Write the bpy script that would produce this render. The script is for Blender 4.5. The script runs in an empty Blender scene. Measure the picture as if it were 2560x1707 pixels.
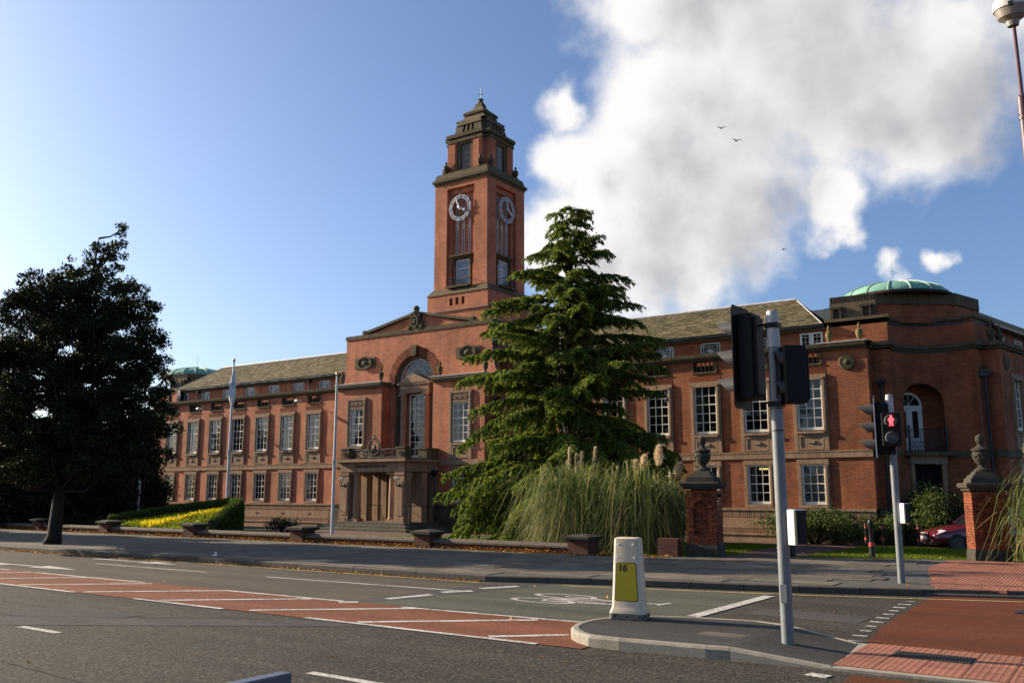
import bpy, bmesh, math, random
import numpy as np
from math import sin, cos, pi, radians, sqrt, atan2
from mathutils import Vector, Matrix

# ------------------------------------------------------------------ scene, camera, light
S = bpy.context.scene
COL = S.collection
rnd = random.Random(7)
NR = np.random.default_rng(11)

cam_d = bpy.data.cameras.new("camera")
cam = bpy.data.objects.new("camera", cam_d); COL.objects.link(cam)
cam.location = (0, 0, 1.78)
cam.rotation_euler = (radians(90 + 9.49), 0, radians(34.314))
cam_d.sensor_width = 36.0
cam_d.lens = 2246.0 / 2560 * 36.0
cam_d.clip_end = 4000; cam_d.clip_start = 0.05
S.camera = cam

SUN_AZ, SUN_EL = 9.0, 21.5            # sun stands low, out to the left, just in front of the facade plane
sd = Vector((-cos(radians(SUN_AZ)) * cos(radians(SUN_EL)), -sin(radians(SUN_AZ)) * cos(radians(SUN_EL)), sin(radians(SUN_EL))))
sun_d = bpy.data.lights.new("sun", 'SUN'); sun = bpy.data.objects.new("sun", sun_d); COL.objects.link(sun)
sun_d.energy = 5.0; sun_d.angle = radians(0.55); sun_d.color = (1.0, 0.85, 0.66)
sun.rotation_euler = (-sd).to_track_quat('-Z', 'Y').to_euler()
sun.location = (-40, 0, 40)

w = bpy.data.worlds.new("World"); S.world = w; w.use_nodes = True
wn, wl = w.node_tree.nodes, w.node_tree.links
wn.clear()
def N(nodes, t, **kw):
    n = nodes.new(t)
    for k, v in kw.items(): setattr(n, k, v)
    return n
def math_node(nodes, links, op, a, b=None, c=None, clamp=False):
    n = nodes.new('ShaderNodeMath'); n.operation = op; n.use_clamp = clamp
    for i, x in enumerate((a, b, c)):
        if x is None: continue
        if isinstance(x, (int, float)): n.inputs[i].default_value = x
        else: links.new(x, n.inputs[i])
    return n.outputs[0]

SKY_STRENGTH = 0.085
sky = N(wn, 'ShaderNodeTexSky'); sky.sky_type = 'NISHITA'; sky.sun_disc = False
sky.sun_elevation = radians(SUN_EL); sky.sun_rotation = atan2(sd.x, sd.y)
sky.altitude = 50; sky.air_density = 0.8; sky.dust_density = 2.0; sky.ozone_density = 3.0

# cumulus: soft blobs (by compass direction) broken up by fractal noise, lit from the sun's side
F_PX, PITCH, YAW = 2269.389, radians(9.4897), radians(34.3137)
fwv = Vector((-sin(YAW) * cos(PITCH), cos(YAW) * cos(PITCH), sin(PITCH)))
rtv = Vector((cos(YAW), sin(YAW), 0)); upv = rtv.cross(fwv)
def sky_dir(x, y):                     # a direction in the sky, from a point of the 2352-wide view
    dx, dy = x * 1.08844 - 1280, y * 1.08844 - 853.5
    return (fwv * F_PX + rtv * dx - upv * dy).normalized()
CLOUDS = [(1540, -40, 260), (1800, 60, 350), (2080, 150, 250), (2150, 270, 190), (1880, 220, 190), (1590, 220, 290),
          (1480, 340, 220), (1430, 470, 220), (1590, 530, 230), (1400, 610, 220), (1330, 380, 120), (1310, 250, 90), (1270, 560, 130),
          (1915, 455, 100), (1955, 525, 55), (2085, 610, 55), (2180, 560, 40), (1640, 420, 200), (1600, 640, 120),
          (1900, -300, 420), (2500, -250, 380), (-900, -500, 300), (3200, 300, 300), (4200, 500, 420), (5200, 300, 500)]
gr = bpy.data.node_groups.new("cloud_density", 'ShaderNodeTree')
gr.interface.new_socket('Vector', in_out='INPUT', socket_type='NodeSocketVector')
gr.interface.new_socket('Amp', in_out='INPUT', socket_type='NodeSocketFloat')
gr.interface.new_socket('Value', in_out='OUTPUT', socket_type='NodeSocketFloat')
gn, gl = gr.nodes, gr.links
gi = gn.new('NodeGroupInput'); go = gn.new('NodeGroupOutput')
def gnoise(scale, detail, rough, vec):
    t = N(gn, 'ShaderNodeTexNoise'); t.inputs['Scale'].default_value = scale; t.inputs['Detail'].default_value = detail; t.inputs['Roughness'].default_value = rough
    gl.new(vec, t.inputs['Vector']); return t
def gvm(op, a, b):
    t = N(gn, 'ShaderNodeVectorMath', operation=op); gl.new(a, t.inputs[0])
    if isinstance(b, tuple): t.inputs[1].default_value = b
    else: gl.new(b, t.inputs[1])
    return t.outputs[0]
w1 = gnoise(5.0, 3, 0.5, gi.outputs[0]); w1v = gvm('MULTIPLY', gvm('SUBTRACT', w1.outputs['Color'], (.5, .5, .5)), (.10, .10, .10))
w2 = gnoise(17.0, 4, 0.55, gi.outputs[0]); w2v = gvm('MULTIPLY', gvm('SUBTRACT', w2.outputs['Color'], (.5, .5, .5)), (.07, .07, .07))
wv_ = gvm('ADD', gvm('ADD', gi.outputs[0], w1v), w2v)
nz1 = gnoise(8.0, 9, 0.56, gi.outputs[0])
acc = None
for (x, y, r) in CLOUDS:
    d = sky_dir(x, y); ang = r * 1.08844 / F_PX
    dt = N(gn, 'ShaderNodeVectorMath', operation='DISTANCE'); dt.inputs[1].default_value = d
    gl.new(wv_, dt.inputs[0])
    v = math_node(gn, gl, 'DIVIDE', dt.outputs['Value'], ang)
    v = math_node(gn, gl, 'SUBTRACT', 1.0, v)
    acc = v if acc is None else math_node(gn, gl, 'SMOOTH_MAX', acc, v, 0.2)
nn = math_node(gn, gl, 'SUBTRACT', nz1.outputs['Fac'], 0.5)
nn = math_node(gn, gl, 'MULTIPLY', nn, gi.outputs[1])
acc = math_node(gn, gl, 'ADD', acc, nn)
gl.new(acc, go.inputs[0])

tc = N(wn, 'ShaderNodeTexCoord')
nrm = N(wn, 'ShaderNodeVectorMath', operation='NORMALIZE'); wl.new(tc.outputs['Generated'], nrm.inputs[0])
g1 = wn.new('ShaderNodeGroup'); g1.node_tree = gr; wl.new(nrm.outputs[0], g1.inputs[0]); g1.inputs[1].default_value = 1.35
off = N(wn, 'ShaderNodeVectorMath', operation='ADD'); wl.new(nrm.outputs[0], off.inputs[0])
off.inputs[1].default_value = (sd + Vector((0, 0, 0.25))) * 0.055
g2 = wn.new('ShaderNodeGroup'); g2.node_tree = gr; wl.new(off.outputs[0], g2.inputs[0]); g2.inputs[1].default_value = 0.8
mr = N(wn, 'ShaderNodeMapRange'); mr.interpolation_type = 'SMOOTHSTEP'
mr.inputs['From Min'].default_value = -0.02; mr.inputs['From Max'].default_value = 0.55
wl.new(g1.outputs[0], mr.inputs['Value'])
mr2 = N(wn, 'ShaderNodeMapRange'); mr2.interpolation_type = 'SMOOTHSTEP'
mr2.inputs['From Min'].default_value = 0.25; mr2.inputs['From Max'].default_value = 1.1
wl.new(g2.outputs[0], mr2.inputs['Value'])
cc = N(wn, 'ShaderNodeMix', data_type='RGBA'); wl.new(mr2.outputs[0], cc.inputs['Factor'])
cc.inputs['A'].default_value = (5.8, 5.7, 5.6, 1); cc.inputs['B'].default_value = (2.9, 2.9, 3.0, 1)
mx = N(wn, 'ShaderNodeMix', data_type='RGBA')
cl_f = math_node(wn, wl, 'MULTIPLY', mr.outputs[0], 0.96)
wb = N(wn, 'ShaderNodeMix', data_type='RGBA'); wb.blend_type = 'MULTIPLY'; wb.inputs['Factor'].default_value = 1.0
wb.inputs['B'].default_value = (0.90, 0.955, 1.03, 1); wl.new(sky.outputs[0], wb.inputs['A'])      # the camera's warm white balance
wl.new(cl_f, mx.inputs['Factor']); wl.new(wb.outputs['Result'], mx.inputs['A']); wl.new(cc.outputs['Result'], mx.inputs['B'])
bg = N(wn, 'ShaderNodeBackground'); bg.inputs['Strength'].default_value = SKY_STRENGTH
wo = N(wn, 'ShaderNodeOutputWorld'); wl.new(mx.outputs['Result'], bg.inputs[0]); wl.new(bg.outputs[0], wo.inputs[0])

S.view_settings.view_transform = 'Standard'; S.view_settings.look = 'None'
S.view_settings.exposure = 1.06; S.view_settings.gamma = 1.0
S.view_settings.use_curve_mapping = False
S.render.engine = 'CYCLES'
S.cycles.max_bounces = 6; S.cycles.transparent_max_bounces = 12
S.cycles.use_denoising = True
S.cycles.sample_clamp_indirect = 6

# ------------------------------------------------------------------ materials
MATS = {}
def new_mat(name):
    m = bpy.data.materials.new(name); m.use_nodes = True
    n, l = m.node_tree.nodes, m.node_tree.links
    p = n['Principled BSDF']
    MATS[name] = m
    return m, n, l, p
def ramp(n, l, fac, stops):
    r = n.new('ShaderNodeValToRGB'); e = r.color_ramp.elements
    while len(e) < len(stops): e.new(0.5)
    for i, (pos, c) in enumerate(stops): e[i].position = pos; e[i].color = (*c, 1)
    l.new(fac, r.inputs[0]); return r.outputs[0]
def noise(n, l, vec, scale, detail=4, rough=0.55):
    t = n.new('ShaderNodeTexNoise'); t.inputs['Scale'].default_value = scale
    t.inputs['Detail'].default_value = detail; t.inputs['Roughness'].default_value = rough
    if vec is not None: l.new(vec, t.inputs['Vector'])
    return t.outputs['Fac']
def mixc(n, l, f, a, b, mode='MIX'):
    m = n.new('ShaderNodeMix'); m.data_type = 'RGBA'; m.blend_type = mode
    for k, x in (('Factor', f), ('A', a), ('B', b)):
        if isinstance(x, (int, float)): m.inputs[k].default_value = x
        elif isinstance(x, tuple): m.inputs[k].default_value = (*x, 1)
        else: l.new(x, m.inputs[k])
    return m.outputs['Result']
def obj_vec(n): return n.new('ShaderNodeTexCoord').outputs['Object']
def geo_pos(n): return n.new('ShaderNodeNewGeometry').outputs['Position']
def bump(n, l, h, strength, dist, p):
    b = n.new('ShaderNodeBump'); b.inputs['Strength'].default_value = strength; b.inputs['Distance'].default_value = dist
    l.new(h, b.inputs['Height']); l.new(b.outputs[0], p.inputs['Normal'])

def rough_mat(name, c1, c2, c3=None, s1=3.0, s2=40.0, rough=0.85, bmp=0.3, bd=0.01, rand=0.0, spec=0.3, world=True):
    """mottled solid: two tones by big noise, third tone in fine grains"""
    m, n, l, p = new_mat(name)
    v = geo_pos(n) if world else obj_vec(n)
    a = noise(n, l, v, s1, 5); b = noise(n, l, v, s2, 3, 0.7)
    col = ramp(n, l, a, [(0.32, c1), (0.68, c2)])
    if c3: 
        f = ramp(n, l, b, [(0.52, (0, 0, 0)), (0.75, (1, 1, 1))]); col = mixc(n, l, f, col, c3)
    if rand:
        oi = n.new('ShaderNodeObjectInfo').outputs['Random']
        k = math_node(n, l, 'MULTIPLY_ADD', oi, 2 * rand, 1 - rand)
        cb = n.new('ShaderNodeCombineColor'); 
        for i in range(3): l.new(k, cb.inputs[i])
        col = mixc(n, l, 1.0, col, cb.outputs[0], 'MULTIPLY')
    l.new(col, p.inputs['Base Color']); p.inputs['Roughness'].default_value = rough
    p.inputs['Specular IOR Level'].default_value = spec
    if bmp: bump(n, l, b, bmp, bd, p)
    return m
def plain(name, c, rough=0.5, metal=0.0, spec=0.5, var=0.12, s=6.0, emit=None, es=0):
    m, n, l, p = new_mat(name)
    a = noise(n, l, geo_pos(n), s, 4)
    lo = tuple(x * (1 - var) for x in c); hi = tuple(min(1, x * (1 + var)) for x in c)
    l.new(ramp(n, l, a, [(0.3, lo), (0.7, hi)]), p.inputs['Base Color'])
    p.inputs['Roughness'].default_value = rough; p.inputs['Metallic'].default_value = metal
    p.inputs['Specular IOR Level'].default_value = spec
    if emit: p.inputs['Emission Color'].default_value = (*emit, 1); p.inputs['Emission Strength'].default_value = es
    return m

def brick_mat(name, c1, c2, dark, mortar, bw=0.205, bh=0.064, ms=0.008, stain=0.35):
    m, n, l, p = new_mat(name)
    t = n.new('ShaderNodeTexCoord'); sp = n.new('ShaderNodeSeparateXYZ'); l.new(t.outputs['Object'], sp.inputs[0])
    sn = n.new('ShaderNodeSeparateXYZ'); l.new(t.outputs['Normal'], sn.inputs[0])
    ax = math_node(n, l, 'ABSOLUTE', sn.outputs[0]); ay = math_node(n, l, 'ABSOLUTE', sn.outputs[1])
    f = math_node(n, l, 'GREATER_THAN', ax, ay)
    hx = math_node(n, l, 'MULTIPLY', sp.outputs[0], math_node(n, l, 'SUBTRACT', 1.0, f))
    hh = math_node(n, l, 'MULTIPLY_ADD', sp.outputs[1], f, hx)
    cb = n.new('ShaderNodeCombineXYZ'); l.new(hh, cb.inputs[0]); l.new(sp.outputs[2], cb.inputs[1])
    bt = n.new('ShaderNodeTexBrick'); l.new(cb.outputs[0], bt.inputs['Vector'])
    bt.inputs['Scale'].default_value = 1.0; bt.inputs['Brick Width'].default_value = bw; bt.inputs['Row Height'].default_value = bh
    bt.inputs['Mortar Size'].default_value = ms; bt.inputs['Mortar Smooth'].default_value = 0.2; bt.inputs['Bias'].default_value = 0.1
    bt.inputs['Color1'].default_value = (*c1, 1); bt.inputs['Color2'].default_value = (*c2, 1); bt.inputs['Mortar'].default_value = (*mortar, 1)
    # single burnt headers: cells of one brick
    cell = n.new('ShaderNodeTexWhiteNoise'); cell.noise_dimensions = '2D'
    row = math_node(n, l, 'FLOOR', math_node(n, l, 'DIVIDE', sp.outputs[2], bh))
    sh = math_node(n, l, 'MULTIPLY', math_node(n, l, 'MODULO', math_node(n, l, 'ABSOLUTE', row), 2.0), 0.5)
    cx_ = math_node(n, l, 'FLOOR', math_node(n, l, 'ADD', math_node(n, l, 'DIVIDE', hh, bw), sh))
    c2v = n.new('ShaderNodeCombineXYZ'); l.new(cx_, c2v.inputs[0]); l.new(row, c2v.inputs[1]); l.new(c2v.outputs[0], cell.inputs['Vector'])
    burnt = ramp(n, l, cell.outputs['Value'], [(0.72, (0, 0, 0)), (0.95, (1, 1, 1))])
    fm = math_node(n, l, 'SUBTRACT', 1.0, bt.outputs['Fac'])
    bf = math_node(n, l, 'MULTIPLY', math_node(n, l, 'MULTIPLY', burnt, fm), 0.5)
    col = mixc(n, l, bf, bt.outputs['Color'], dark)
    big = noise(n, l, t.outputs['Object'], 0.55, 6, 0.62)
    sf = ramp(n, l, big, [(0.35, (1, 1, 1)), (0.62, (1 - stain, 1 - stain * 0.95, 1 - stain * 0.9))])
    col = mixc(n, l, 1.0, col, sf, 'MULTIPLY')
    mp = n.new('ShaderNodeMapping'); mp.inputs['Scale'].default_value = (2.2, 2.2, 0.22); l.new(t.outputs['Object'], mp.inputs[0])
    rs = noise(n, l, mp.outputs[0], 1.0, 5, 0.7)
    col = mixc(n, l, 1.0, col, ramp(n, l, rs, [(0.34, (0.80, 0.78, 0.76)), (0.55, (1, 1, 1)), (0.75, (1.08, 1.09, 1.10))]), 'MULTIPLY')
    l.new(col, p.inputs['Base Color']); p.inputs['Roughness'].default_value = 0.9; p.inputs['Specular IOR Level'].default_value = 0.2
    fine = noise(n, l, t.outputs['Object'], 9.0, 4, 0.65)
    hgt = math_node(n, l, 'MULTIPLY_ADD', fine, 0.7, fm)
    bump(n, l, hgt, 0.5, 0.008, p)
    return m

def stone_mat(name, c1, c2, grime, gs=0.5, rough=0.9):
    m, n, l, p = new_mat(name)
    v = obj_vec(n)
    a = noise(n, l, v, 1.3, 6, 0.65); b = noise(n, l, v, 14, 5, 0.7)
    mp = n.new('ShaderNodeMapping'); mp.inputs['Scale'].default_value = (3.0, 3.0, 0.6); l.new(v, mp.inputs[0])
    st = noise(n, l, mp.outputs[0], 1.6, 5, 0.7)
    col = ramp(n, l, a, [(0.3, c1), (0.7, c2)])
    gf = math_node(n, l, 'MULTIPLY', ramp(n, l, st, [(0.42, (0, 0, 0)), (0.68, (1, 1, 1))]), gs)
    col = mixc(n, l, gf, col, grime)
    sp = ramp(n, l, b, [(0.35, (0.75, 0.75, 0.75)), (0.65, (1.1, 1.1, 1.1))])
    col = mixc(n, l, 1.0, col, sp, 'MULTIPLY')
    l.new(col, p.inputs['Base Color']); p.inputs['Roughness'].default_value = rough; p.inputs['Specular IOR Level'].default_value = 0.2
    bump(n, l, b, 0.4, 0.01, p)
    return m

def leaf_mat(name, c1, c2, c3=None, trans=0.35, rough=0.55):
    m, n, l, p = new_mat(name)
    r = n.new('ShaderNodeNewGeometry').outputs['Random Per Island']
    stops = [(0.0, c1), (0.75, c2)] + ([(1.0, c3)] if c3 else [])
    col = ramp(n, l, r, stops)
    big = noise(n, l, geo_pos(n), 0.9, 3)
    col = mixc(n, l, 1.0, col, ramp(n, l, big, [(0.3, (0.75, 0.78, 0.7)), (0.7, (1.2, 1.15, 1.1))]), 'MULTIPLY')
    l.new(col, p.inputs['Base Color']); p.inputs['Roughness'].default_value = rough; p.inputs['Specular IOR Level'].default_value = 0.1
    tr = n.new('ShaderNodeBsdfTranslucent'); l.new(col, tr.inputs['Color'])
    ms = n.new('ShaderNodeMixShader'); ms.inputs[0].default_value = trans
    l.new(p.outputs[0], ms.inputs[1]); l.new(tr.outputs[0], ms.inputs[2])
    l.new(ms.outputs[0], n['Material Output'].inputs[0])
    return m

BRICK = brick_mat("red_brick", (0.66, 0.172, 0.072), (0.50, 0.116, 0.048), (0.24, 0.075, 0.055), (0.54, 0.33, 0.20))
BRICK_R = brick_mat("dimmed_orange_brick", (0.47, 0.122, 0.042), (0.34, 0.082, 0.029), (0.17, 0.055, 0.04), (0.30, 0.175, 0.10), stain=0.4)  # right-hand brick: oranger, with the lens's dimming towards the edge put into its colour
BRICK_P = rough_mat("pier_brick", (0.22, 0.056, 0.020), (0.13, 0.034, 0.013), (0.07, 0.022, 0.011), 9, 55, 0.9, 0.4, 0.006, rand=0.32)
MORTAR = rough_mat("dark_mortar", (0.07, 0.055, 0.045), (0.045, 0.038, 0.033), None, 12, 60)
STONE = stone_mat("sandstone", (0.42, 0.270, 0.165), (0.33, 0.215, 0.135), (0.10, 0.072, 0.044), 0.55)
STONE_D = stone_mat("weathered_stone", (0.165, 0.118, 0.070), (0.115, 0.088, 0.050), (0.045, 0.046, 0.020), 0.75)
STONE_B = stone_mat("blackened_stone", (0.072, 0.058, 0.044), (0.045, 0.039, 0.030), (0.026, 0.029, 0.016), 0.6)
STONE_L = stone_mat("pale_block", (0.36, 0.27, 0.17), (0.30, 0.22, 0.14), (0.2, 0.15, 0.1), 0.3)
def slate_mat(name):
    m, n, l, p = new_mat(name)
    r = n.new('ShaderNodeNewGeometry').outputs['Random Per Island']
    col = ramp(n, l, r, [(0.0, (0.085, 0.068, 0.040)), (0.35, (0.130, 0.105, 0.062)), (0.75, (0.165, 0.135, 0.083)), (1.0, (0.22, 0.185, 0.12))])
    v = geo_pos(n); a = noise(n, l, v, 0.9, 5, 0.65); b = noise(n, l, v, 16, 4, 0.7)
    col = mixc(n, l, 1.0, col, ramp(n, l, a, [(0.35, (0.62, 0.66, 0.5)), (0.65, (1.15, 1.1, 1.0))]), 'MULTIPLY')
    l.new(col, p.inputs['Base Color']); p.inputs['Roughness'].default_value = 0.92; p.inputs['Specular IOR Level'].default_value = 0.2
    bump(n, l, b, 0.6, 0.012, p); return m
SLATE = slate_mat("stone_slate")
LEAD = plain("lead_sheet", (0.52, 0.50, 0.48), 0.55, 0, 0.4, 0.15, 4)
LEAD_D = plain("dark_lead", (0.075, 0.085, 0.10), 0.5, 0, 0.5, 0.2, 3)
IRON = plain("black_iron", (0.012, 0.012, 0.014), 0.45, 0, 0.5, 0.3, 9)
WHITE = plain("white_paint", (0.66, 0.64, 0.58), 0.5, 0, 0.4, 0.08, 7)
CREAMW = plain("weathered_white_paint", (0.82, 0.76, 0.63), 0.6, 0, 0.3, 0.15, 5)
COPPER = rough_mat("green_copper", (0.15, 0.34, 0.25), (0.22, 0.41, 0.31), (0.09, 0.24, 0.19), 1.6, 9, 0.75, 0.1)
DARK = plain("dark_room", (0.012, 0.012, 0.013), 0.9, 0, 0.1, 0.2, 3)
CURTAIN = plain("net_curtain", (0.26, 0.25, 0.22), 0.9, 0, 0.1, 0.12, 5)
BLIND = plain("roller_blind", (0.36, 0.33, 0.26), 0.8, 0, 0.2, 0.06, 5)
WOOD = rough_mat("brown_door", (0.085, 0.035, 0.020), (0.06, 0.026, 0.016), None, 4, 30, 0.5, 0.1)
GLOW = plain("strip_light", (0.8, 0.7, 0.3), 0.5, emit=(1.0, 0.78, 0.25), es=0.55)
def glass_mat(name, tint=0.85, ior=1.5):
    m, n, l, p = new_mat(name)
    n.remove(p)
    tr = n.new('ShaderNodeBsdfTransparent'); tr.inputs[0].default_value = (tint, tint, tint * 1.02, 1)
    gl_ = n.new('ShaderNodeBsdfGlossy'); gl_.inputs['Roughness'].default_value = 0.02
    wv = noise(n, l, obj_vec(n), 3.0, 2)
    b = n.new('ShaderNodeBump'); b.inputs['Strength'].default_value = 0.012; b.inputs['Distance'].default_value = 0.02
    l.new(wv, b.inputs['Height']); l.new(b.outputs[0], gl_.inputs['Normal'])
    fr = n.new('ShaderNodeFresnel'); fr.inputs['IOR'].default_value = ior
    k = math_node(n, l, 'MULTIPLY_ADD', fr.outputs[0], 1.6, 0.015, clamp=True)
    ms = n.new('ShaderNodeMixShader'); l.new(k, ms.inputs[0]); l.new(tr.outputs[0], ms.inputs[1]); l.new(gl_.outputs[0], ms.inputs[2])
    l.new(ms.outputs[0], n['Material Output'].inputs[0]); return m
GLASS = glass_mat("window_glass", 0.8)

# ------------------------------------------------------------------ mesh helpers
class MB:
    def __init__(s, o=(0, 0, 0)): s.v = []; s.f = []; s.m = []; s.o = o; s.mi = 0
    def add(s, vs, fs):
        b = len(s.v); o = s.o
        s.v += [(x + o[0], y + o[1], z + o[2]) for x, y, z in vs]
        s.f += [tuple(b + i for i in f) for f in fs]; s.m += [s.mi] * len(fs); return s
    def quad(s, *p): return s.add(p, [tuple(range(len(p)))])
    def box(s, x0, x1, y0, y1, z0, z1):
        return s.add([(x0,y0,z0),(x1,y0,z0),(x1,y1,z0),(x0,y1,z0),(x0,y0,z1),(x1,y0,z1),(x1,y1,z1),(x0,y1,z1)],
                     [(0,3,2,1),(4,5,6,7),(0,1,5,4),(1,2,6,5),(2,3,7,6),(3,0,4,7)])
    def frustum(s, a, b, z0, z1):      # a,b: (x0,x1,y0,y1) at bottom and top
        return s.add([(a[0],a[2],z0),(a[1],a[2],z0),(a[1],a[3],z0),(a[0],a[3],z0),(b[0],b[2],z1),(b[1],b[2],z1),(b[1],b[3],z1),(b[0],b[3],z1)],
                     [(0,3,2,1),(4,5,6,7),(0,1,5,4),(1,2,6,5),(2,3,7,6),(3,0,4,7)])
    def prism_z(s, poly, z0, z1, caps=True):
        n = len(poly); vs = [(x, y, z0) for x, y in poly] + [(x, y, z1) for x, y in poly]
        fs = [(i, (i + 1) % n, n + (i + 1) % n, n + i) for i in range(n)]
        if caps: fs += [tuple(range(n))[::-1], tuple(range(n, 2 * n))]
        return s.add(vs, fs)
    def prism_y(s, poly, y0, y1):      # poly in (x,z)
        n = len(poly); vs = [(x, y0, z) for x, z in poly] + [(x, y1, z) for x, z in poly]
        return s.add(vs, [(i, (i + 1) % n, n + (i + 1) % n, n + i) for i in range(n)] + [tuple(range(n))[::-1], tuple(range(n, 2 * n))])
    def prism_x(s, poly, x0, x1):      # poly in (y,z)
        n = len(poly); vs = [(x0, y, z) for y, z in poly] + [(x1, y, z) for y, z in poly]
        return s.add(vs, [(i, (i + 1) % n, n + (i + 1) % n, n + i) for i in range(n)] + [tuple(range(n))[::-1], tuple(range(n, 2 * n))])
    def lathe(s, prof, n=16, c=(0, 0, 0), a0=0.0, sx=1, sy=1):
        vs = []; fs = []
        for r, z in prof:
            for i in range(n):
                a = a0 + 2 * pi * i / n; vs.append((c[0] + r * cos(a) * sx, c[1] + r * sin(a) * sy, c[2] + z))
        for j in range(len(prof) - 1):
            for i in range(n): fs.append((j*n+i, j*n+(i+1)%n, (j+1)*n+(i+1)%n, (j+1)*n+i))
        if prof[0][0] > 1e-4: fs.append(tuple(range(n))[::-1])
        if prof[-1][0] > 1e-4: fs.append(tuple((len(prof)-1)*n + i for i in range(n)))
        return s.add(vs, fs)
    def tube(s, pts, rad, n=8, caps=True):
        P = [Vector(p) for p in pts]; R = rad if isinstance(rad, (list, tuple)) else [rad] * len(P)
        vs = []; fs = []; ref = None
        for i, p in enumerate(P):
            d = (P[min(i+1, len(P)-1)] - P[max(i-1, 0)]).normalized()
            if ref is None: ref = Vector((0, 0, 1)) if abs(d.z) < 0.9 else Vector((1, 0, 0))
            a = d.cross(ref).normalized(); b = a.cross(d).normalized(); ref = b
            for k in range(n):
                t = 2 * pi * k / n; q = p + (a * cos(t) + b * sin(t)) * R[i]; vs.append(tuple(q))
        for j in range(len(P) - 1):
            for i in range(n): fs.append((j*n+i, j*n+(i+1)%n, (j+1)*n+(i+1)%n, (j+1)*n+i))
        if caps: fs += [tuple(range(n))[::-1], tuple((len(P)-1)*n + i for i in range(n))]
        return s.add(vs, fs)
    def ring_y(s, cx, cz, r0, r1, y0, y1, n=32, sx=1.0, sz=1.0, a0=0, a1=2*pi):   # annulus facing -y
        full = abs(a1 - a0 - 2*pi) < 1e-6; m = n if full else n + 1
        vs = []
        for y in (y0, y1):
            for r in (r0, r1):
                for i in range(m):
                    a = a0 + (a1 - a0) * i / n; vs.append((cx + r*cos(a)*sx, y, cz + r*sin(a)*sz))
        fs = []
        for i in range(n):
            j = (i + 1) % m
            fs += [(i, m+i, m+j, j), (2*m+i, 2*m+j, 3*m+j, 3*m+i), (i, j, 2*m+j, 2*m+i), (m+i, 3*m+i, 3*m+j, m+j)]
        return s.add(vs, fs)
    def disc_y(s, cx, cz, prof, n=24, sx=1.0, sz=1.0):   # lathe about the y axis; prof = (r, y)
        vs = []; fs = []
        for r, y in prof:
            for i in range(n):
                a = 2*pi*i/n; vs.append((cx + r*cos(a)*sx, y, cz + r*sin(a)*sz))
        for j in range(len(prof)-1):
            for i in range(n): fs.append((j*n+i, (j+1)*n+i, (j+1)*n+(i+1)%n, j*n+(i+1)%n))
        fs.append(tuple((len(prof)-1)*n + i for i in range(n)))
        return s.add(vs, fs)
    def mesh(s, name, mats):
        me = bpy.data.meshes.new(name); me.from_pydata(s.v, [], s.f)
        for m in (mats if isinstance(mats, (list, tuple)) else [mats]): me.materials.append(m)
        if any(s.m): me.polygons.foreach_set('material_index', s.m)
        me.update(); return me
    def build(s, name, mats, parent=None, loc=(0, 0, 0), smooth=False, bevel=0, segs=2, fix=True):
        me = s.mesh(name, mats)
        if fix and len(s.f) < 20000:
            b = bmesh.new(); b.from_mesh(me); bmesh.ops.recalc_face_normals(b, faces=b.faces); b.to_mesh(me); b.free()
        if smooth:
            me.polygons.foreach_set('use_smooth', [True] * len(me.polygons))
            if smooth == 'auto': me.set_sharp_from_angle(angle=radians(35))
        o = put(name, me, parent, loc)
        if bevel:
            md = o.modifiers.new('bevel', 'BEVEL'); md.width = bevel; md.segments = segs; md.limit_method = 'ANGLE'; md.angle_limit = radians(40)
        return o
def put(name, me, parent=None, loc=(0, 0, 0), rot=None, scale=None):
    o = bpy.data.objects.new(name, me); COL.objects.link(o); o.location = loc
    if rot: o.rotation_euler = rot
    if scale: o.scale = scale
    if parent: o.parent = parent
    return o
def empty(name, loc, rz=0):
    o = bpy.data.objects.new(name, None); COL.objects.link(o); o.location = loc; o.rotation_euler = (0, 0, rz)
    o.empty_display_size = 0.3; return o
def tag(o, label=None, cat=None, group=None, kind=None):
    if label: o['label'] = label
    if cat: o['category'] = cat
    if group: o['group'] = group
    if kind: o['kind'] = kind
    return o
def copy_tree(o, parent=None):
    c = o.copy(); COL.objects.link(c); c.parent = parent
    for ch in list(o.children): copy_tree(ch, c)
    return c
def text_mesh(txt, size, depth, bold=False):
    cu = bpy.data.curves.new("lettering", 'FONT'); cu.body = txt; cu.size = size; cu.extrude = depth
    cu.align_x = 'CENTER'; cu.align_y = 'CENTER'
    if bold: cu.offset = size * 0.02
    o = bpy.data.objects.new("lettering", cu); COL.objects.link(o)
    dg = bpy.context.evaluated_depsgraph_get(); me = bpy.data.meshes.new_from_object(o.evaluated_get(dg))
    bpy.data.objects.remove(o); return me
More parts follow.
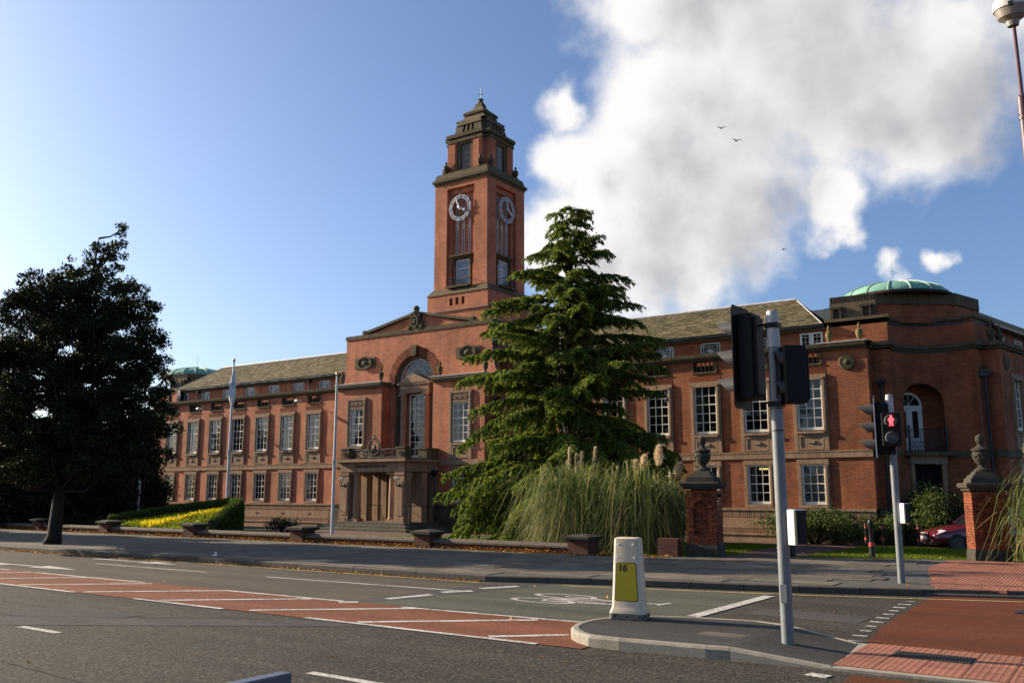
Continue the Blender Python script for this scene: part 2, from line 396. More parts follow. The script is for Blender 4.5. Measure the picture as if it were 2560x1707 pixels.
# ------------------------------------------------------------------ ground, road, pavements
def asphalt(name, c1, c2, grit, gs=130, rough=0.82, big=0.5, dirt=(0.05, 0.045, 0.04)):
    m, n, l, p = new_mat(name)
    v = geo_pos(n)
    a = noise(n, l, v, big, 6, 0.6); vo = n.new('ShaderNodeTexVoronoi'); vo.inputs['Scale'].default_value = gs; l.new(v, vo.inputs['Vector'])
    b = noise(n, l, v, gs * 0.45, 4, 0.75)
    col = ramp(n, l, a, [(0.3, c1), (0.7, c2)])
    sepc = n.new('ShaderNodeSeparateColor'); l.new(vo.outputs['Color'], sepc.inputs[0])
    g = ramp(n, l, sepc.outputs[0], [(0.5, (0, 0, 0)), (0.9, (1, 1, 1))])
    col = mixc(n, l, math_node(n, l, 'MULTIPLY', g, 0.65), col, grit)
    d = ramp(n, l, b, [(0.33, (0.28, 0.28, 0.28)), (0.6, (1.15, 1.15, 1.15))])
    col = mixc(n, l, 1.0, col, d, 'MULTIPLY')
    mp = n.new('ShaderNodeMapping'); mp.inputs['Scale'].default_value = (0.12, 1.6, 1.0); l.new(v, mp.inputs[0])
    tr = noise(n, l, mp.outputs[0], 1.0, 5, 0.6)
    col = mixc(n, l, 1.0, col, ramp(n, l, tr, [(0.35, (0.8, 0.8, 0.8)), (0.65, (1.15, 1.14, 1.12))]), 'MULTIPLY')
    l.new(col, p.inputs['Base Color']); p.inputs['Roughness'].default_value = rough; p.inputs['Specular IOR Level'].default_value = 0.15
    bump(n, l, b, 0.8, 0.012, p)
    return m
ASPH = asphalt("coarse_asphalt", (0.033, 0.029, 0.022), (0.047, 0.041, 0.031), (0.145, 0.125, 0.092), 46)
ASPH_F = asphalt("worn_asphalt", (0.086, 0.070, 0.050), (0.110, 0.090, 0.064), (0.15, 0.125, 0.09), 120)
ASPH_I = asphalt("island_asphalt", (0.052, 0.048, 0.044), (0.068, 0.063, 0.056), (0.10, 0.095, 0.085), 110)
ASPH_T = asphalt("trench_asphalt", (0.070, 0.063, 0.057), (0.082, 0.074, 0.066), (0.11, 0.10, 0.09), 140)
RED_S = asphalt("red_surfacing", (0.185, 0.062, 0.032), (0.23, 0.080, 0.042), (0.28, 0.12, 0.07), 110)
RED_X = asphalt("crossing_red_surfacing", (0.120, 0.033, 0.013), (0.140, 0.039, 0.015), (0.165, 0.052, 0.024), 110)
GREEN_S = asphalt("faded_green_surfacing", (0.088, 0.088, 0.062), (0.108, 0.107, 0.075), (0.13, 0.128, 0.095), 110)
SLAB = rough_mat("grey_paving_slab", (0.092, 0.076, 0.055), (0.132, 0.110, 0.082), (0.066, 0.055, 0.040), 4, 60, 0.85, 0.3, 0.004, rand=0.28)
PAVE = rough_mat("pavement_bed", (0.085, 0.078, 0.068), (0.065, 0.060, 0.053), (0.05, 0.046, 0.04), 3, 40)
KERB = rough_mat("kerb_concrete", (0.098, 0.082, 0.064), (0.066, 0.057, 0.046), (0.04, 0.036, 0.03), 5, 50, 0.9, 0.4, 0.006, rand=0.18)
KERB_L = rough_mat("pale_kerb_concrete", (0.30, 0.27, 0.215), (0.22, 0.195, 0.155), (0.12, 0.115, 0.075), 5, 45, 0.9, 0.4, 0.006, rand=0.12)
TACT = rough_mat("red_tactile_slab", (0.29, 0.118, 0.075), (0.225, 0.088, 0.056), (0.15, 0.06, 0.042), 5, 55, 0.85, 0.2, 0.003, rand=0.15)
GRASS_G = rough_mat("lawn_soil", (0.030, 0.045, 0.012), (0.045, 0.060, 0.014), (0.05, 0.04, 0.02), 2, 30)
PATHB = brick_mat("brick_paviors", (0.19, 0.095, 0.065), (0.15, 0.08, 0.058), (0.09, 0.05, 0.04), (0.10, 0.07, 0.055), 0.2, 0.1, 0.008)
EARTH = rough_mat("dark_earth", (0.035, 0.028, 0.020), (0.05, 0.04, 0.028), None, 3, 30)
def paint(name, c, under, wear=0.5):
    m, n, l, p = new_mat(name); v = geo_pos(n)
    a = noise(n, l, v, 26, 5, 0.75); b = noise(n, l, v, 2.2, 3)
    t = math_node(n, l, 'MULTIPLY_ADD', b, 0.35, a)
    f = ramp(n, l, t, [(wear + 0.02, (1, 1, 1)), (wear + 0.22, (0, 0, 0))])
    inv = math_node(n, l, 'SUBTRACT', 1.0, f)
    col = mixc(n, l, inv, c, under)
    l.new(col, p.inputs['Base Color']); p.inputs['Roughness'].default_value = 0.7; return m
PAINT = paint("road_paint", (0.56, 0.54, 0.48), (0.13, 0.105, 0.08), 0.585)
PAINT_Y = paint("yellow_road_paint", (0.50, 0.36, 0.10), (0.13, 0.11, 0.08), 0.58)

def sheet(name, pts, z, mat, parent=None, th=None):
    m = MB()
    if th is None: m.quad(*[(x, y, z) for x, y in pts])
    else: m.prism_z(pts, z - th, z)
    return m.build(name, mat, parent)
def gz(Y): return 0.12 - 0.37 * min(max((Y - 22) / 15, 0), 1)

g = MB(); R_ = 1500
g.quad((-R_, -R_, -0.45), (R_, -R_, -0.45), (R_, R_, -0.45), (-R_, R_, -0.45)); tag(g.build("ground", EARTH), kind='structure')
road = sheet("road", [(-300, 3.85), (300, 3.85), (300, 16.5), (0, 20.5), (-14, 16.5), (-300, 16.5)], 0.0, ASPH)
tag(road, kind='structure')
sheet("worn_carriageway", [(-200, 11.02), (-10.55, 11.02), (-10.1, 13.4), (-9.75, 15.6), (-200, 15.6)], 0.004, ASPH_F, road)
sheet("trench_patch", [(-19, 4.2), (-16.5, 4.2), (-8.6, 9.25), (-9.7, 9.25)], 0.004, ASPH_T, road)
sheet("joint_band", [(-10.9, 11.0), (-10.4, 11.0), (-9.2, 15.7), (-10.6, 15.5)], 0.006, ASPH_T, road)
sheet("cycle_box", [(-10.35, 11.12), (-5.95, 11.28), (-5.5, 12.2), (-5.38, 16.3), (-9.4, 15.5)], 0.008, GREEN_S, road)
hatch = sheet("hatched_median", [(-200, 9.32), (-5.4, 9.32), (-5.4, 11.12), (-200, 11.05)], 0.008, RED_S, road)
sheet("crossing_surface", [(-2.78, 11.3), (60, 11.3), (60, 22), (-3.05, 17.6), (-2.95, 13.2)], 0.006, RED_X, road)
sheet("crossing_surface", [(-2.25, 3.95), (60, 3.95), (60, 9.66), (-2.45, 9.52)], 0.006, RED_X, road)
# painted markings, each its own child of the road
def stripe(name, a, b, wd, z=0.0105, mat=PAINT, wd2=None):
    a, b = Vector((*a, 0)), Vector((*b, 0)); d = (b - a).normalized(); n_ = Vector((-d.y, d.x, 0))
    w0, w1 = wd / 2, (wd2 or wd) / 2; k = max(1, int((b - a).length / 0.25)); m = MB()
    L_, R2 = [], []
    for i in range(k + 1):
        p = a.lerp(b, i / k); h = w0 + (w1 - w0) * i / k
        L_.append(p + n_ * (h + rnd.uniform(-.006, .006))); R2.append(p - n_ * (h + rnd.uniform(-.006, .006)))
    pts = [(q.x, q.y, z) for q in R2] + [(q.x, q.y, z) for q in reversed(L_)]
    for i in range(k): m.quad((R2[i].x, R2[i].y, z), (R2[i+1].x, R2[i+1].y, z), (L_[i+1].x, L_[i+1].y, z), (L_[i].x, L_[i].y, z))
    return m.build(name, mat, road)
for a, b in ((-25.5, -21.1), (-19.4, -17.2), (-14.8, -12.9), ):
    pass
up_e = [(-60, -26), (-24.6, -21.6), (-20.4, -16.4), (-13.9, -10.9), (-9.62, -6.2)]
lo_e = [(-60, -24.8), (-22.6, -19.6), (-18.9, -15.9), (-13.6, -9.75), (-9.95, -6.02)]
for x0, x1 in up_e: stripe("median_edge_line", (x0, 11.03), (x1, 11.06 if x1 < -10 else 11.18), 0.1)
for x0, x1 in ((-60, -25.5), (-22.4, -19.0), (-18.8, -15.85), (-14.1, -11.75), (-9.95, -6.0)): stripe("median_edge_line", (x0, 9.34), (x1, 9.31), 0.1)
for k in range(16):
    x0 = -6.78 - 2.24 * k
    stripe("hatch_stripe", (x0, 9.42), (x0 + (1.95 if k else 0.75), 11.0 if k else 10.1), 0.13, 0.0125)
for x0, x1 in ((-12.5, -11.53), (-6.97, -5.6), (-18.2, -17.1), (-24, -23), (-30, -29), (-36, -35), (-0.9, 0.4)): stripe("lane_dash", (x0, 6.62), (x1, 6.6), 0.11, 0.004)
for x0, x1 in ((-31, -26.6), (-21.7, -17.35), (-15.35, -10.15), (-40, -35.5)): stripe("lane_line", (x0, 13.25), (x1, 13.25 if x1 < -11 else 13.42), 0.085, 0.0075)
for (a, b) in (((-10.85, 10.9), (-10.62, 11.1)), ((-10.52, 11.7), (-10.32, 12.62)), ((-10.4, 13.0), (-10.08, 13.5)), ((-10.2, 13.9), (-9.84, 14.62))):
    stripe("stop_line_dash", a, b, 0.2, 0.0115)
stripe("stop_line", (-5.42, 12.55), (-5.36, 15.75), 0.2, 0.0115)
for x0, x1, y0, y1, dy in ((-9.2, -5.0, 15.35, 16.35, -0.16), (-5.0, 3.0, 16.35, 18.95, -0.2), (-60, -20, 14.68, 14.85, -0.14), (-20, -10.9, 14.85, 14.9, -0.1)):
    stripe("kerbside_line", (x0, y0 + dy), (x1, y1 + dy), 0.085, 0.0115, PAINT_Y)
# cracks, patches and covers in the carriageway
CRACK = rough_mat("tar_seal", (.012, .011, .010), (.02, .018, .016), None, 8, 40)
def crack(name, pts, wd=.018, z=.007):
    m = MB(); P = []
    for (a, b) in zip(pts[:-1], pts[1:]):
        k = max(2, int(math.hypot(b[0]-a[0], b[1]-a[1]) / .12))
        for i in range(k): t = i / k; P.append((a[0] + (b[0]-a[0])*t + rnd.gauss(0, .012), a[1] + (b[1]-a[1])*t + rnd.gauss(0, .012)))
    for p, q in zip(P[:-1], P[1:]):
        w0 = wd * rnd.uniform(.35, 1.1); d = Vector((q[0]-p[0], q[1]-p[1])).normalized(); n_ = Vector((-d.y, d.x)) * w0 / 2
        m.quad((p[0]-n_.x, p[1]-n_.y, z), (q[0]-n_.x, q[1]-n_.y, z), (q[0]+n_.x, q[1]+n_.y, z), (p[0]+n_.x, p[1]+n_.y, z))
    m.build(name, CRACK, road, fix=False)
crack("road_crack", [(-19, 4.25), (-14.5, 6.6), (-9.7, 9.25)], .03); crack("road_crack", [(-30, 7.9), (-22, 7.8), (-16, 8.0), (-12.5, 7.8)], .02); crack("road_crack", [(-10.2, 5.2), (-7.5, 5.0), (-4, 5.3), (0, 5.1)], .022)
crack("road_crack", [(-24, 13.9), (-16, 13.8), (-11.4, 13.9)], .02, .009); crack("road_crack", [(-9.9, 12.2), (-8.6, 12.35), (-7.0, 12.1), (-5.6, 12.3)], .014, .0095); crack("road_crack", [(-5.2, 14.4), (-4.2, 14.5), (-3.2, 14.2)], .014)
sheet("repair_patch", [(-4.9, 13.3), (-3.3, 13.15), (-3.25, 14.0), (-4.85, 14.1)], 0.004, ASPH_T, road)
sheet("repair_patch", [(-14.2, 7.1), (-12.2, 7.15), (-12.1, 8.2), (-14.1, 8.25)], 0.005, ASPH_I, road)
# arrows
def arrow(name, x0, y, L, branch):
    m = MB(); z = 0.0075
    m.quad((x0, y - .07, z), (x0 + L * .68, y - .05, z), (x0 + L * .68, y + .05, z), (x0, y + .07, z))
    m.quad((x0 + L * .66, y - .26, z), (x0 + L, y, z), (x0 + L * .66, y + .26, z))
    if branch:
        m.quad((x0 + L * .30, y - .05, z + .001), (x0 + L * .42, y - .05, z + .001), (x0 + L * .34, y - .42, z + .001), (x0 + L * .22, y - .42, z + .001))
        m.quad((x0 + L * .14, y - .38, z + .002), (x0 + L * .50, y - .38, z + .002), (x0 + L * .34, y - .66, z + .002))
    m.build(name, PAINT, road)
arrow("lane_arrow", -25.2, 11.95, 4.9, True); arrow("lane_arrow", -23.4, 14.2, 3.7, False)
arrow("lane_arrow", -40, 12.0, 4.9, True)
# cycle symbol, stretched along the lane
def cyc():
    m = MB(); z = 0.0105
    def ringp(cx, cy, ax, ay, t):
        n = 28
        for i in range(n):
            a0, a1 = 2*pi*i/n, 2*pi*(i+1)/n
            m.quad((cx+ax*cos(a0), cy+ay*sin(a0), z), (cx+ax*cos(a1), cy+ay*sin(a1), z), (cx+(ax-t*2.2)*cos(a1), cy+(ay-t)*sin(a1), z), (cx+(ax-t*2.2)*cos(a0), cy+(ay-t)*sin(a0), z))
    def ln(a, b, wd):
        a, b = Vector(a), Vector(b); d = (b-a).normalized(); q = Vector((-d.y, d.x))*wd/2
        nonlocal z; z += 0.0003
        m.quad((a.x-q.x, a.y-q.y, z), (b.x-q.x, b.y-q.y, z), (b.x+q.x, b.y+q.y, z), (a.x+q.x, a.y+q.y, z))
    ringp(-8.25, 13.72, .62, .27, .055); ringp(-8.25, 12.98, .62, .27, .055)
    ln((-8.25, 13.72), (-7.0, 13.52), .07); ln((-8.25, 12.98), (-7.15, 13.12), .07); ln((-8.3, 13.33), (-6.7, 13.1), .07)
    ln((-7.1, 13.12), (-7.0, 13.55), .06); ln((-8.3, 13.33), (-7.05, 13.52), .07); ln((-8.25, 12.98), (-8.3, 13.33), .06)
    ln((-7.0, 13.52), (-6.35, 13.62), .07); ln((-6.7, 12.92), (-6.66, 13.24), .10); ln((-6.4, 13.45), (-6.34, 13.82), .09)
    m.build("cycle_symbol", PAINT, road)
cyc()
# studs along the crossing
stud = MB(); stud.box(-.1, .1, -.045, .045, 0, .02); stud_me = stud.mesh("crossing_stud", PAINT)
for i in range(12):
    t = i / 11; put("crossing_stud", stud_me, road, (-3.20 + 0.25 * t * t - 0.0 * t, 16.75 - 5.1 * t, 0.004), (0, 0, rnd.uniform(-.1, .1)), (.8 + rnd.uniform(-.15, .15), .62, .3))
for i in range(4): put("crossing_stud", stud_me, road, (-2.72 + .05 * i, 9.32 - .55 * i, 0.004), (0, 0, rnd.uniform(-.2, .2)), (1.1, 1.4, .4))
# drain cover in the crossing
m = MB(); m.box(-1.62, -0.9, 15.55, 15.95, 0.01, 0.022)
for i in range(8): m.box(-1.58 + i * .085, -1.54 + i * .085, 15.6, 15.9, 0.022, 0.03)
m.build("gully_grate", IRON, road)

# near pavement (the photographer stands on it)
np_ = MB(); np_.prism_z([(-300, -12), (300, -12), (300, 3.85), (-300, 3.85)], -0.1, 0.12); tag(np_.build("near_pavement", PAVE), kind='structure')

# far pavement with kerbstones and slabs
KP = [(-70, 14.78), (-23.5, 14.78), (-20, 15.02), (-10.9, 15.03), (-9.7, 15.45), (-8.9, 15.78), (-5.1, 16.62), (-3.15, 17.27), (-1.5, 17.85), (3, 19.4), (60, 40)]
def ky(x): return float(np.interp(x, [p[0] for p in KP], [p[1] for p in KP]))
back = [(60, 60), (3, 28.2), (-3.3, 25.45), (-9.0, 23.05), (-10.2, 22.55), (-12.2, 21.6), (-70, 21.6)]
pv = MB(); pv.prism_z([(x, y + .1) for x, y in KP] + back, -0.1, 0.108)
pave = tag(pv.build("pavement", PAVE), kind='structure')
kb = MB(); kb.add([(0,0,-.12),(0,.14,-.12),(0,.14,.0),(0,.03,.0),(0,0,-.02),(1,0,-.12),(1,.14,-.12),(1,.14,.0),(1,.03,.0),(1,0,-.02)],
    [(0,1,2,3,4),(9,8,7,6,5),(0,5,6,1),(1,6,7,2),(2,7,8,3),(3,8,9,4),(4,9,5,0)])
kb_me = kb.mesh("kerbstone", KERB)
def kerb_run(pts, z, parent, step=0.92, drop=None):
    for (x0, y0), (x1, y1) in zip(pts[:-1], pts[1:]):
        L = math.hypot(x1 - x0, y1 - y0); k = max(1, round(L / step)); a = atan2(y1 - y0, x1 - x0)
        for i in range(k):
            t = i / k; xx, yy = x0 + (x1 - x0) * t, y0 + (y1 - y0) * t
            zz = z + rnd.uniform(-.004, .004)
            if drop and xx > drop: zz = z - 0.075
            put("kerbstone", kb_me, parent, (xx, yy, zz), (0, 0, a), (L / k - 0.012, 1, 1))
kerb_run([p for p in [(-44, 14.78)] + KP[1:9] + [(1.5, 18.88)]], 0.128, pave, drop=-3.2)
slab_me = MB().box(0, 1, 0, 1, -.05, 0).mesh("paving_slab", SLAB)
slab_b = MB(); slab_b.box(0, 1, 0, 1, -.05, 0)
cnt = 0; rest = MB(); cand = []
def back_y(x): return float(np.interp(x, [-70, -12.2, -10.2, -9.0, -3.3, 3], [21.6, 21.6, 22.55, 23.05, 25.45, 28.2]))
row = 0; y = 15.3
while y < 25.2:
    x = -44 + (0.45 if row % 2 else 0) + rnd.uniform(-.1, .1)
    while x < 0.5:
        Lx = rnd.choice((0.75, 0.9, 0.9, 0.6))
        if y > max(ky(x), ky(x + Lx)) + .18 and y + .6 < min(back_y(x), back_y(x + Lx)) - .02 and not (x + Lx > -4.1 and x < -1.9):
            cand.append((x, y, Lx))
        x += Lx
    y += .6; row += 1
cand.sort(key=lambda c: (c[0] + 1) ** 2 + c[1] ** 2)
for i, (x, y, Lx) in enumerate(cand):
    z = 0.12 + rnd.uniform(-.0015, .002)
    if i < 296: put("paving_slab", slab_me, pave, (x + .006, y + .006, z), (rnd.uniform(-.0012, .0012), rnd.uniform(-.0012, .0012), 0), (Lx - .012, .588, 1))
    else: rest.box(x + .006, x + Lx - .006, y + .006, y + .594, z - .05, z)
tag(rest.build("far_paving_slabs", SLAB, pave), kind='stuff')
# tactile slabs (far side)
def tactile(nx, s=.4):
    m = MB(); m.box(0, s - .008, 0, s - .008, -.05, 0)
    for i in range(nx):
        for j in range(nx):
            cx, cy = (i + .5) * s / nx, (j + .5) * s / nx
            m.lathe([(.016, 0), (.012, .006)], 6, (cx, cy, 0))
    return m.mesh("tactile_slab", TACT)
tac = tactile(6)
sheet("tactile_bed", [(-3.95, 24.75), (-3.9, 22), (-3.6, 20.2), (-3.2, 18.6), (-3.02, ky(-3.02) + .14), (1.3, ky(1.3) + .14), (1.3, ky(1.3) + .95), (-1.5, ky(-1.5) + .95), (-1.55, 24.75)], .117, TACT, pave)
for j in range(19):
    for i in range(6):
        x = -3.92 + .4 * i + 0.045 * (0 if j > 12 else 12 - j) * 1.6; y = 17.35 + .4 * j
        if x < -1.9 and y > ky(x) + .16:
            put("tactile_slab", tac, pave, (x, y, 0.124), (0, 0, 0))
for j in range(2):
    for i in range(8):
        x = -1.9 + .4 * i; y = ky(x) + .17 + .4 * j
        put("tactile_slab", tac, pave, (x, y, .1225), (0, 0, atan2(.35, 1)))
# manhole covers in the pavement
for (x, y) in ((-4.7, 18.6), (-12.3, 16.5)):
    m = MB(); m.box(0, .6, 0, .45, -.02, 0.006); m.box(.03, .57, .03, .42, .006, .01); m.build("access_cover", KERB, pave, (x, y, .122))

# island
isl = empty("traffic_island", (-4.4, 10.5, 0)); tag(isl, kind='structure')
IO = (4.4, -10.5, 0)
nose = [(-5.95 + .28 + 1.0 * 0, 10.6)]
outline = []
for k in range(13):
    a = radians(248 - k * 13.2); outline.append((-5.02 + 1.06 * cos(a), 10.55 + 1.12 * sin(a)))
outline = [(-3.99, 9.58), (-5.0, 9.50)] + [p for p in outline if p[0] < -5.05] + [(-5.05, 11.72), (-4.2, 11.86), (-3.74, 11.71), (-2.86, 11.36), (-2.72, 9.70), (-3.74, 9.62)]
def inset(poly, d):
    n = len(poly); c = Vector((sum(p[0] for p in poly) / n, sum(p[1] for p in poly) / n)); out = []
    for i in range(n):
        a, b, e = Vector(poly[i-1]), Vector(poly[i]), Vector(poly[(i+1) % n])
        n1 = Vector((-(b-a).y, (b-a).x)).normalized(); n2 = Vector((-(e-b).y, (e-b).x)).normalized(); q = (n1 + n2)
        q = q.normalized() / max(.5, q.normalized().dot(n1))
        p1, p2 = b + q * d, b - q * d
        out.append(tuple(p1 if (p1 - c).length < (p2 - c).length else p2))
    return out
def isl_h(x): return 0.13 if x < -3.74 else max(0.03, 0.13 - 0.1 * (x + 3.74) / 1.0)
m = MB(IO); ins = inset(outline, .10)
ri = [i for i, p in enumerate(outline) if p in ((-2.86, 11.36), (-2.72, 9.70))]
for i in ri: ins[i] = (outline[i][0] + .03, ins[i][1])
flat = [p for p in ins if p[0] <= -3.6]; flat = [(x if x < -3.8 else -3.74, y) for x, y in flat]
m.add([(x, y, .124) for x, y in flat], [tuple(range(len(flat)))])
fr_ = [p for p in flat if p[0] == -3.74]; ylo, yhi = min(p[1] for p in fr_), max(p[1] for p in fr_)
m.quad((-3.74, ylo, .124), (-2.69, 9.80, .030), (-2.83, 11.30, .030), (-3.74, yhi, .124))
m.build("island_top", ASPH_I, isl)
def kerb_piece(idx, name="kerbstone", mat=KERB_L):
    m = MB(IO); vs = []; n = len(idx)
    for i in idx:
        (x, y), (xi, yi) = outline[i], ins[i]; h = isl_h(x)
        xm, ym = x + (xi - x) * .25, y + (yi - y) * .25
        vs += [(x, y, -.02), (x, y, h - .03), (xm, ym, h), (xi, yi, h), (xi, yi, -.02)]
    fs = []
    for j in range(n - 1):
        for k in range(4): fs.append((j*5+k, (j+1)*5+k, (j+1)*5+k+1, j*5+k+1))
    fs += [(0, 1, 2, 3, 4), tuple((n-1)*5 + k for k in (4, 3, 2, 1, 0))]
    m.add(vs, fs); return m.build(name, mat, isl, bevel=.006, segs=1)
no = len(outline); i_a = [i for i, p in enumerate(outline) if p == (-5.05, 11.72)][0]
kerb_piece([0, 1]); kerb_piece(list(range(1, i_a // 2 + 2))); kerb_piece(list(range(i_a // 2 + 1, i_a + 1)))
kerb_piece([i_a, i_a + 1]); kerb_piece([i_a + 1, i_a + 2]); kerb_piece([i_a + 2, i_a + 3]); kerb_piece([no - 1, 0]); kerb_piece([no - 2, no - 1])
for o in [c for c in isl.children if c.name.startswith('kerbstone')]: o.scale = (.998, .998, 1)
# dropped part with tactile slabs and a ribbed cover
m = MB(IO); m.prism_z([(-2.78, 9.68), (2.5, 9.85), (2.5, 11.5), (-2.9, 11.42)], -.05, .026); m.build("dropped_edge", KERB_L, isl)
for j in range(4):
    for i in range(13):
        x, y = -2.72 + .4 * i, 9.83 + .4 * j
        if j == 3: y -= .0
        if x < -1.35 and x > -2.7 and j in (2, 3) and x + .4 < -1.35 and not (j == 3): continue
        put("tactile_slab", tac, isl, (x - (-4.4), y - 10.5, .036), None, (.995, .97, .7))
m = MB(IO); m.box(-2.34, -1.55, 10.62, 11.02, .02, .042)
for i in range(24): m.box(-2.31 + i * .032, -2.295 + i * .032, 10.64, 11.0, .042, .048)
m.build("ribbed_cover", rough_mat("rusty_cover", (.05, .042, .032), (.035, .03, .025), None, 8, 60), isl)
m = MB(IO); m.box(-4.42, -3.86, 10.32, 10.62, .1, .1265); m.box(-4.38, -3.9, 10.35, 10.59, .1265, .129); m.build("access_cover", KERB, isl)

# garden: one sloping lawn sheet, paths on it
def garden(name, poly_rows, mat, lift, parent=None):
    m = MB()
    for y0, y1, (a0, b0), (a1, b1) in poly_rows:
        m.quad((a0, y0, gz(y0) + lift), (b0, y0, gz(y0) + lift), (b1, y1, gz(y1) + lift), (a1, y1, gz(y1) + lift))
    return m.build(name, mat, parent)
lawn = garden("lawn", [(21.5, 22, (-80, -9.5), (-80, -9.3)), (22, 25.3, (-80, -9.3), (-80, 10)), (25.3, 30, (-80, 10), (-80, 14)), (30, 37, (-80, 14), (-80, 14)), (37, 90, (-80, 14), (-80, 14))], GRASS_G, -.006)
tag(lawn, kind='structure')
pth = garden("brick_path", [(22.75, 24.4, (-9.25, -8.1), (-9.35, -7.5)), (24.4, 33.6, (-9.35, -7.5), (-10.8, -8.2)), (33.6, 36.9, (-60, -7.6), (-60, -7.2)), (36.9, 40, (-9, -3), (-9, 0))], PATHB, .008)
tag(pth, kind='structure')
fc = garden("forecourt", [(24.5, 33.58, (-30, -24.8), (-38, -24.2))], PATHB, .006); tag(fc, kind='structure')
# ------------------------------------------------------------------ town hall
X0, YF, ZB = -31.95, 37.33, -0.25
hall = empty("town_hall", (X0, YF, ZB))
tag(hall, "long red brick civic building with clock tower, pillared porch and green corner domes", "building")
def TB(): return MB((0, 0, -ZB))
def wall_open(m, u0, u1, z0, z1, v, opens, depth=0.25, bare=()):
    """brick face at depth v with rectangular openings (ua,ub,za,zb) and their reveals"""
    allo = opens; opens = list(opens) + list(bare)
    us = sorted({u0, u1, *[o[0] for o in opens], *[o[1] for o in opens]}); zs = sorted({z0, z1, *[o[2] for o in opens], *[o[3] for o in opens]})
    for a, b in zip(us[:-1], us[1:]):
        for c, d in zip(zs[:-1], zs[1:]):
            cu, cz = (a + b) / 2, (c + d) / 2
            if any(o[0] < cu < o[1] and o[2] < cz < o[3] for o in opens): continue
            m.quad((a, v, c), (b, v, c), (b, v, d), (a, v, d))
    for a, b, c, d in allo:
        e = v + depth
        m.quad((a, v, c), (a, e, c), (a, e, d), (a, v, d)); m.quad((b, v, c), (b, v, d), (b, e, d), (b, e, c))
        m.quad((a, v, d), (b, v, d), (b, e, d), (a, e, d)); m.quad((a, v, c), (a, e, c), (b, e, c), (b, v, c))
def arch_wall(m, s0, s1, z0, z1, sc, zs, r, P, n=20, P2=None):
    """wall strip along path P(s)->(x,y) with a round-headed opening; P2 gives the back edge of the reveal"""
    def q(a, b, za, zb, za2=None, zb2=None):
        (x, y), (X, Y) = P(a), P(b); m.quad((x, y, za), (X, Y, za2 if za2 is not None else za), (X, Y, zb2 if zb2 is not None else zb), (x, y, zb))
    k = 6
    for i in range(k):
        a, b = s0 + (sc - r - s0) * i / k, s0 + (sc - r - s0) * (i + 1) / k; q(a, b, z0, z1)
        a, b = sc + r + (s1 - sc - r) * i / k, sc + r + (s1 - sc - r) * (i + 1) / k; q(a, b, z0, z1)
    for i in range(n):
        a0, a1 = pi - pi * i / n, pi - pi * (i + 1) / n
        sa, sb = sc + r * cos(a0), sc + r * cos(a1); za, zb = zs + r * sin(a0), zs + r * sin(a1)
        q(sa, sb, za, z1, zb, z1)
        if P2:
            (x, y), (X, Y), (x2, y2), (X2, Y2) = P(sa), P(sb), P2(sa), P2(sb)
            m.quad((x, y, za), (X, Y, zb), (X2, Y2, zb), (x2, y2, za))
    if P2:
        for s in (sc - r, sc + r):
            (x, y), (x2, y2) = P(s), P2(s); m.quad((x, y, z0), (x2, y2, z0), (x2, y2, zs), (x, y, zs))

# --- sash windows: one mesh per kind, shared by every copy
def sash_mesh(wd, h, cols, rows, meet, fr=.075, bar=.026):
    m = MB(); a = wd / 2; d0, d1 = 0, .06
    m.box(-a, -a + fr, d0, d1, 0, h); m.box(a - fr, a, d0, d1, 0, h)
    m.box(-a + fr, a - fr, d0, d1, 0, fr * 1.5); m.box(-a + fr, a - fr, d0, d1, h - fr, h)
    iw = wd - 2 * fr; z0, z1 = fr * 1.5, h - fr
    for i in range(1, cols): x = -a + fr + iw * i / cols; m.box(x - bar / 2, x + bar / 2, d0 + .008, d1 - .02, z0, z1)
    for j in range(1, rows):
        z = z0 + (z1 - z0) * j / rows; t = .042 if j == meet else bar
        m.box(-a + fr, a - fr, d0 + (.002 if j == meet else .01), d1 - .022, z - t / 2, z + t / 2)
    return m.mesh("window", CREAMW)
def panes(win, wd, h, cols, rows, single, rng, me_cache={}):
    fr = .075; iw = wd - 2 * fr; z0 = fr * 1.5; hh = h - fr - z0
    if single:
        key = ('s', wd, h); 
        if key not in me_cache: me_cache[key] = MB().quad((-iw/2, 0, 0), (iw/2, 0, 0), (iw/2, 0, hh/2), (-iw/2, 0, hh/2)).mesh("glass", GLASS)
        for j in range(2): put("glass", me_cache[key], win, (0, .034 + .004 * j, z0 + hh / 2 * j), (rng.uniform(-.004, .004), 0, rng.uniform(-.006, .006)))
        return
    pw, ph = iw / cols, hh / rows; key = (round(pw, 4), round(ph, 4))
    if key not in me_cache: me_cache[key] = MB().quad((-pw/2, 0, -ph/2), (pw/2, 0, -ph/2), (pw/2, 0, ph/2), (-pw/2, 0, ph/2)).mesh("pane", GLASS)
    for i in range(cols):
        for j in range(rows):
            put("pane", me_cache[key], win, (-iw/2 + (i + .5) * pw, .036, z0 + (j + .5) * ph), (rng.uniform(-.005, .005), 0, rng.uniform(-.007, .007)))
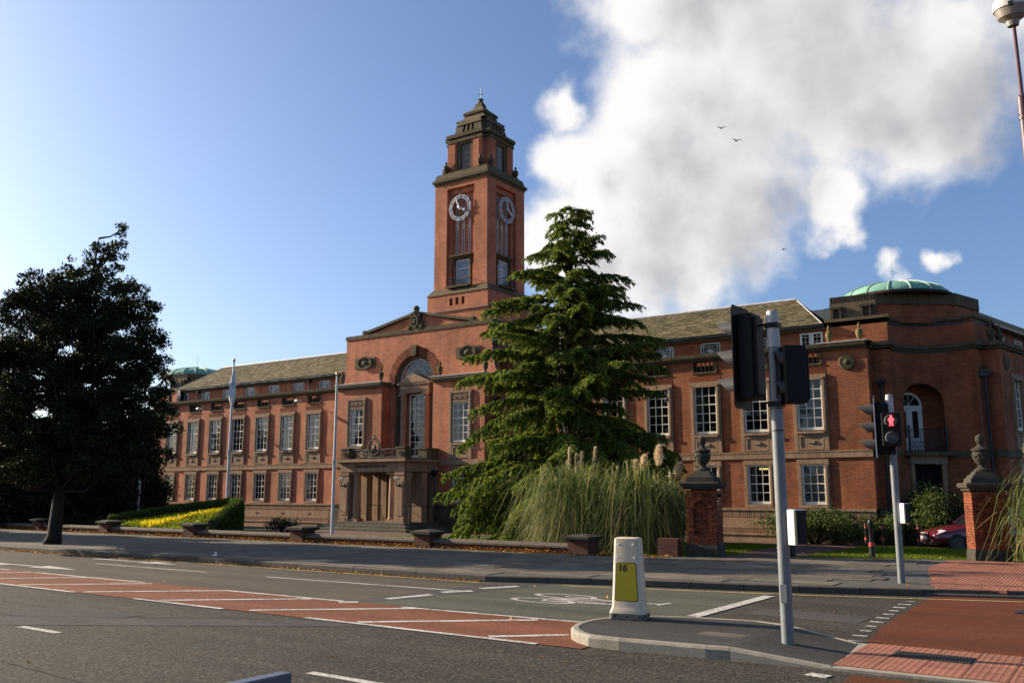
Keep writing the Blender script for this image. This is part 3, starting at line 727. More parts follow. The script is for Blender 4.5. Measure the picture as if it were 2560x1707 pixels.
def interior(win, wd, h, rng, style, me_cache={}):
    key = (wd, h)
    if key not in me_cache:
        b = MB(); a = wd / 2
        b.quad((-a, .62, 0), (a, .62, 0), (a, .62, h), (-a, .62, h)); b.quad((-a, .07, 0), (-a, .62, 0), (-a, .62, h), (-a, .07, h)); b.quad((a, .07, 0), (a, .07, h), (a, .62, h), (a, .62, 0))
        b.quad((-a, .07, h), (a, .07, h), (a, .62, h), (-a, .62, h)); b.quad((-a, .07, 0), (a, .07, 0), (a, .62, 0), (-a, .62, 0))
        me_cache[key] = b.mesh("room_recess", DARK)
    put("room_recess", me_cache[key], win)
    a = wd / 2 - .05
    def wavy(x0, x1, zt=.04, amp=.02, fq=40):
        m = MB(); k = 16; pts = [(x0 + (x1 - x0) * i / k, .13 + amp * sin(fq * (x0 + (x1 - x0) * i / k))) for i in range(k + 1)]
        for p, q in zip(pts[:-1], pts[1:]): m.quad((*p, zt), (*q, zt), (*q, h - .05), (*p, h - .05))
        return m
    if style == 'net': wavy(-a, a).build("curtain", CURTAIN, win, smooth=True, fix=False)
    elif style == 'sides':
        wavy(-a, -a + wd * .22).build("curtain", CURTAIN, win, smooth=True, fix=False); wavy(a - wd * .2, a).build("curtain", CURTAIN, win, smooth=True, fix=False)
    elif style == 'left': wavy(-a, -a + wd * .33).build("curtain", CURTAIN, win, smooth=True, fix=False)
    elif style == 'blind': MB().quad((-a, .12, .06), (a, .12, .06), (a, .12, h - .05), (-a, .12, h - .05)).build("blind", BLIND, win, fix=False)
    elif style == 'halfblind': MB().quad((-a, .12, h * .38), (a, .12, h * .38), (a, .12, h - .05), (-a, .12, h - .05)).build("blind", CURTAIN, win, fix=False)
    elif style == 'lit':
        wavy(-a, -a + wd * .33, amp=.03, fq=60).build("curtain", BLIND, win, smooth=True, fix=False)
        MB().box(-a + .3, a, .4, .46, h - .2, h - .12).build("strip_light", GLOW, win)
# stone surrounds (origin at the window's bottom centre, front face at v=0)
def surround_upper():
    m = MB(); pr = -.055
    m.box(-.70, -.53, pr, .16, -.83, 2.14); m.box(.53, .70, pr, .16, -.83, 2.14); m.box(-.70, .70, pr - .012, .16, 2.14, 2.28)
    m.box(-.62, -.53, pr - .03, pr + .002, -.1, 2.1); m.box(.53, .62, pr - .03, pr + .002, -.1, 2.1); m.box(-.62, .62, pr - .03, pr - .014, 2.05, 2.16)
    m.box(-.56, .56, pr - .07, .2, -.14, -.04)                      # sill
    m.box(-.53, .53, -.03, .16, -.83, -.14)                         # apron panel
    m.box(-.50, .50, -.055, -.028, -.27, -.2); m.box(-.50, -.43, -.055, -.028, -.8, -.27); m.box(.43, .50, -.055, -.028, -.8, -.27); m.box(-.43, .43, -.055, -.028, -.8, -.74)
    m.mi = 1; m.box(-.14, .14, -.075, -.028, -.53, -.43)
    return m.mesh("stone_surround", [STONE, STONE_L])
def surround_lower():
    m = MB(); pr = -.05
    m.box(-.64, -.48, pr, .16, -.14, 1.62); m.box(.48, .64, pr, .16, -.14, 1.62); m.box(-.64, .64, pr - .012, .16, 1.62, 1.80)
    m.box(-.56, -.48, pr - .025, pr + .002, -.14, 1.58); m.box(.48, .56, pr - .025, pr + .002, -.14, 1.58)
    m.box(-.5, .5, pr - .03, .2, -.14, -.03)
    return m.mesh("stone_surround", STONE)
SU, SL = surround_upper(), surround_lower()
WU = sash_mesh(1.06, 2.14, 3, 5, 3); WLo = sash_mesh(.96, 1.62, 3, 4, 2)
def window(uc, v, z, me, wd, h, cols, rows, single, style, sur, rng):
    wn_ = put("window", me, hall, (uc, v + .015, z - ZB))
    panes(wn_, wd, h, cols, rows, single, rng); interior(wn_, wd, h, rng, style)
    put("stone_surround", sur, wn_, (0, -.015, 0)); return wn_
UC = [7.73 + 2.26 * i for i in range(7)]
ZU, ZL = 4.27, 1.28
stL_u = ['halfblind', 'net', 'net', 'none', 'sides', 'left', 'sides']; stL_l = ['halfblind', 'net', 'none', 'left', 'net', 'sides', 'net']
stR_u = ['none', 'net', 'sides', 'none', 'left', 'none', 'left']; stR_l = ['net', 'none', 'net', 'none', 'net', 'lit', 'blind']
for sgn in (-1, 1):
    m = TB()
    ops = []
    for u in UC: ops += [(sgn*u - .6, sgn*u + .6, 3.46, 6.45), (sgn*u - .55, sgn*u + .55, 1.16, 3.0), (sgn*u - .55, sgn*u + .55, 7.0, 7.46)]
    wall_open(m, *sorted((sgn * 5.2, sgn * 23.65)), 1.1, 7.5, 0, ops, .3)
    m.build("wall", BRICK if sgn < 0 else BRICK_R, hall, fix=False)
    for i, u in enumerate(UC):
        window(sgn*u, 0, ZU, WU, 1.06, 2.14, 3, 5, sgn < 0, (stL_u if sgn < 0 else stR_u)[i], SU, rnd)
        window(sgn*u, 0, ZL, WLo, .96, 1.62, 3, 4, sgn < 0, (stL_l if sgn < 0 else stR_l)[i], SL, rnd)
# soldier-course lintels over the upper windows
lin = MB()
for k in range(19): lin.box(-.72 + k * .0758, -.72 + k * .0758 + .067, -.008, .01, 0, .24)
lin_me = lin.mesh("brick_lintel", BRICK_P)
for sgn in (-1, 1):
    for u in UC: put("brick_lintel", lin_me, hall, (sgn * u, 0, 6.56 - ZB))
# balustrade openings with turned balusters
bal_f = MB(); bal_f.box(-.58, .58, -.05, .28, -.07, .0); bal_f.box(-.58, -.5, -.03, .28, 0, .46); bal_f.box(.5, .58, -.03, .28, 0, .46)
bal_fm = bal_f.mesh("balustrade", STONE_D)
bst = MB(); bst.box(-.045, .045, -.045, .045, 0, .04); bst.box(-.045, .045, -.045, .045, .42, .46)
bst.lathe([(.03, .04), (.055, .09), (.062, .16), (.045, .24), (.025, .32), (.03, .37), (.042, .42)], 10); bst_m = bst.mesh("baluster", STONE_D)
for sgn in (-1, 1):
    for u in UC:
        b = put("balustrade", bal_fm, hall, (sgn*u, 0, 7.0 - ZB))
        for k in range(5): put("baluster", bst_m, b, (-.4 + .2 * k, .12, 0))
# cornice, string course, plinth
for sgn in (-1, 1):
    a, b = sorted((sgn * 5.2, sgn * 23.65))
    m = TB(); m.box(a, b - 0, -.12, .32, 7.5, 7.58); m.box(a, b, -.2, .32, 7.58, 7.76)
    k = int((b - a) / .075)
    for i in range(k): m.box(a + i * .075, a + i * .075 + .04, -.225, -.199, 7.6, 7.73)
    m.build("cornice", STONE_D, hall)
    m = TB(); m.box(a, b, -.06, .02, 3.14, 3.42); m.box(a, b, -.075, .02, 3.37, 3.43); m.build("string_course", STONE, hall)
    m = TB(); m.box(a, b, -.17, .02, 1.02, 1.12); m.box(a, b, -.10, .02, .72, 1.02); m.box(a, b, -.19, .02, .36, .72)
    m.box(a, b, -.21, .02, .30, .36); m.box(a, b, -.19, .02, .12, .30); m.box(a, b, -.26, .02, .02, .12); m.box(a, b, -.22, .02, -.45, .02)
    for u in UC: m.box(sgn*u - .12, sgn*u + .12, -.215, -.189, .52, .60)
    m.build("plinth", STONE, hall)
    m = TB(); k = int((b - a) / .09)
    for i in range(k):
        m.box(a + i * .09, a + i * .09 + .055, -.135, -.099, .75, 1.0)
        m.box(a + i * .09, a + i * .09 + .05, -.205, -.189, .14, .30)
    m.build("fluted_band", STONE, hall)["kind"] = "stuff"
    # attic storey behind the parapet
    a2, b2 = sorted((sgn * 5.2, sgn * 21.9))
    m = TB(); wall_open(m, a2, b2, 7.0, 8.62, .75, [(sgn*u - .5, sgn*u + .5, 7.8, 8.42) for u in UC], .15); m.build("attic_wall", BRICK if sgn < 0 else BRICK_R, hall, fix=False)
    m = TB(); m.quad((a2, .3, 7.3), (b2, .3, 7.3), (b2, .75, 7.3), (a2, .75, 7.3)); m.build("parapet_gutter", LEAD_D, hall, fix=False)
    m = TB(); m.box(a2, b2, .58, .8, 8.48, 8.62); m.build("attic_cornice", STONE_D, hall)
    m = TB(); m.box(a2, b2, .42, .6, 8.60, 8.70); m.build("eaves_gutter", IRON, hall)
# attic windows with radial glazing
aw = MB(); A, Hh = .47, .58
for bx_ in ((-A, -A + .045, 0, Hh), (A - .045, A, 0, Hh), (-A, A, 0, .045), (-A, A, Hh - .045, Hh), (-A + .14, -A + .16, 0, Hh), (A - .16, A - .14, 0, Hh), (-A, A, Hh - .15, Hh - .13)):
    aw.box(bx_[0], bx_[1], 0, .05, bx_[2], bx_[3])
for k in range(8):
    t = pi * k / 8; dx, dz = cos(t) * .3, sin(t) * .2
    aw.tube([(-dx, .02, .21 - dz), (dx, .02, .21 + dz)], .009, 4)
aw.ring_y(0, .21, .09, .11, .01, .03, 12)
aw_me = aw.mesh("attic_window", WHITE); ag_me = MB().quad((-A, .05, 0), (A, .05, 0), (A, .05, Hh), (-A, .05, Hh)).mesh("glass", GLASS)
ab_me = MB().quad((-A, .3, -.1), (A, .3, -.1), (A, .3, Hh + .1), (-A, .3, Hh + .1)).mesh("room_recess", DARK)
for sgn in (-1, 1):
    for i, u in enumerate(UC):
        if i == 6:
            f = MB(); f.box(-.48, .48, 0, .05, 0, .6); f.mi = 1
            for s in (-1, 1): f.box(s * .24 - .14, s * .24 + .14, -.012, .0, .08, .52)
            f.mi = 0
            for s in (-1, 1):
                f.box(s * .24 - .006, s * .24 + .006, -.02, -.012, .08, .52); f.box(s * .24 - .14, s * .24 + .14, -.021, -.012, .4, .415); f.box(s*.24 - .14, s*.24 + .14, -.021, -.012, .2, .212)
            f.build("attic_door", [WHITE, DARK], hall, (sgn * u, .74, 7.82 - ZB))
        else:
            o = put("attic_window", aw_me, hall, (sgn * u, .78, 7.82 - ZB)); put("glass", ag_me, o); put("room_recess", ab_me, o)
# roofs: slates laid as real courses
def slate_roof(sgn):
    a, b = 5.2, 21.85; e = (.40, 8.69); r = (2.95, 10.36); ur = 20.1
    m = TB(); m.add([(sgn*a, e[0], e[1]), (sgn*b, e[0], e[1]), (sgn*ur, r[0], r[1]), (sgn*a, r[0], r[1]), (sgn*a, 5.5, e[1]), (sgn*b, 5.5, e[1])], [(0, 1, 2, 3), (1, 5, 2), (3, 2, 5, 4)])
    rf = m.build("roof", SLATE, hall, fix=False)
    s = TB(); rows = 19; L = math.hypot(r[0] - e[0], r[1] - e[1]); dv, dz = (r[0]-e[0]) / L, (r[1]-e[1]) / L
    for j in range(rows):
        t0 = j / rows; t1 = min(1, (j + 1.25) / rows); ue = b + (ur - b) * t0; x = a - rnd.uniform(0, .2)
        while x < ue - .03:
            wd = rnd.uniform(.18, .34) * (1.15 - .35 * t0); x1 = min(x + wd, ue); x0 = max(x, a)
            if x1 - x0 > .03:
                h = .022 + rnd.uniform(-.006, .010); q = rnd.uniform(-.012, .012) / L
                va, za = e[0] + (r[0]-e[0]) * (t0 - q), e[1] + (r[1]-e[1]) * (t0 - q); vb, zb_ = e[0] + (r[0]-e[0]) * t1, e[1] + (r[1]-e[1]) * t1
                x0, x1 = x0 + .004, x1 - .004
                P = [(sgn*x0, va - dz*h, za + dv*h), (sgn*x1, va - dz*h, za + dv*h), (sgn*x1, vb - dz*.004, zb_ + dv*.004), (sgn*x0, vb - dz*.004, zb_ + dv*.004), (sgn*x0, va, za), (sgn*x1, va, za)]
                s.add(P, [(0, 1, 2, 3), (0, 4, 5, 1), (0, 3, 4), (1, 5, 2)])
            x += wd
    # the hip end
    for j in range(rows):
        t0 = j / rows; t1 = min(1, (j + 1.25) / rows)
        for k in range(8):
            def hp(t, q): 
                A = Vector((b, e[0], e[1])).lerp(Vector((ur, r[0], r[1])), t); B = Vector((b, 5.5, e[1])).lerp(Vector((ur, r[0], r[1])), t); return A.lerp(B, q)
            P = [hp(t0, k / 8), hp(t0, (k + .96) / 8), hp(t1, (k + .96) / 8), hp(t1, k / 8)]
            h = .025 + rnd.uniform(-.006, .008)
            s.add([(sgn * (P[0].x + h), P[0].y, P[0].z + h * .5), (sgn * (P[1].x + h), P[1].y, P[1].z + h * .5), (sgn * P[2].x, P[2].y, P[2].z + .005), (sgn * P[3].x, P[3].y, P[3].z + .005)], [(0, 1, 2, 3)])
    so = s.build("roof_slates", SLATE, hall, fix=False); so['kind'] = 'stuff'
    m = TB(); m.tube([(sgn*a, r[0], r[1] + .02), (sgn*ur, r[0], r[1] + .02)], .07, 8); m.tube([(sgn*ur, r[0], r[1] + .02), (sgn*b, e[0], e[1] + .02)], .022, 6); m.build("roof_ridge", LEAD, hall)
slate_roof(-1); slate_roof(1)
m = TB()
for sgn in (-1, 1): m.box(*sorted((sgn * 5.0, sgn * 23.6)), 5.4, 14, 3, 8.69)
m.build("rear_range", BRICK, hall)

# --- centre block
VC = -.6
cl_op = []
for s in (-1, 1): cl_op += [(s*3.68 - .6, s*3.68 + .6, 3.48, 6.9), (s*3.68 - .55, s*3.68 + .55, 1.16, 3.0)]
m = TB(); wall_open(m, -5.2, 5.2, 1.1, 7.5, VC, cl_op + [(-1.3, 1.3, 1.1, 2.75)], .3, [(-1.82, 1.82, 3.42, 7.5)])
for s in (-1, 1):
    m.quad((s*1.82, VC, 3.42), (s*1.82, 0, 3.42), (s*1.82, 0, 7.5), (s*1.82, VC, 7.5)); m.quad((s*5.2, VC, -.3), (s*5.2, 6, -.3), (s*5.2, 6, 10.5), (s*5.2, 0, 10.5), (s*5.2, 0, 7.5), (s*5.2, VC, 7.5))
m.quad((-1.82, VC, 3.42), (1.82, VC, 3.42), (1.82, .4, 3.42), (-1.82, .4, 3.42))
m.build("centre_wall", BRICK, hall, fix=False)
m = TB(); arch_wall(m, -5.2, 5.2, 7.5, 10.5, 0, 7.8, 1.4, lambda s: (s, 0), 28, lambda s: (s, .4))
for s in (-1, 1): m.quad((s*1.82, 0, 3.42), (s*1.4, 0, 3.42), (s*1.4, 0, 7.5), (s*1.82, 0, 7.5)); m.quad((s*1.4, 0, 3.42), (s*1.4, .4, 3.42), (s*1.4, .4, 7.8), (s*1.4, 0, 7.8))
# swept flanks
for s, wd in ((-1, .22), (1, .55)):
    pts = [(s*5.2, 9.6)] + [(s*(5.2 + wd * (1 - sin(t))), 7.76 + 1.84 * (1 - cos(t))) for t in np.linspace(pi/2, 0, 10)] + [(s*5.2, 7.76)]
    m.prism_y(pts, 0.0, .5)
m.build("arch_wall", BRICK, hall, fix=False)
m = TB(); m.box(-5.26, 5.26, -.05, .35, 10.46, 10.68); m.box(5.0, 5.26, .35, 5.6, 10.46, 10.68); m.box(-5.26, -5.0, .35, 5.6, 10.46, 10.68); m.build("parapet_cap", STONE_D, hall)
m = TB(); m.box(-5.2, 5.2, .35, 6, 10.2, 10.5); m.build("centre_roof", LEAD_D, hall)
# moulded stone arch ring and voussoirs
m = TB(); m.ring_y(0, 7.8, 1.24, 1.38, .10, .4, 40, a0=0, a1=pi); 
for s in (-1, 1): m.box(*sorted((s*1.24, s*1.38)), .10, .4, 3.42, 7.8)
m.build("inner_arch", STONE_D, hall)
nv = 21
for k in range(nv):
    if k == nv // 2: continue
    a0, a1 = pi * (k + .06) / nv, pi * (k + .94) / nv; v = TB(); r0, r1 = 1.4, 1.83 + (.03 if k % 2 else 0)
    v.add([(r*cos(a), y, 7.8 + r*sin(a)) for y in (-.022, .02) for r in (r0, r1) for a in (a0, a1)], [(0,1,3,2),(4,6,7,5),(0,2,6,4),(1,5,7,3),(2,3,7,6),(0,4,5,1)])
    v.build("voussoir", BRICK_P, hall)
m = TB(); m.prism_y([(-.15, 9.14), (.15, 9.14), (.21, 9.72), (-.21, 9.72)], -.14, .1); m.build("keystone", STONE_D, hall)
# ledges with lead tops
for s in (-1, 1):
    a, b = sorted((s * 1.76, s * 5.3))
    m = TB(); m.box(a, b, VC - .14, 0, 7.5, 7.62); m.box(a, b, VC - .2, 0, 7.62, 7.76)
    m.mi = 1; m.box(a - .02, b + .02, VC - .22, .0, 7.76, 7.795); m.build("ledge", [STONE_D, LEAD], hall)
m = TB()
for s in (-1, 1): m.box(*sorted((s * 1.42, s * 1.84)), -.1, 0, 7.5, 7.72)
m.build("recess_ledge", STONE_D, hall)
m = TB(); m.box(-5.28, 5.28, VC - .06, VC + .02, 3.14, 3.42); m.build("string_course", STONE, hall)
m = TB(); m.box(-5.3, 5.3, VC - .16, VC + .02, 1.0, 1.12); m.box(-5.28, 5.28, VC - .12, VC + .02, .3, 1.0); m.box(-5.32, 5.32, VC - .2, VC + .02, -.45, .3); m.build("plinth", STONE_D, hall)
# tall centre-block windows with carved panels
def surround_centre():
    m = MB(); pr = -.06
    m.box(-.74, -.53, pr, .16, -.85, 2.6); m.box(.53, .74, pr, .16, -.85, 2.6); m.box(-.74, .74, pr - .012, .16, 2.55, 2.69)
    m.box(-.53, .53, -.03, .16, 2.08, 2.55); m.box(-.53, .53, pr - .01, -.028, 2.08, 2.14)
    m.box(-.66, -.58, pr - .03, pr + .002, -.1, 2.55); m.box(.58, .66, pr - .03, pr + .002, -.1, 2.55)
    for k in range(3): m.ring_y(-.32 + .32 * k, 2.34, .06, .11, -.08, -.028, 14); m.disc_y(-.32 + .32 * k, 2.34, [(.04, -.03), (.03, -.075), (.0001, -.085)], 10)
    for k in range(2):
        for q in range(5): t = q / 4 * pi; m.tube([(-.16 + .32 * k - .06, -.05, 2.34 - .1 + .05 * q), (-.16 + .32 * k + .06, -.05, 2.34 + .1 - .05 * q)], .014, 5)
    m.box(-.56, .56, pr - .07, .2, -.14, -.04); m.box(-.53, .53, -.03, .16, -.85, -.14)
    m.box(-.50, .50, -.055, -.028, -.27, -.2); m.box(-.50, -.43, -.055, -.028, -.8, -.27); m.box(.43, .50, -.055, -.028, -.8, -.27); m.box(-.43, .43, -.055, -.028, -.8, -.74)
    m.mi = 1; m.box(-.14, .14, -.075, -.028, -.53, -.43)
    return m.mesh("stone_surround", [STONE, STONE_L])
SC = surround_centre(); WC = sash_mesh(1.06, 2.08, 3, 5, 3)
for s in (-1, 1):
    window(s * 3.68, VC, 4.29, WC, 1.06, 2.08, 3, 5, False, 'none' if s > 0 else 'sides', SC, rnd)
    window(s * 3.68, VC, ZL, WLo, .96, 1.62, 3, 4, True, 'none', SL, rnd)
# roundel cartouches
cart = MB(); cart.box(-.77, .77, -.05, .02, -.3, .3); cart.ring_y(0, 0, .45, .56, -.13, .0, 32, 1.03, .66)
cart.disc_y(0, 0, [(.47, -.05), (.42, -.07), (.25, -.06), (.16, -.10), (.08, -.16), (.0005, -.18)], 28, 1.03, .66); cm = cart.mesh("cartouche", STONE_D)
for s in (-1, 1): put("cartouche", cm, hall, (s * 3.68, 0, 9.03 - ZB))
# aedicule: columns, entablature, pediment, tall window, fanlight
m = TB(); m.prism_y([(-1.14, 7.57), (1.14, 7.57), (1.2, 7.66), (0, 8.18), (-1.2, 7.66)], -.10, .32); m.prism_y([(-.85, 7.68), (.85, 7.68), (0, 8.03)], -.13, -.099)
m.build("small_pediment", STONE, hall)
m = TB(); m.box(-1.06, 1.06, -.02, .3, 7.12, 7.57); m.box(-1.02, 1.02, -.045, -.018, 7.3, 7.5); m.box(-1.09, 1.09, -.04, .3, 7.25, 7.29); m.build("entablature", STONE, hall)
for s in (-1, 1):
    m = TB(); m.lathe([(.22, 3.5), (.22, 3.6), (.185, 3.66), (.175, 3.8), (.17, 5.2), (.148, 6.84), (.165, 6.87)], 20, (s * .83, .12, 0))
    m.lathe([(.16, 6.86), (.18, 6.93), (.15, 6.96), (.21, 7.06), (.22, 7.12)], 16, (s * .83, .12, 0))
    for q in (-1, 1): m.disc_y(s * .83 + q * .16, 7.02, [(.07, .1), (.075, -.08), (.03, -.09)], 12)
    m.build("column", STONE, hall, smooth='auto')
    m = TB(); m.box(s * 1.12 - .12, s * 1.12 + .12, .2, .42, 3.42, 7.12); m.build("pilaster", STONE_D, hall)
    m = TB(); m.box(*sorted((s * .575, s * 1.0)), .37, .42, 3.42, 7.12); m.build("window_jamb", STONE, hall)
WT = sash_mesh(1.16, 3.45, 3, 9, 99); wt = put("window", WT, hall, (0, .34, 3.62 - ZB)); panes(wt, 1.16, 3.45, 3, 9, False, rnd); interior(wt, 1.16, 3.45, rnd, 'none')
fan = MB((0, .30, 7.78 - ZB))
fan.ring_y(0, 0, 1.17, 1.25, 0, .06, 40, a0=0, a1=pi); fan.ring_y(0, 0, .70, .72, 0, .04, 30, a0=0, a1=pi); fan.ring_y(0, 0, .63, .645, 0, .04, 30, a0=0, a1=pi); fan.ring_y(0, 0, 1.02, 1.03, .01, .03, 40, a0=0, a1=pi)
for k in range(1, 12): a = pi * k / 12; fan.tube([(.72 * cos(a), .02, .72 * sin(a)), (1.2 * cos(a), .02, 1.2 * sin(a))], .012, 4)
for k in range(1, 24): a = pi * k / 24; fan.tube([(.1 * cos(a), .02, .1 * sin(a)), (.64 * cos(a), .02, .64 * sin(a))], .008, 4)
for k in range(13): a = pi * k / 12; fan.disc_y(.76 * cos(a), .76 * sin(a), [(.035, .01), (.02, -.01)], 6)
fo = fan.build("fanlight", WHITE, hall)
for k in range(12):
    a0, a1 = pi * k / 12, pi * (k + 1) / 12; tl = rnd.uniform(-.012, .012)
    MB((0, .30, 7.78 - ZB)).quad((0.02, .045, 0), (1.2*cos(a0), .045 + tl, 1.2*sin(a0)), (1.2*cos(a1), .045 - tl, 1.2*sin(a1))).build("pane", GLASS, fo, fix=False)
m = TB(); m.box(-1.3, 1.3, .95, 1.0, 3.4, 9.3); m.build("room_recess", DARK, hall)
# top pediment with crest
m = TB(); m.prism_y([(-3.7, 10.66), (3.7, 10.66), (0, 11.5)], .16, 4.5); m.build("gable_wall", BRICK, hall)
for s in (-1, 1):
    m = TB(); p0, p1 = Vector((s * 3.95, 0, 10.80)), Vector((s * .0, 0, 11.60)); t = Vector((0, 0, .11))
    m.add([(p0.x, .02, p0.z - .11), (p1.x, .02, p1.z - .09), (p1.x, .02, p1.z + .05), (p0.x, .02, p0.z + .05), (p0.x, 4.6, p0.z - .11), (p1.x, 4.6, p1.z - .09), (p1.x, 4.6, p1.z + .05), (p0.x, 4.6, p0.z + .05)],
          [(0,1,2,3),(7,6,5,4),(0,3,7,4),(1,5,6,2),(3,2,6,7),(0,4,5,1)]); m.box(*sorted((s * 3.78, s * 3.98)), .0, .3, 10.7, 10.93); m.build("raking_cornice", STONE_D, hall)
m = TB(); m.box(-.33, .33, -.02, .2, 10.66, 11.45); m.ring_y(0, 11.06, .21, .29, -.12, 0, 24, .95, 1.25); m.disc_y(0, 11.06, [(.22, -.03), (.15, -.09), (.05, -.13), (.0005, -.14)], 18, .95, 1.25)
for s in (-1, 1): m.disc_y(s * .42, 10.74, [(.14, .1), (.14, -.08), (.05, -.1)], 14); m.disc_y(s * .3, 11.42, [(.09, .1), (.09, -.06), (.03, -.08)], 12); m.prism_y([(s*.33, 10.68), (s*.72, 10.68), (s*.45, 10.85), (s*.36, 11.25)], 0, .15)
m.lathe([(.2, 11.55), (.24, 11.6), (.13, 11.68), (.19, 11.78), (.15, 11.9), (.0005, 12.0)], 12, (0, .08, 0)); m.box(-.3, .3, -.08, .3, 11.48, 11.58)
m.build("crest", STONE_D, hall, smooth='auto')
# urns
urn = MB(); urn.box(-.13, .13, -.13, .13, 0, .05)
urn.lathe([(.06, .05), (.05, .10), (.10, .18), (.145, .32), (.155, .44), (.12, .49), (.145, .52), (.09, .56), (.045, .60), (.055, .68), (.055, .76), (.03, .82), (.0005, .86)], 14); urn_me = urn.mesh("urn", STONE_D)
urn_me.polygons.foreach_set('use_smooth', [True] * len(urn_me.polygons)); urn_me.set_sharp_from_angle(angle=radians(40))
for u in (-5.08, -2.1, 2.1, 5.08): put("urn", urn_me, hall, (u, VC + .22, 7.795 - ZB))
urn_m2 = urn_me.copy(); urn_m2.materials[0] = stone_mat("mossy_stone", (.22, .17, .07), (.15, .12, .05), (.05, .05, .02), .5)
for s in (-1, 1):
    for u in (22.15, 23.35): put("urn", urn_m2 if s > 0 else urn_me, hall, (s * u, .25, 7.77 - ZB), None, (.95, .95, .95))
    mm = TB(); mm.box(*sorted((s * 21.7, s * 23.72)), -.22, .45, 7.762, 7.792); mm.build("lead_flashing", LEAD, hall)
# drainpipes with hoppers
def pipe(u, v, zt, zb_, name="drainpipe"):
    m = TB(); m.tube([(u, v, zb_), (u, v, zt)], .05, 8); m.frustum((u - .07, u + .07, v - .06, v + .06), (u - .15, u + .15, v - .13, v + .1), zt, zt + .26); m.box(u - .16, u + .16, v - .14, v + .1, zt + .26, zt + .33)
    for z in np.arange(zb_ + .5, zt, 1.25): m.box(u - .085, u + .085, v - .03, v + .08, z - .03, z + .03)
    m.build(name, IRON, hall)
pipe(-5.55, -.10, 6.25, -.2); pipe(5.36, .15, 9.25, 7.9); pipe(24.0, .52, 5.9, -.2)
pipe(5.55, -.10, 6.25, -.2)
for u in (-19.6, -8.9): 
    m = TB(); m.tube([(u, .62, 7.4), (u, .62, 8.4)], .045, 6); m.frustum((u - .06, u + .06, .55, .7), (u - .12, u + .12, .5, .74), 8.3, 8.55); m.build("drainpipe", IRON, hall)
m = TB(); m.box(-21.6, -21.25, .4, .8, 7.8, 8.72); m.build("drainpipe", IRON, hall)
# floodlights on arms
for u in (-17.0, -7.9):
    m = TB(); m.tube([(u, 0, 6.95), (u, -1.0, 7.02)], .022, 6); m.box(u - .05, u + .05, -.03, .0, 6.85, 7.05)
    m.mi = 1; m.frustum((u - .12, u + .12, -1.35, -.95), (u - .06, u + .06, -1.28, -1.0), 6.98, 7.10); m.build("floodlight", [STONE_D, LEAD], hall)
# --- porch
VP = -3.21
PO = TB
m = TB(); m.box(-2.2, 2.2, VP, VC, 2.79, 3.23); m.box(-2.22, 2.22, VP - .02, VC, 2.79, 2.88); m.box(-2.3, 2.3, VP - .1, VC, 3.23, 3.29); m.box(-2.42, 2.42, VP - .22, VC, 3.29, 3.40); m.build("porch_entablature", STONE, hall)
lt = text_mesh("TRAFFORD TOWN HALL", .19, .006); lt.materials.append(STONE_B); put("lettering", lt, hall, (-.05, VP - .024, 3.05 - ZB), (pi / 2, 0, 0), (1.05, 1, 1))
m = TB(); m.box(-2.3, 2.3, VP - .06, VC, 3.40, 3.46)
for s in (-1, 1):
    a, b = sorted((s * 1.62, s * 2.2))
    for (v0, v1) in ((VP, VP + .56), (-1.5, VC)):
        m.box(a, b, v0, v1, 3.46, 3.94); m.box(a - .03, b + .03, v0 - .03, v1 + .02, 3.94, 4.02)
    m.ring_y((a + b) / 2, 3.7, .08, .13, VP - .03, VP, 16); m.disc_y((a + b) / 2, 3.7, [(.05, VP), (.03, VP - .03), (.0005, VP - .035)], 10)
m.build("porch_parapet", STONE_D, hall)
rl = TB()
for z in (3.52, 3.92): rl.tube([(-1.62, VP + .15, z), (1.62, VP + .15, z)], .016, 6)
for k in range(-8, 9): 
    if abs(k) > 2: rl.tube([(k * .19, VP + .15, 3.5), (k * .19, VP + .15, 3.93)], .009, 5)
for s in (-1, 1):
    rl.tube([(s * 1.6, VP + .15, 3.9), (s * .45, VP + .15, 3.55)], .01, 5); rl.tube([(s * 1.6, VP + .15, 3.55), (s * .45, VP + .15, 3.9)], .01, 5)
    rl.tube([(s * 1.9, VP + .56, 3.9), (s * 1.9, -1.5, 3.9)], .014, 5); rl.tube([(s * 1.9, VP + .56, 3.55), (s * 1.9, -1.5, 3.55)], .014, 5)
    for k in range(6): rl.tube([(s * 1.9, VP + .7 + k * .18, 3.52), (s * 1.9, VP + .7 + k * .18, 3.92)], .008, 5)
    rl.ring_y(s * .62, 3.72, .12, .15, VP + .13, VP + .17, 16); rl.ring_y(s * .5, 3.62, .06, .085, VP + .13, VP + .17, 14)
rl.ring_y(0, 4.03, .36, .41, VP + .12, VP + .18, 32); rl.ring_y(0, 4.03, .30, .315, VP + .13, VP + .17, 32); rl.ring_y(0, 4.03, .1, .13, VP + .12, VP + .18, 20)
for k in range(12): a = 2*pi*k/12; rl.tube([(.12*cos(a), VP + .15, 4.03 + .12*sin(a)), (.36*cos(a), VP + .15, 4.03 + .36*sin(a))], .01, 5)
for k in range(10): a = pi*k/9; rl.disc_y(.44*cos(a), 4.03 + .44*sin(a), [(.035, VP + .17), (.03, VP + .12)], 8)
for s in (-.12, 0, .12): rl.tube([(s, VP + .15, 4.44), (s * .8, VP + .15, 4.62)], [.03, .015], 6)
rl.disc_y(0, 4.64, [(.05, VP + .18), (.04, VP + .12)], 10)
ro = rl.build("balcony_railing", IRON, hall)
m = TB(); m.disc_y(0, 4.03, [(.1, VP + .14), (.06, VP + .09), (.0005, VP + .08)], 16); m.build("railing_boss", plain("gilt_boss", (.38, .30, .18), .45), ro)
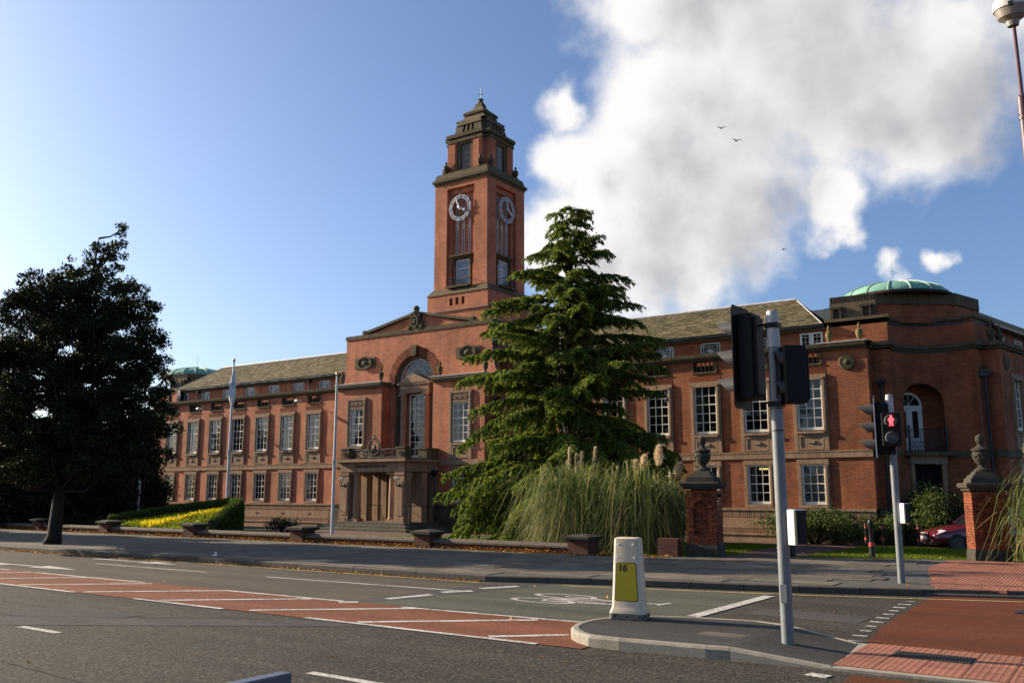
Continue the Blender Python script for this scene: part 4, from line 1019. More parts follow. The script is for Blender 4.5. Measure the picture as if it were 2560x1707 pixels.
for s in (-1, 1):
    a, b = sorted((s * 1.58, s * 2.2))
    m = TB(); m.box(a, b, VP, VP + .58, .28, 2.79); m.box(a + .1, b - .1, VP - .02, VP, .62, 2.3); m.box(a - .02, b + .02, VP - .03, VP + .6, .28, .46); m.box(a - .015, b + .015, VP - .03, VP + .6, 2.62, 2.70); m.build("porch_pier", STONE, hall)
    m = TB(); m.box(a, b, -1.85, -1.4, .28, 2.79); m.box(a - .02, b + .02, -1.87, -1.38, .28, .46); m.build("porch_pier", STONE, hall)
    m = TB(); m.box(a, b, -.98, VC, .28, 2.79); m.build("porch_pilaster", STONE, hall)
    m = TB(); m.box(s*1.22 - .25, s*1.22 + .25, VP + .03, VP + .53, .28, .42); m.lathe([(.25, .42), (.245, .47), (.215, .5), (.205, .6), (.20, 1.4), (.172, 2.55), (.19, 2.57), (.19, 2.61), (.24, 2.68)], 24, (s*1.22, VP + .28, 0)); m.box(s*1.22 - .25, s*1.22 + .25, VP + .03, VP + .53, 2.68, 2.79)
    m.build("porch_column", STONE, hall, smooth='auto')
    l = TB(); u = s * 1.89; l.tube([(u, VP - .02, 2.12), (u, VP - .16, 2.05), (u, VP - .22, 2.2), (u, VP - .22, 2.3)], [.05, .035, .03, .03], 8); l.disc_y(u, 2.12, [(.1, VP), (.08, VP - .05), (.03, VP - .06)], 12)
    for q in (-.1, .1): l.tube([(u + q, VP - .22, 2.30), (u + q * 1.2, VP - .22, 2.36)], .02, 6)
    l.tube([(u - .1, VP - .22, 2.3), (u + .1, VP - .22, 2.3)], .014, 6)
    l.mi = 1
    for q in (-.11, 0, .11): l.lathe([(.03, 2.36), (.05, 2.40), (.05, 2.48), (.02, 2.53)], 10, (u + q, VP - .22, 0))
    l.build("wall_lantern", [IRON, plain("lantern_glass", (.55, .52, .42), .25)], hall)
m = TB(); m.box(-2.2, 2.2, VP + .02, VC, 2.74, 2.788); m.build("porch_ceiling", STONE_D, hall)
# inner doorway
m = TB(); m.box(-1.55, -1.0, VC - .35, VC, .28, 2.74); m.box(1.0, 1.55, VC - .35, VC, .28, 2.74); m.box(-1.0, 1.0, VC - .3, VC, 2.45, 2.74); m.build("door_surround", STONE, hall)
for s in (-1, 1):
    m = TB(); a, b = sorted((s * .01, s * 1.0)); m.box(a, b, VC - .02, VC + .04, .28, 2.45)
    for z0, z1 in ((.45, .95), (1.05, 1.7), (1.8, 2.3)): m.box(a + .14, b - .14, VC - .035, VC - .018, z0, z1)
    d = m.build("door", WOOD, hall); MB((0, 0, -ZB)).box(s*.12 - .015, s*.12 + .015, VC - .075, VC - .03, 1.05, 1.45).build("handle", plain("brass", (.4, .28, .1), .3, 1), d)
m = TB(); m.box(1.3, 2.2, -1.36, -1.3, .28, 2.7); m.build("side_door", WOOD, hall)
MB((0, 0, -ZB)).box(1.6, 1.78, -1.40, -1.375, 1.4, 1.5).build("notice_plate", plain("brass_plate", (.45, .38, .2), .4), hall)
for k in range(5):
    z1 = .28 - .14 * k; e = .36 * k
    m = TB(); m.box(-2.55 - e * 1.5, 2.55 + e, VP - .32 - e, VC - .1, z1 - .14 - (.3 if k == 4 else 0), z1); m.build("step", stone_mat("step_stone%d" % k, (.17, .145, .10), (.125, .11, .078), (.05, .05, .03), .6), hall)
pipe(2.32, -1.0, 2.55, -.1)
for s in (-1, 1):
    m = TB(); m.tube([(s*.75, VP + .6, .3), (s*.75, VP + .6, 1.1), (s*.75, -1.6, 1.1), (s*.75, -1.6, .3)], .02, 6); m.build("handrail", IRON, hall)
    m = TB(); m.tube([(s*2.75, VP - .2, .1), (s*2.75, VP - .2, 1.1), (s*2.75, -1.2, 1.1), (s*2.75, -1.2, .3)], .02, 6); m.build("handrail", IRON, hall)

# --- clock tower
VT, TCY = 3.98, 5.96
def cbox(m, h, z0, z1): m.box(-h, h, TCY - h, TCY + h, z0, z1)
m = TB(); cbox(m, 2.55, 10.0, 12.24); m.build("tower_base", BRICK, hall)
m = TB(); m.frustum((-2.62, 2.62, TCY - 2.62, TCY + 2.62), (-2.3, 2.3, TCY - 2.3, TCY + 2.3), 12.24, 12.36); m.build("lead_skirt", LEAD_D, hall)
def four(fn):
    """build a piece on the front, and turned on the other three faces"""
    for k in range(4):
        a = k * pi / 2
        fn(lambda x, y, z, a=a: (x * cos(a) - y * sin(a), TCY + x * sin(a) + y * cos(a), z), k)
class RM(MB):
    """builder whose points are turned about the tower axis; y counts from the axis (front = negative)"""
    def __init__(s, T): super().__init__(); s.T = T
    def add(s, vs, fs):
        return super().add([(lambda p: (p[0], p[1], p[2] - ZB))(s.T(*v)) for v in vs], fs)
def tower_face(T, k):
    h = 2.25
    m = RM(T)
    def wo(u0, u1, z0, z1, v, ops, dep): wall_open(m, u0, u1, z0, z1, v, ops, dep)
    wo(-h, h, 12.3, 13.4, -h, [(c - .11, c + .11, 12.66, 13.1) for c in (-.45, 0, .45)], .25)
    h = 1.98
    wo(-h, h, 13.7, 20.42, -h, [(-1.04, 1.04, 13.76, 20.0)], .20)
    wo(-1.04, 1.04, 13.76, 20.0, -h + .20, [(-.80, .80, 13.76, 19.66)], .16)
    wo(-.8, .8, 13.76, 19.66, -h + .36, [(c - .085, c + .085, 15.9, 19.48) for c in (-.46, 0, .46)] + [(-.5, .5, 13.9, 15.55)], .2)
    m.build("tower_wall", BRICK, hall, fix=False)
    m = RM(T); m.frustum((-2.3, 2.3, -2.3, -1.98), (-2.02, 2.02, -2.03, -1.98), 13.36, 13.76); m.build("tower_ledge", STONE_D, hall)
    m = RM(T)
    for c in (-.46, 0, .46):
        m.box(c - .08, c + .08, -1.60, -1.56, 15.9, 19.48); m.mi = 1
        m.box(c - .085, c - .06, -1.66, -1.61, 15.9, 19.48); m.box(c + .06, c + .085, -1.66, -1.61, 15.9, 19.48)
        z = 15.95
        while z < 17.45: m.tube([(c - .07, -1.64, z), (c + .07, -1.64, z + .2)], .012, 4); m.tube([(c + .07, -1.64, z), (c - .07, -1.64, z + .2)], .012, 4); z += .2
        m.box(c - .06, c + .06, -1.65, -1.62, 17.45, 18.0); m.mi = 0
    m.build("louvre", [DARK, LEAD], hall)
    m = RM(T)
    for c in (-.45, 0, .45): m.box(c - .12, c + .12, -2.02, -1.98, 12.6, 13.15)
    m.build("vent_slot", DARK, hall)
    # window with stone case, hood and iron balcony
    m = RM(T); m.box(-.62, -.5, -1.74, -1.6, 13.8, 15.62); m.box(.5, .62, -1.74, -1.6, 13.8, 15.62); m.box(-.5, .5, -1.73, -1.6, 15.5, 15.62); m.box(-.74, .74, -1.86, -1.6, 15.62, 15.7); m.box(-.82, .82, -1.99, -1.6, 15.7, 15.8)
    for s in (-1, 1): m.box(s*.66 - .05, s*.66 + .05, -1.86, -1.66, 15.25, 15.62)
    m.box(-.85, .85, -2.28, -1.6, 13.74, 13.84); m.box(-.7, -.5, -2.15, -1.9, 13.55, 13.74); m.box(.5, .7, -2.15, -1.9, 13.55, 13.74)
    m.build("tower_window_case", STONE_D, hall)
    m = RM(T); m.box(-.5, -.43, -1.70, -1.64, 13.9, 15.5); m.box(.43, .5, -1.70, -1.64, 13.9, 15.5); m.box(-.43, .43, -1.70, -1.64, 15.43, 15.5); m.box(-.43, .43, -1.70, -1.64, 13.9, 13.98)
    for z in (14.42, 14.95): m.box(-.43, .43, -1.698, -1.65, z - .025, z + .025)
    for z0 in (13.98, 14.47, 15.0):
        zt = z0 + .43
        for x in (-.3, -.22, .22, .3): m.tube([(x, -1.67, z0), (x, -1.67, zt)], .010, 4)
        m.tube([(-.22, -1.67, z0), (.22, -1.67, zt)], .010, 4); m.tube([(.22, -1.67, z0), (-.22, -1.67, zt)], .010, 4)
    wq = m.build("tower_window", WHITE, hall)
    for z0 in (13.98, 14.45, 14.98): m = RM(T); m.quad((-.43, -1.655, z0), (.43, -1.655, z0), (.43, -1.65 + rnd.uniform(-.01, .01), z0 + .45), (-.43, -1.655, z0 + .45)); m.build("pane", GLASS_B, wq, fix=False)
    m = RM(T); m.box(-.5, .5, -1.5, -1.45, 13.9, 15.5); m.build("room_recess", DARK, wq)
    m = RM(T)
    m.tube([(-.55, -1.7, 14.32), (-.55, -2.2, 14.32), (.55, -2.2, 14.32), (.55, -1.7, 14.32)], .02, 5); m.tube([(-.55, -1.7, 13.9), (-.55, -2.2, 13.9), (.55, -2.2, 13.9), (.55, -1.7, 13.9)], .02, 5)
    for q in range(12): x = -.55 + 1.1 * q / 11; m.tube([(x, -2.2, 13.86), (x, -2.24 if q % 2 else -2.2, 14.1), (x, -2.2, 14.34)], .012, 4)
    for q in (-.3, 0, .3):
        for t in range(8): a, b = 2*pi*t/8, 2*pi*(t+1)/8; m.tube([(q + .09*cos(a), -2.21, 14.1 + .09*sin(a)), (q + .09*cos(b), -2.21, 14.1 + .09*sin(b))], .01, 4)
    m.build("tower_balcony", IRON, hall)
    # clock
    m = RM(T); zc = 18.66; yv = -2.03
    m.ring_y(0, zc, .76, .80, yv - .03, yv + .03, 48); m.ring_y(0, zc, .60, .635, yv - .03, yv + .03, 48); m.mi = 1; m.ring_y(0, zc, .63, .765, yv - .012, yv + .012, 48); m.mi = 2
    for q in range(12):
        a = 2*pi*q/12; L0, L1, wd = (.59, .86, .035) if q % 3 == 0 else (.63, .77, .03)
        c_, s_ = cos(a), sin(a); m.add([(c_*r - s_*t, y, zc + s_*r + c_*t) for y in (yv - .045, yv + .02) for r, t in ((L0, -wd), (L1, -wd), (L1, wd), (L0, wd))], [(3,2,1,0),(4,5,6,7),(0,1,5,4),(1,2,6,5),(2,3,7,6),(3,0,4,7)])
    m.mi = 0
    for q in range(60): a = 2*pi*q/60; m.tube([(.655*cos(a), yv - .03, zc + .655*sin(a)), (.74*cos(a), yv - .03, zc + .74*sin(a))], .008, 4)
    ck = m.build("clock", [WHITE, plain("clock_ring_grey", (.20, .23, .27), .5), plain("clock_blue", (.12, .24, .42), .5)], hall)
    m = RM(T)
    def hand(ang, L, wd, y):
        a = pi/2 - ang; c_, s_ = cos(a), sin(a)
        pl = [(-.16, -wd*.6), (-.2, 0), (-.16, wd*.6), (0, wd), (L*.7, wd*.7), (L, 0), (L*.7, -wd*.7), (0, -wd)]
        vs = [(c_*r - s_*t, yy, zc + s_*r + c_*t) for yy in (y, y + .025) for r, t in pl]; n = len(pl)
        m.add(vs, [tuple(range(n)), tuple(range(2*n-1, n-1, -1))] + [(i, (i+1) % n, n + (i+1) % n, n + i) for i in range(n)])
    hand(radians(118), .42, .075, yv - .10); m.disc_y(cos(pi/2 - radians(118))*.4, zc + sin(pi/2 - radians(118))*.4, [(.09, yv - .075), (.09, yv - .10), (.04, yv - .11)], 14); m.build("hour_hand", WHITE, ck)
    m = RM(T); hand(radians(337), .78, .05, yv - .14); m.disc_y(0, zc, [(.08, yv - .10), (.08, yv - .14), (.03, yv - .16)], 14); m.build("minute_hand", WHITE, ck)
    # belfry face
    hb, wb = 1.62, 1.26
    m = RM(T); wo(-wb, wb, 20.9, 23.1, -hb, [(-.62, .62, 20.95, 23.04)], .12); m.quad((wb, -hb, 20.9), (wb, -wb, 20.9), (wb, -wb, 23.1), (wb, -hb, 23.1)); m.quad((-wb, -hb, 20.9), (-wb, -wb, 20.9), (-wb, -wb, 23.1), (-wb, -hb, 23.1))
    for s in (-1, 1): m.box(*sorted((s*.72, s*1.12)), -hb - .035, -hb, 21.2, 22.95)
    m.build("belfry_wall", BRICK, hall, fix=False)
    m = RM(T); m.box(-.62, -.38, -1.55, -1.3, 21.05, 23.04); m.box(.38, .62, -1.55, -1.3, 21.05, 23.04); m.box(-.38, .38, -1.55, -1.3, 22.9, 23.04); m.box(-.38, .38, -1.56, -1.3, 21.05, 21.25); m.build("belfry_window_frame", STONE_D, hall)
    m = RM(T)
    for q in range(7): x = -.36 + .72 * q / 6; m.tube([(x, -1.38, 21.25), (x, -1.38, 22.9)], .016, 4)
    for q in range(17):
        z = 21.25 + 1.65 * q / 16; m.tube([(-.37, -1.38, z), (.37, -1.38, z)], .022 if q % 4 == 0 else .011, 4)
    for q in range(4):
        z = 21.45 + .41 * q
        for x in (-.24, 0, .24): m.tube([(x - .1, -1.38, z), (x + .1, -1.38, z + .16)], .012, 4); m.tube([(x + .1, -1.38, z), (x - .1, -1.38, z + .16)], .012, 4)
    lg = m.build("belfry_lattice", LEAD, hall); m = RM(T); m.box(-.38, .38, -1.28, -1.24, 21.2, 22.95); m.build("belfry_glazing", plain("blue_grey_glazing", (.05, .06, .08), .2), lg)
    m = RM(T)
    for (e, z0, z1) in ((.05, 23.06, 23.22), (.0, 23.22, 23.36), (.11, 23.36, 23.58)): m.box(-wb - e, wb + e, -hb - e, -wb, z0, z1)
    m.build("belfry_cornice", STONE_D, hall)
    # sloping stage with three slots
    m = RM(T); m.frustum((-1.10, 1.10, -1.40, -1.0), (-.90, .90, -1.24, -.9), 23.58, 23.72)
    for a, b in ((-1.05, -.46), (-.26, -.1), (.1, .26), (.46, 1.05)): m.frustum((a, b, -1.34, -.9), (a * .86, b * .86, -1.2, -.8), 23.72, 24.3)
    m.frustum((-.96, .96, -1.26, -.8), (-.84, .84, -1.14, -.7), 24.3, 24.62); m.box(-.95, .95, -1.0, -.8, 23.7, 24.4)
    m.build("lantern_stage", STONE_D, hall)
four_done = False
GLASS_B = plain("pale_blue_glazing", (.10, .16, .27), .12, 0, .8, .25, 3)
four(tower_face)
m = TB(); m.box(-2.03, 2.03, TCY - 2.03, TCY + 2.03, 20.36, 20.5); m.box(-2.12, 2.12, TCY - 2.12, TCY + 2.12, 20.5, 20.66); m.frustum((-2.02, 2.02, TCY - 2.02, TCY + 2.02), (-1.92, 1.92, TCY - 1.92, TCY + 1.92), 20.66, 21.06); m.build("tower_cornice", STONE_D, hall)
m = TB(); cbox(m, 1.28, 20.9, 23.6); m.build("belfry_core", BRICK, hall)
m = TB(); cbox(m, .93, 23.5, 24.5); m.build("lantern_core", STONE_B, hall)
m = TB()
for (h0, h1, z0, z1) in ((1.13, 1.06, 24.62, 24.70), (1.06, .95, 24.70, 24.78), (.95, .84, 24.78, 24.84), (.84, .76, 24.84, 24.93), (.76, .71, 24.93, 25.12), (.78, .80, 25.12, 25.24), (.80, .73, 25.24, 25.32), (.73, .64, 25.32, 25.42), (.64, .42, 25.42, 25.58), (.42, .28, 25.58, 25.74), (.28, .22, 25.74, 26.0)):
    m.frustum((-h0, h0, TCY - h0, TCY + h0), (-h1, h1, TCY - h1, TCY + h1), z0, z1)
m.lathe([(.22, 25.98), (.24, 26.04), (.16, 26.08), (.15, 26.3), (.19, 26.33), (.05, 26.4), (.0005, 26.42)], 10, (0, TCY, 0)); m.build("tower_cap", STONE_D, hall)
m = TB(); m.tube([(0, TCY, 26.38), (0, TCY, 27.05)], .018, 6); m.tube([(-.2, TCY, 26.68), (.2, TCY, 26.68)], .012, 5); m.tube([(0, TCY - .2, 26.68), (0, TCY + .2, 26.68)], .012, 5)
for s in (-.2, .2): m.lathe([(.0005, -.03), (.025, 0), (.0005, .03)], 6, (s, TCY, 26.68))
m.build("weather_vane", plain("verdigris_metal", (.08, .16, .16), .5), hall)
for sx in (-1, 1):
    for sy in (-1, 1):
        for (a, b) in ((1.30, 1.78), (1.78, 1.30)): put("urn", urn_me, hall, (sx * a, TCY + sy * b, 21.04 - ZB), None, (1.25, 1.25, 1.0))

# --- corner pavilions (right one seen close, left one its mirror image)
def pavilion(s):
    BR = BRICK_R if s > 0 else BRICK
    M = lambda x, y: (s * x, y)
    P2_, P3_ = Vector((24.35, .65)), Vector((27.2, 2.6)); ch = P3_ - P2_; mid = (P2_ + P3_) / 2; nin = Vector((-ch.y, ch.x)).normalized(); sag = 1.25; L = ch.length
    Rr = (L * L / 4 + sag * sag) / (2 * sag); cen = mid + nin * (sag - Rr); half = math.asin(L / 2 / Rr); arcL = 2 * half * Rr
    def arc(t, off=0):                 # t along the arc, off towards the inside
        th = (t / arcL - .5) * 2 * half; d = nin * cos(th) + ch.normalized() * sin(th); p = cen + d * (Rr + off); return (s * p.x, p.y)
    d2 = Vector((.21, .978)); P4, P5 = Vector((27.36, 3.29)), Vector((28.0, 3.15)); P6 = P5 + d2 * 18
    # lower walls
    m = TB()
    def strip(pts, z0, z1):
        for a, b in zip(pts[:-1], pts[1:]): m.quad((*M(*a), z0), (*M(*b), z0), (*M(*b), z1), (*M(*a), z1))
    strip([(23.65, 0), (23.65, .65), (24.35, .65)], -.3, 7.5); strip([(27.2, 2.6), (27.36, 3.29), (28.0, 3.15)], -.3, 7.5)
    arch_wall(m, 0, arcL, 3.35, 7.5, arcL / 2, 5.35, .86, lambda t: arc(t), 20, lambda t: arc(t, .9))
    for i in range(16): 
        a, b = arcL * i / 16, arcL * (i + 1) / 16
        if not (arcL/2 - .62 < (a + b) / 2 < arcL/2 + .62): m.quad((*arc(a), -.3), (*arc(b), -.3), (*arc(b), 3.35), (*arc(a), 3.35))
    o_ = m.build("pavilion_wall", BR, hall, fix=False)
    m = TB()
    for i in range(10):
        a, b = arcL/2 - .95 + 1.9 * i / 10, arcL/2 - .95 + 1.9 * (i + 1) / 10; m.quad((*arc(a, .9), 3.3), (*arc(b, .9), 3.3), (*arc(b, .9), 6.4), (*arc(a, .9), 6.4))
    m.build("niche_back", BR, hall, fix=False)
    m = TB(); mid_t = arcL / 2
    x0, y0 = arc(mid_t - .55, .85); x1, y1 = arc(mid_t + .55, .85); dv = Vector((x1 - x0, y1 - y0)).normalized(); nn_ = Vector((dv.y, -dv.x)) * (1 if s > 0 else -1)
    def dp(t, o, z): p = Vector((x0, y0)) + dv * t + nn_ * o; return (p.x, p.y, z)
    for a, b, z0, z1, o in ((0, .1, 3.4, 5.3, .06), (1.0, 1.1, 3.4, 5.3, .06), (0, 1.1, 5.2, 5.34, .07), (.1, .5, 3.4, 5.2, .04), (.6, 1.0, 3.4, 5.2, .04), (.5, .6, 3.4, 5.2, .05)):
        m.add([dp(a, 0, z0), dp(b, 0, z0), dp(b, o, z0), dp(a, o, z0), dp(a, 0, z1), dp(b, 0, z1), dp(b, o, z1), dp(a, o, z1)], [(0,3,2,1),(4,5,6,7),(0,1,5,4),(1,2,6,5),(2,3,7,6),(3,0,4,7)])
    for i in range(12):
        a0, a1 = pi*i/12, pi*(i+1)/12
        m.add([dp(.55 + .55*cos(a0), .06, 5.34 + .55*sin(a0)), dp(.55 + .55*cos(a1), .06, 5.34 + .55*sin(a1)), dp(.55 + .46*cos(a1), .06, 5.34 + .46*sin(a1)), dp(.55 + .46*cos(a0), .06, 5.34 + .46*sin(a0))], [(0,1,2,3)])
    for a in (pi*.3, pi*.5, pi*.7): m.tube([dp(.55, .05, 5.34), dp(.55 + .5*cos(a), .05, 5.34 + .5*sin(a))], .014, 4)
    dr = m.build("niche_door", WHITE, hall)
    m = TB()
    for a, b in ((.18, .42), (.68, .92)): m.add([dp(a, .045, 4.0), dp(b, .045, 4.0), dp(b, .045, 5.1), dp(a, .045, 5.1)], [(0,1,2,3)])
    m.add([dp(.55, .03, 5.36)] + [dp(.55 + .47*cos(pi*i/12), .03, 5.34 + .47*sin(pi*i/12)) for i in range(13)], [tuple(range(14))]); m.build("glass", DARK, dr, fix=False)
    # stone ring round the niche, slab and railing
    m = TB()
    for i in range(20):
        a0, a1 = pi*i/20, pi*(i+1)/20; tA, tB = mid_t - .86*cos(a0), mid_t - .86*cos(a1); zA, zB = 5.35 + .86*sin(a0), 5.35 + .86*sin(a1)
        m.add([(*arc(tA, .05), zA), (*arc(tB, .05), zB), (*arc(tB, .25), zB - .05*sin(a1)), (*arc(tA, .25), zA - .05*sin(a0))], [(0,1,2,3)])
    m.build("niche_ring", STONE_D, hall, fix=False)
    m = TB(); pts = [arc(mid_t - 1.25 + 2.5*i/10, -.5 if 1 <= i <= 9 else 0) for i in range(11)] + [arc(mid_t + 1.25 - 2.5*i/10, .9) for i in range(11)]
    m.prism_z(pts, 3.22, 3.36); m.build("balcony_slab", STONE_D, hall)
    m = TB()
    rp = [arc(mid_t - .86 + 1.72*i/14, -.42 + .25 * abs(i - 7) / 7) for i in range(15)]
    for z in (3.45, 4.28): m.tube([(*p, z) for p in rp], .018, 5)
    for p in rp: m.tube([(*p, 3.36), (*p, 4.3)], .011, 4)
    for p in (rp[0], rp[-1]): m.tube([(*p, 3.36), (*p, 4.45)], .05, 6)
    for a, b in zip(rp[:-1], rp[1:]): m.tube([(*a, 3.5), (*b, 3.85)], .008, 4); m.tube([(*a, 3.85), (*b, 3.5)], .008, 4)
    m.build("niche_railing", IRON, hall)
    # ground doorway below
    m = TB()
    for t0, t1 in ((-.78, -.6), (.6, .78)):
        q = [arc(mid_t + t0, -.12), arc(mid_t + t1, -.12), arc(mid_t + t1, .3), arc(mid_t + t0, .3)]; m.prism_z(q, -.3, 2.9)
    q = [arc(mid_t - .85, -.14), arc(mid_t + .85, -.14), arc(mid_t + .85, .3), arc(mid_t - .85, .3)]; m.prism_z(q, 2.9, 3.22); m.build("door_surround", STONE, hall)
    m = TB(); q = [arc(mid_t - .6, .28), arc(mid_t + .6, .28), arc(mid_t + .6, .34), arc(mid_t - .6, .34)]; m.prism_z(q, -.3, 2.9); m.build("dark_doorway", DARK, hall)  # dark panel puts the shade of the unlit opening into the doorway
    # cornice, string and plinth bands round the corner
    path = [(23.65, 0), (23.65, .65), (24.35, .65)]; ap = [(s * arc(arcL*i/16)[0], arc(arcL*i/16)[1]) for i in range(17)]
    full = path + ap[1:] + [(27.36, 3.29), (28.0, 3.15), tuple(P6)]
    def band(z0, z1, out, mat, name, pts=full, inn=.3):
        m = TB()
        n = len(pts); offs = []
        for i in range(n):
            a = Vector(pts[max(i-1, 0)]); b = Vector(pts[i]); c = Vector(pts[min(i+1, n-1)])
            n1 = (b - a) if i > 0 else (c - b); n2 = (c - b) if i < n - 1 else (b - a)
            n1 = Vector((n1.y, -n1.x)).normalized(); n2 = Vector((n2.y, -n2.x)).normalized(); q = (n1 + n2); q = q.normalized() / max(.4, q.normalized().dot(n1)); offs.append(q)
        O = [Vector(p) + q * out for p, q in zip(pts, offs)]; I = [Vector(p) - q * inn for p, q in zip(pts, offs)]
        for i in range(n - 1):
            m.add([(*M(*O[i]), z0), (*M(*O[i+1]), z0), (*M(*I[i+1]), z0), (*M(*I[i]), z0), (*M(*O[i]), z1), (*M(*O[i+1]), z1), (*M(*I[i+1]), z1), (*M(*I[i]), z1)], [(0,1,5,4), (4,5,6,7), (0,3,2,1), (3,7,6,2)])
        return m.build(name, mat, hall, fix=False)
    band(7.5, 7.6, .10, STONE_D, "cornice"); band(7.6, 7.76, .18, STONE_D, "cornice"); band(3.14, 3.42, .05, STONE_D, "string_course", inn=.1); band(-.4, 1.12, .12, STONE_D, "plinth", inn=.1)
    # attic over the corner
    att = [(21.9, .65)] + [(24.35, .65)] + ap[1:] + [(27.36, 3.29), tuple(Vector((27.36, 3.29)) + d2 * 1.4)]
    m = TB(); strip(att, 7.7, 8.76); strip([(21.9, .65), (21.9, 4)], 7.7, 8.76); m.build("attic_wall", BR, hall, fix=False)
    band(8.74, 8.86, .08, STONE_D, "attic_coping", att, .35)
    m = TB(); m.prism_z([M(*p) for p in att] + [M(22, 20)], 8.55, 8.74); m.build("pavilion_roof", LEAD_D, hall)
    m = TB(); m.prism_z([M(*p) for p in full[:1] + full] + [M(22, 20), M(22, .3)], 7.45, 7.6); m.build("pavilion_roof", LEAD_D, hall)
    # drum and dome
    dm = [(22.0, 1.5), (23.8, 1.5), (26.5, 3.45), (27.1, 5.4), (26.4, 8.5), (22.0, 8.5)]
    m = TB(); m.prism_z([M(*p) for p in dm], 8.7, 9.5); m.build("drum_wall", BR, hall)
    dmb = [(21.95, 1.42), (23.85, 1.42), (26.56, 3.38), (27.18, 5.4), (26.5, 8.6), (21.95, 8.6)]
    m = TB(); m.prism_z([M(*p) for p in dmb], 9.48, 9.96); m.box(*sorted((s*21.95, s*23.82)), 1.36, 1.6, 8.7, 9.66); m.build("drum_parapet", STONE_D, hall)
    m = TB()
    for k in range(20): m.box(*sorted((s*(21.98 + k*.09), s*(22.03 + k*.09))), 1.385, 1.42, 9.6, 9.94)
    for u in (22.25, 23.45): m.box(s*u - .2, s*u - .12, 1.22, 1.4, 8.8, 9.4); m.box(s*u + .12, s*u + .2, 1.22, 1.4, 8.8, 9.4); m.box(s*u - .24, s*u + .24, 1.2, 1.4, 9.4, 9.5); m.box(s*u - .2, s*u + .2, 1.25, 1.4, 8.8, 8.9)
    m.build("drum_pilasters", STONE_B, hall)
    dome = TB(); r = 2.25; pr = [(r * cos(t), 9.95 + .76 * sin(t)) for t in np.linspace(0, pi/2 - .16, 12)]; dome.lathe(pr, 48, (s * 24.1, 3.7, 0))
    dome.lathe([(.42, 10.70), (.42, 10.76), (.3, 10.8), (.0005, 10.82)], 24, (s * 24.1, 3.7, 0)); do = dome.build("dome", COPPER, hall, smooth='auto')
    for k in range(16):
        a = 2*pi*k/16 + .1; rb = TB(); rb.tube([(s*24.1 + rr*cos(a), 3.7 + rr*sin(a), zz + .012) for rr, zz in pr], .035, 5); rb.build("dome_rib", COPPER_L, do)
    m = TB(); m.lathe([(r + .12, 9.9), (r + .12, 10.0), (r + .02, 10.03)], 48, (s*24.1, 3.7, 0)); m.build("dome_kerb", STONE_B, hall)
    m = TB(); m.tube([(s*24.1, 3.7, 10.8), (s*24.1, 3.7, 11.75)], [.016, .01], 5); m.tube([(s*24.1 - .12, 3.7, 11.3), (s*24.1 + .12, 3.7, 11.3)], .008, 4); m.build("dome_spike", COPPER_L, hall)
    # roundel on the end bay
    m = TB(); m.disc_y(s*22.85, 6.95, [(.32, .02), (.32, -.05), (.27, -.07), (.12, -.05), (.08, -.10), (.0005, -.12)], 28)
    for k in range(18): a = 2*pi*k/18; m.tube([(s*22.85 + .1*cos(a), -.06, 6.95 + .1*sin(a)), (s*22.85 + .27*cos(a), -.068, 6.95 + .27*sin(a))], .014, 4)
    m.build("roundel", STONE_D, hall)
    # side range along the other street
    if s > 0:
        o = empty("side_tmp", (0, 0, 0)); bpy.data.objects.remove(o)
        ang = atan2(d2.y, d2.x)
        def SP(t, o): p = P5 + d2 * t + Vector((d2.y, -d2.x)) * o; return (p.x, p.y)
        m = TB(); us = []
        ops = []
        for k in range(6): c = 1.75 + 2.26 * k; ops += [(c - .55, c + .55, 3.5, 6.45), (c - .5, c + .5, 1.16, 3.0)]
        mm = MB(); wall_open(mm, 0, 18, -.3, 7.5, 0, ops, .3); m.v = []; 
        m.add([(*SP(x, -y), z) for x, y, z in mm.v], mm.f); m.build("side_wall", BR, hall, fix=False)
        for k in range(6):
            c = 1.75 + 2.26 * k
            for z, me, su, h, wd in ((ZU, WU, SU, 2.14, 1.06), (ZL, WLo, SL, 1.62, .96)):
                x, y = SP(c, -.07); w_ = put("window", me, hall, (x, y, z - ZB), (0, 0, ang)); panes(w_, wd, h, 3, 5, True, rnd); interior(w_, wd, h, rnd, 'net' if k == 0 else 'none'); put("stone_surround", su, w_, (0, -.07, 0))
        m = TB(); m.add([(*SP(a, b), z) for z in (7.0, 8.62) for a, b in ((0.9, -.75), (18, -.75), (18, -1.2), (.9, -1.2))], [(0,1,5,4), (4,5,6,7), (0,4,7,3)]); m.build("side_attic", BR, hall, fix=False)
        m = TB(); m.add([(*SP(1.2, -.42), 8.69), (*SP(18, -.42), 8.69), (*SP(18, -3), 10.36), (*SP(2.9, -3), 10.36), (*SP(18, -5.5), 8.69), (*SP(1.2, -5.5), 8.69)], [(0,1,2,3), (3,2,4,5), (0,3,5)]); m.build("side_roof", SLATE, hall, fix=False)
        m = TB(); m.add([(*SP(a, b), z) for z in (8.6, 8.7) for a, b in ((1, -.4), (18, -.4), (18, -.6), (1, -.6))], [(0,1,5,4), (4,5,6,7), (0,3,2,1), (0,4,7,3)]); m.build("side_gutter", IRON, hall, fix=False)
        for k in range(5):
            x, y = SP(2.6 + 2.26*k, -.72); q = put("attic_window", aw_me, hall, (x, y, 7.82 - ZB), (0, 0, ang)); put("glass", ag_me, q)
        m = TB(); x, y = SP(.75, .0); m.disc_y(0, 0, [(.3, .02), (.3, -.05), (.1, -.05), (.0005, -.1)], 24); ro_ = m.build("roundel", STONE_D, hall, (x, y, 6.95)); ro_.rotation_euler = (0, 0, ang)
        for t in (.35, 1.35): x, y = SP(t - .2, -.3); put("urn", urn_me, hall, (x, y, 7.77 - ZB))
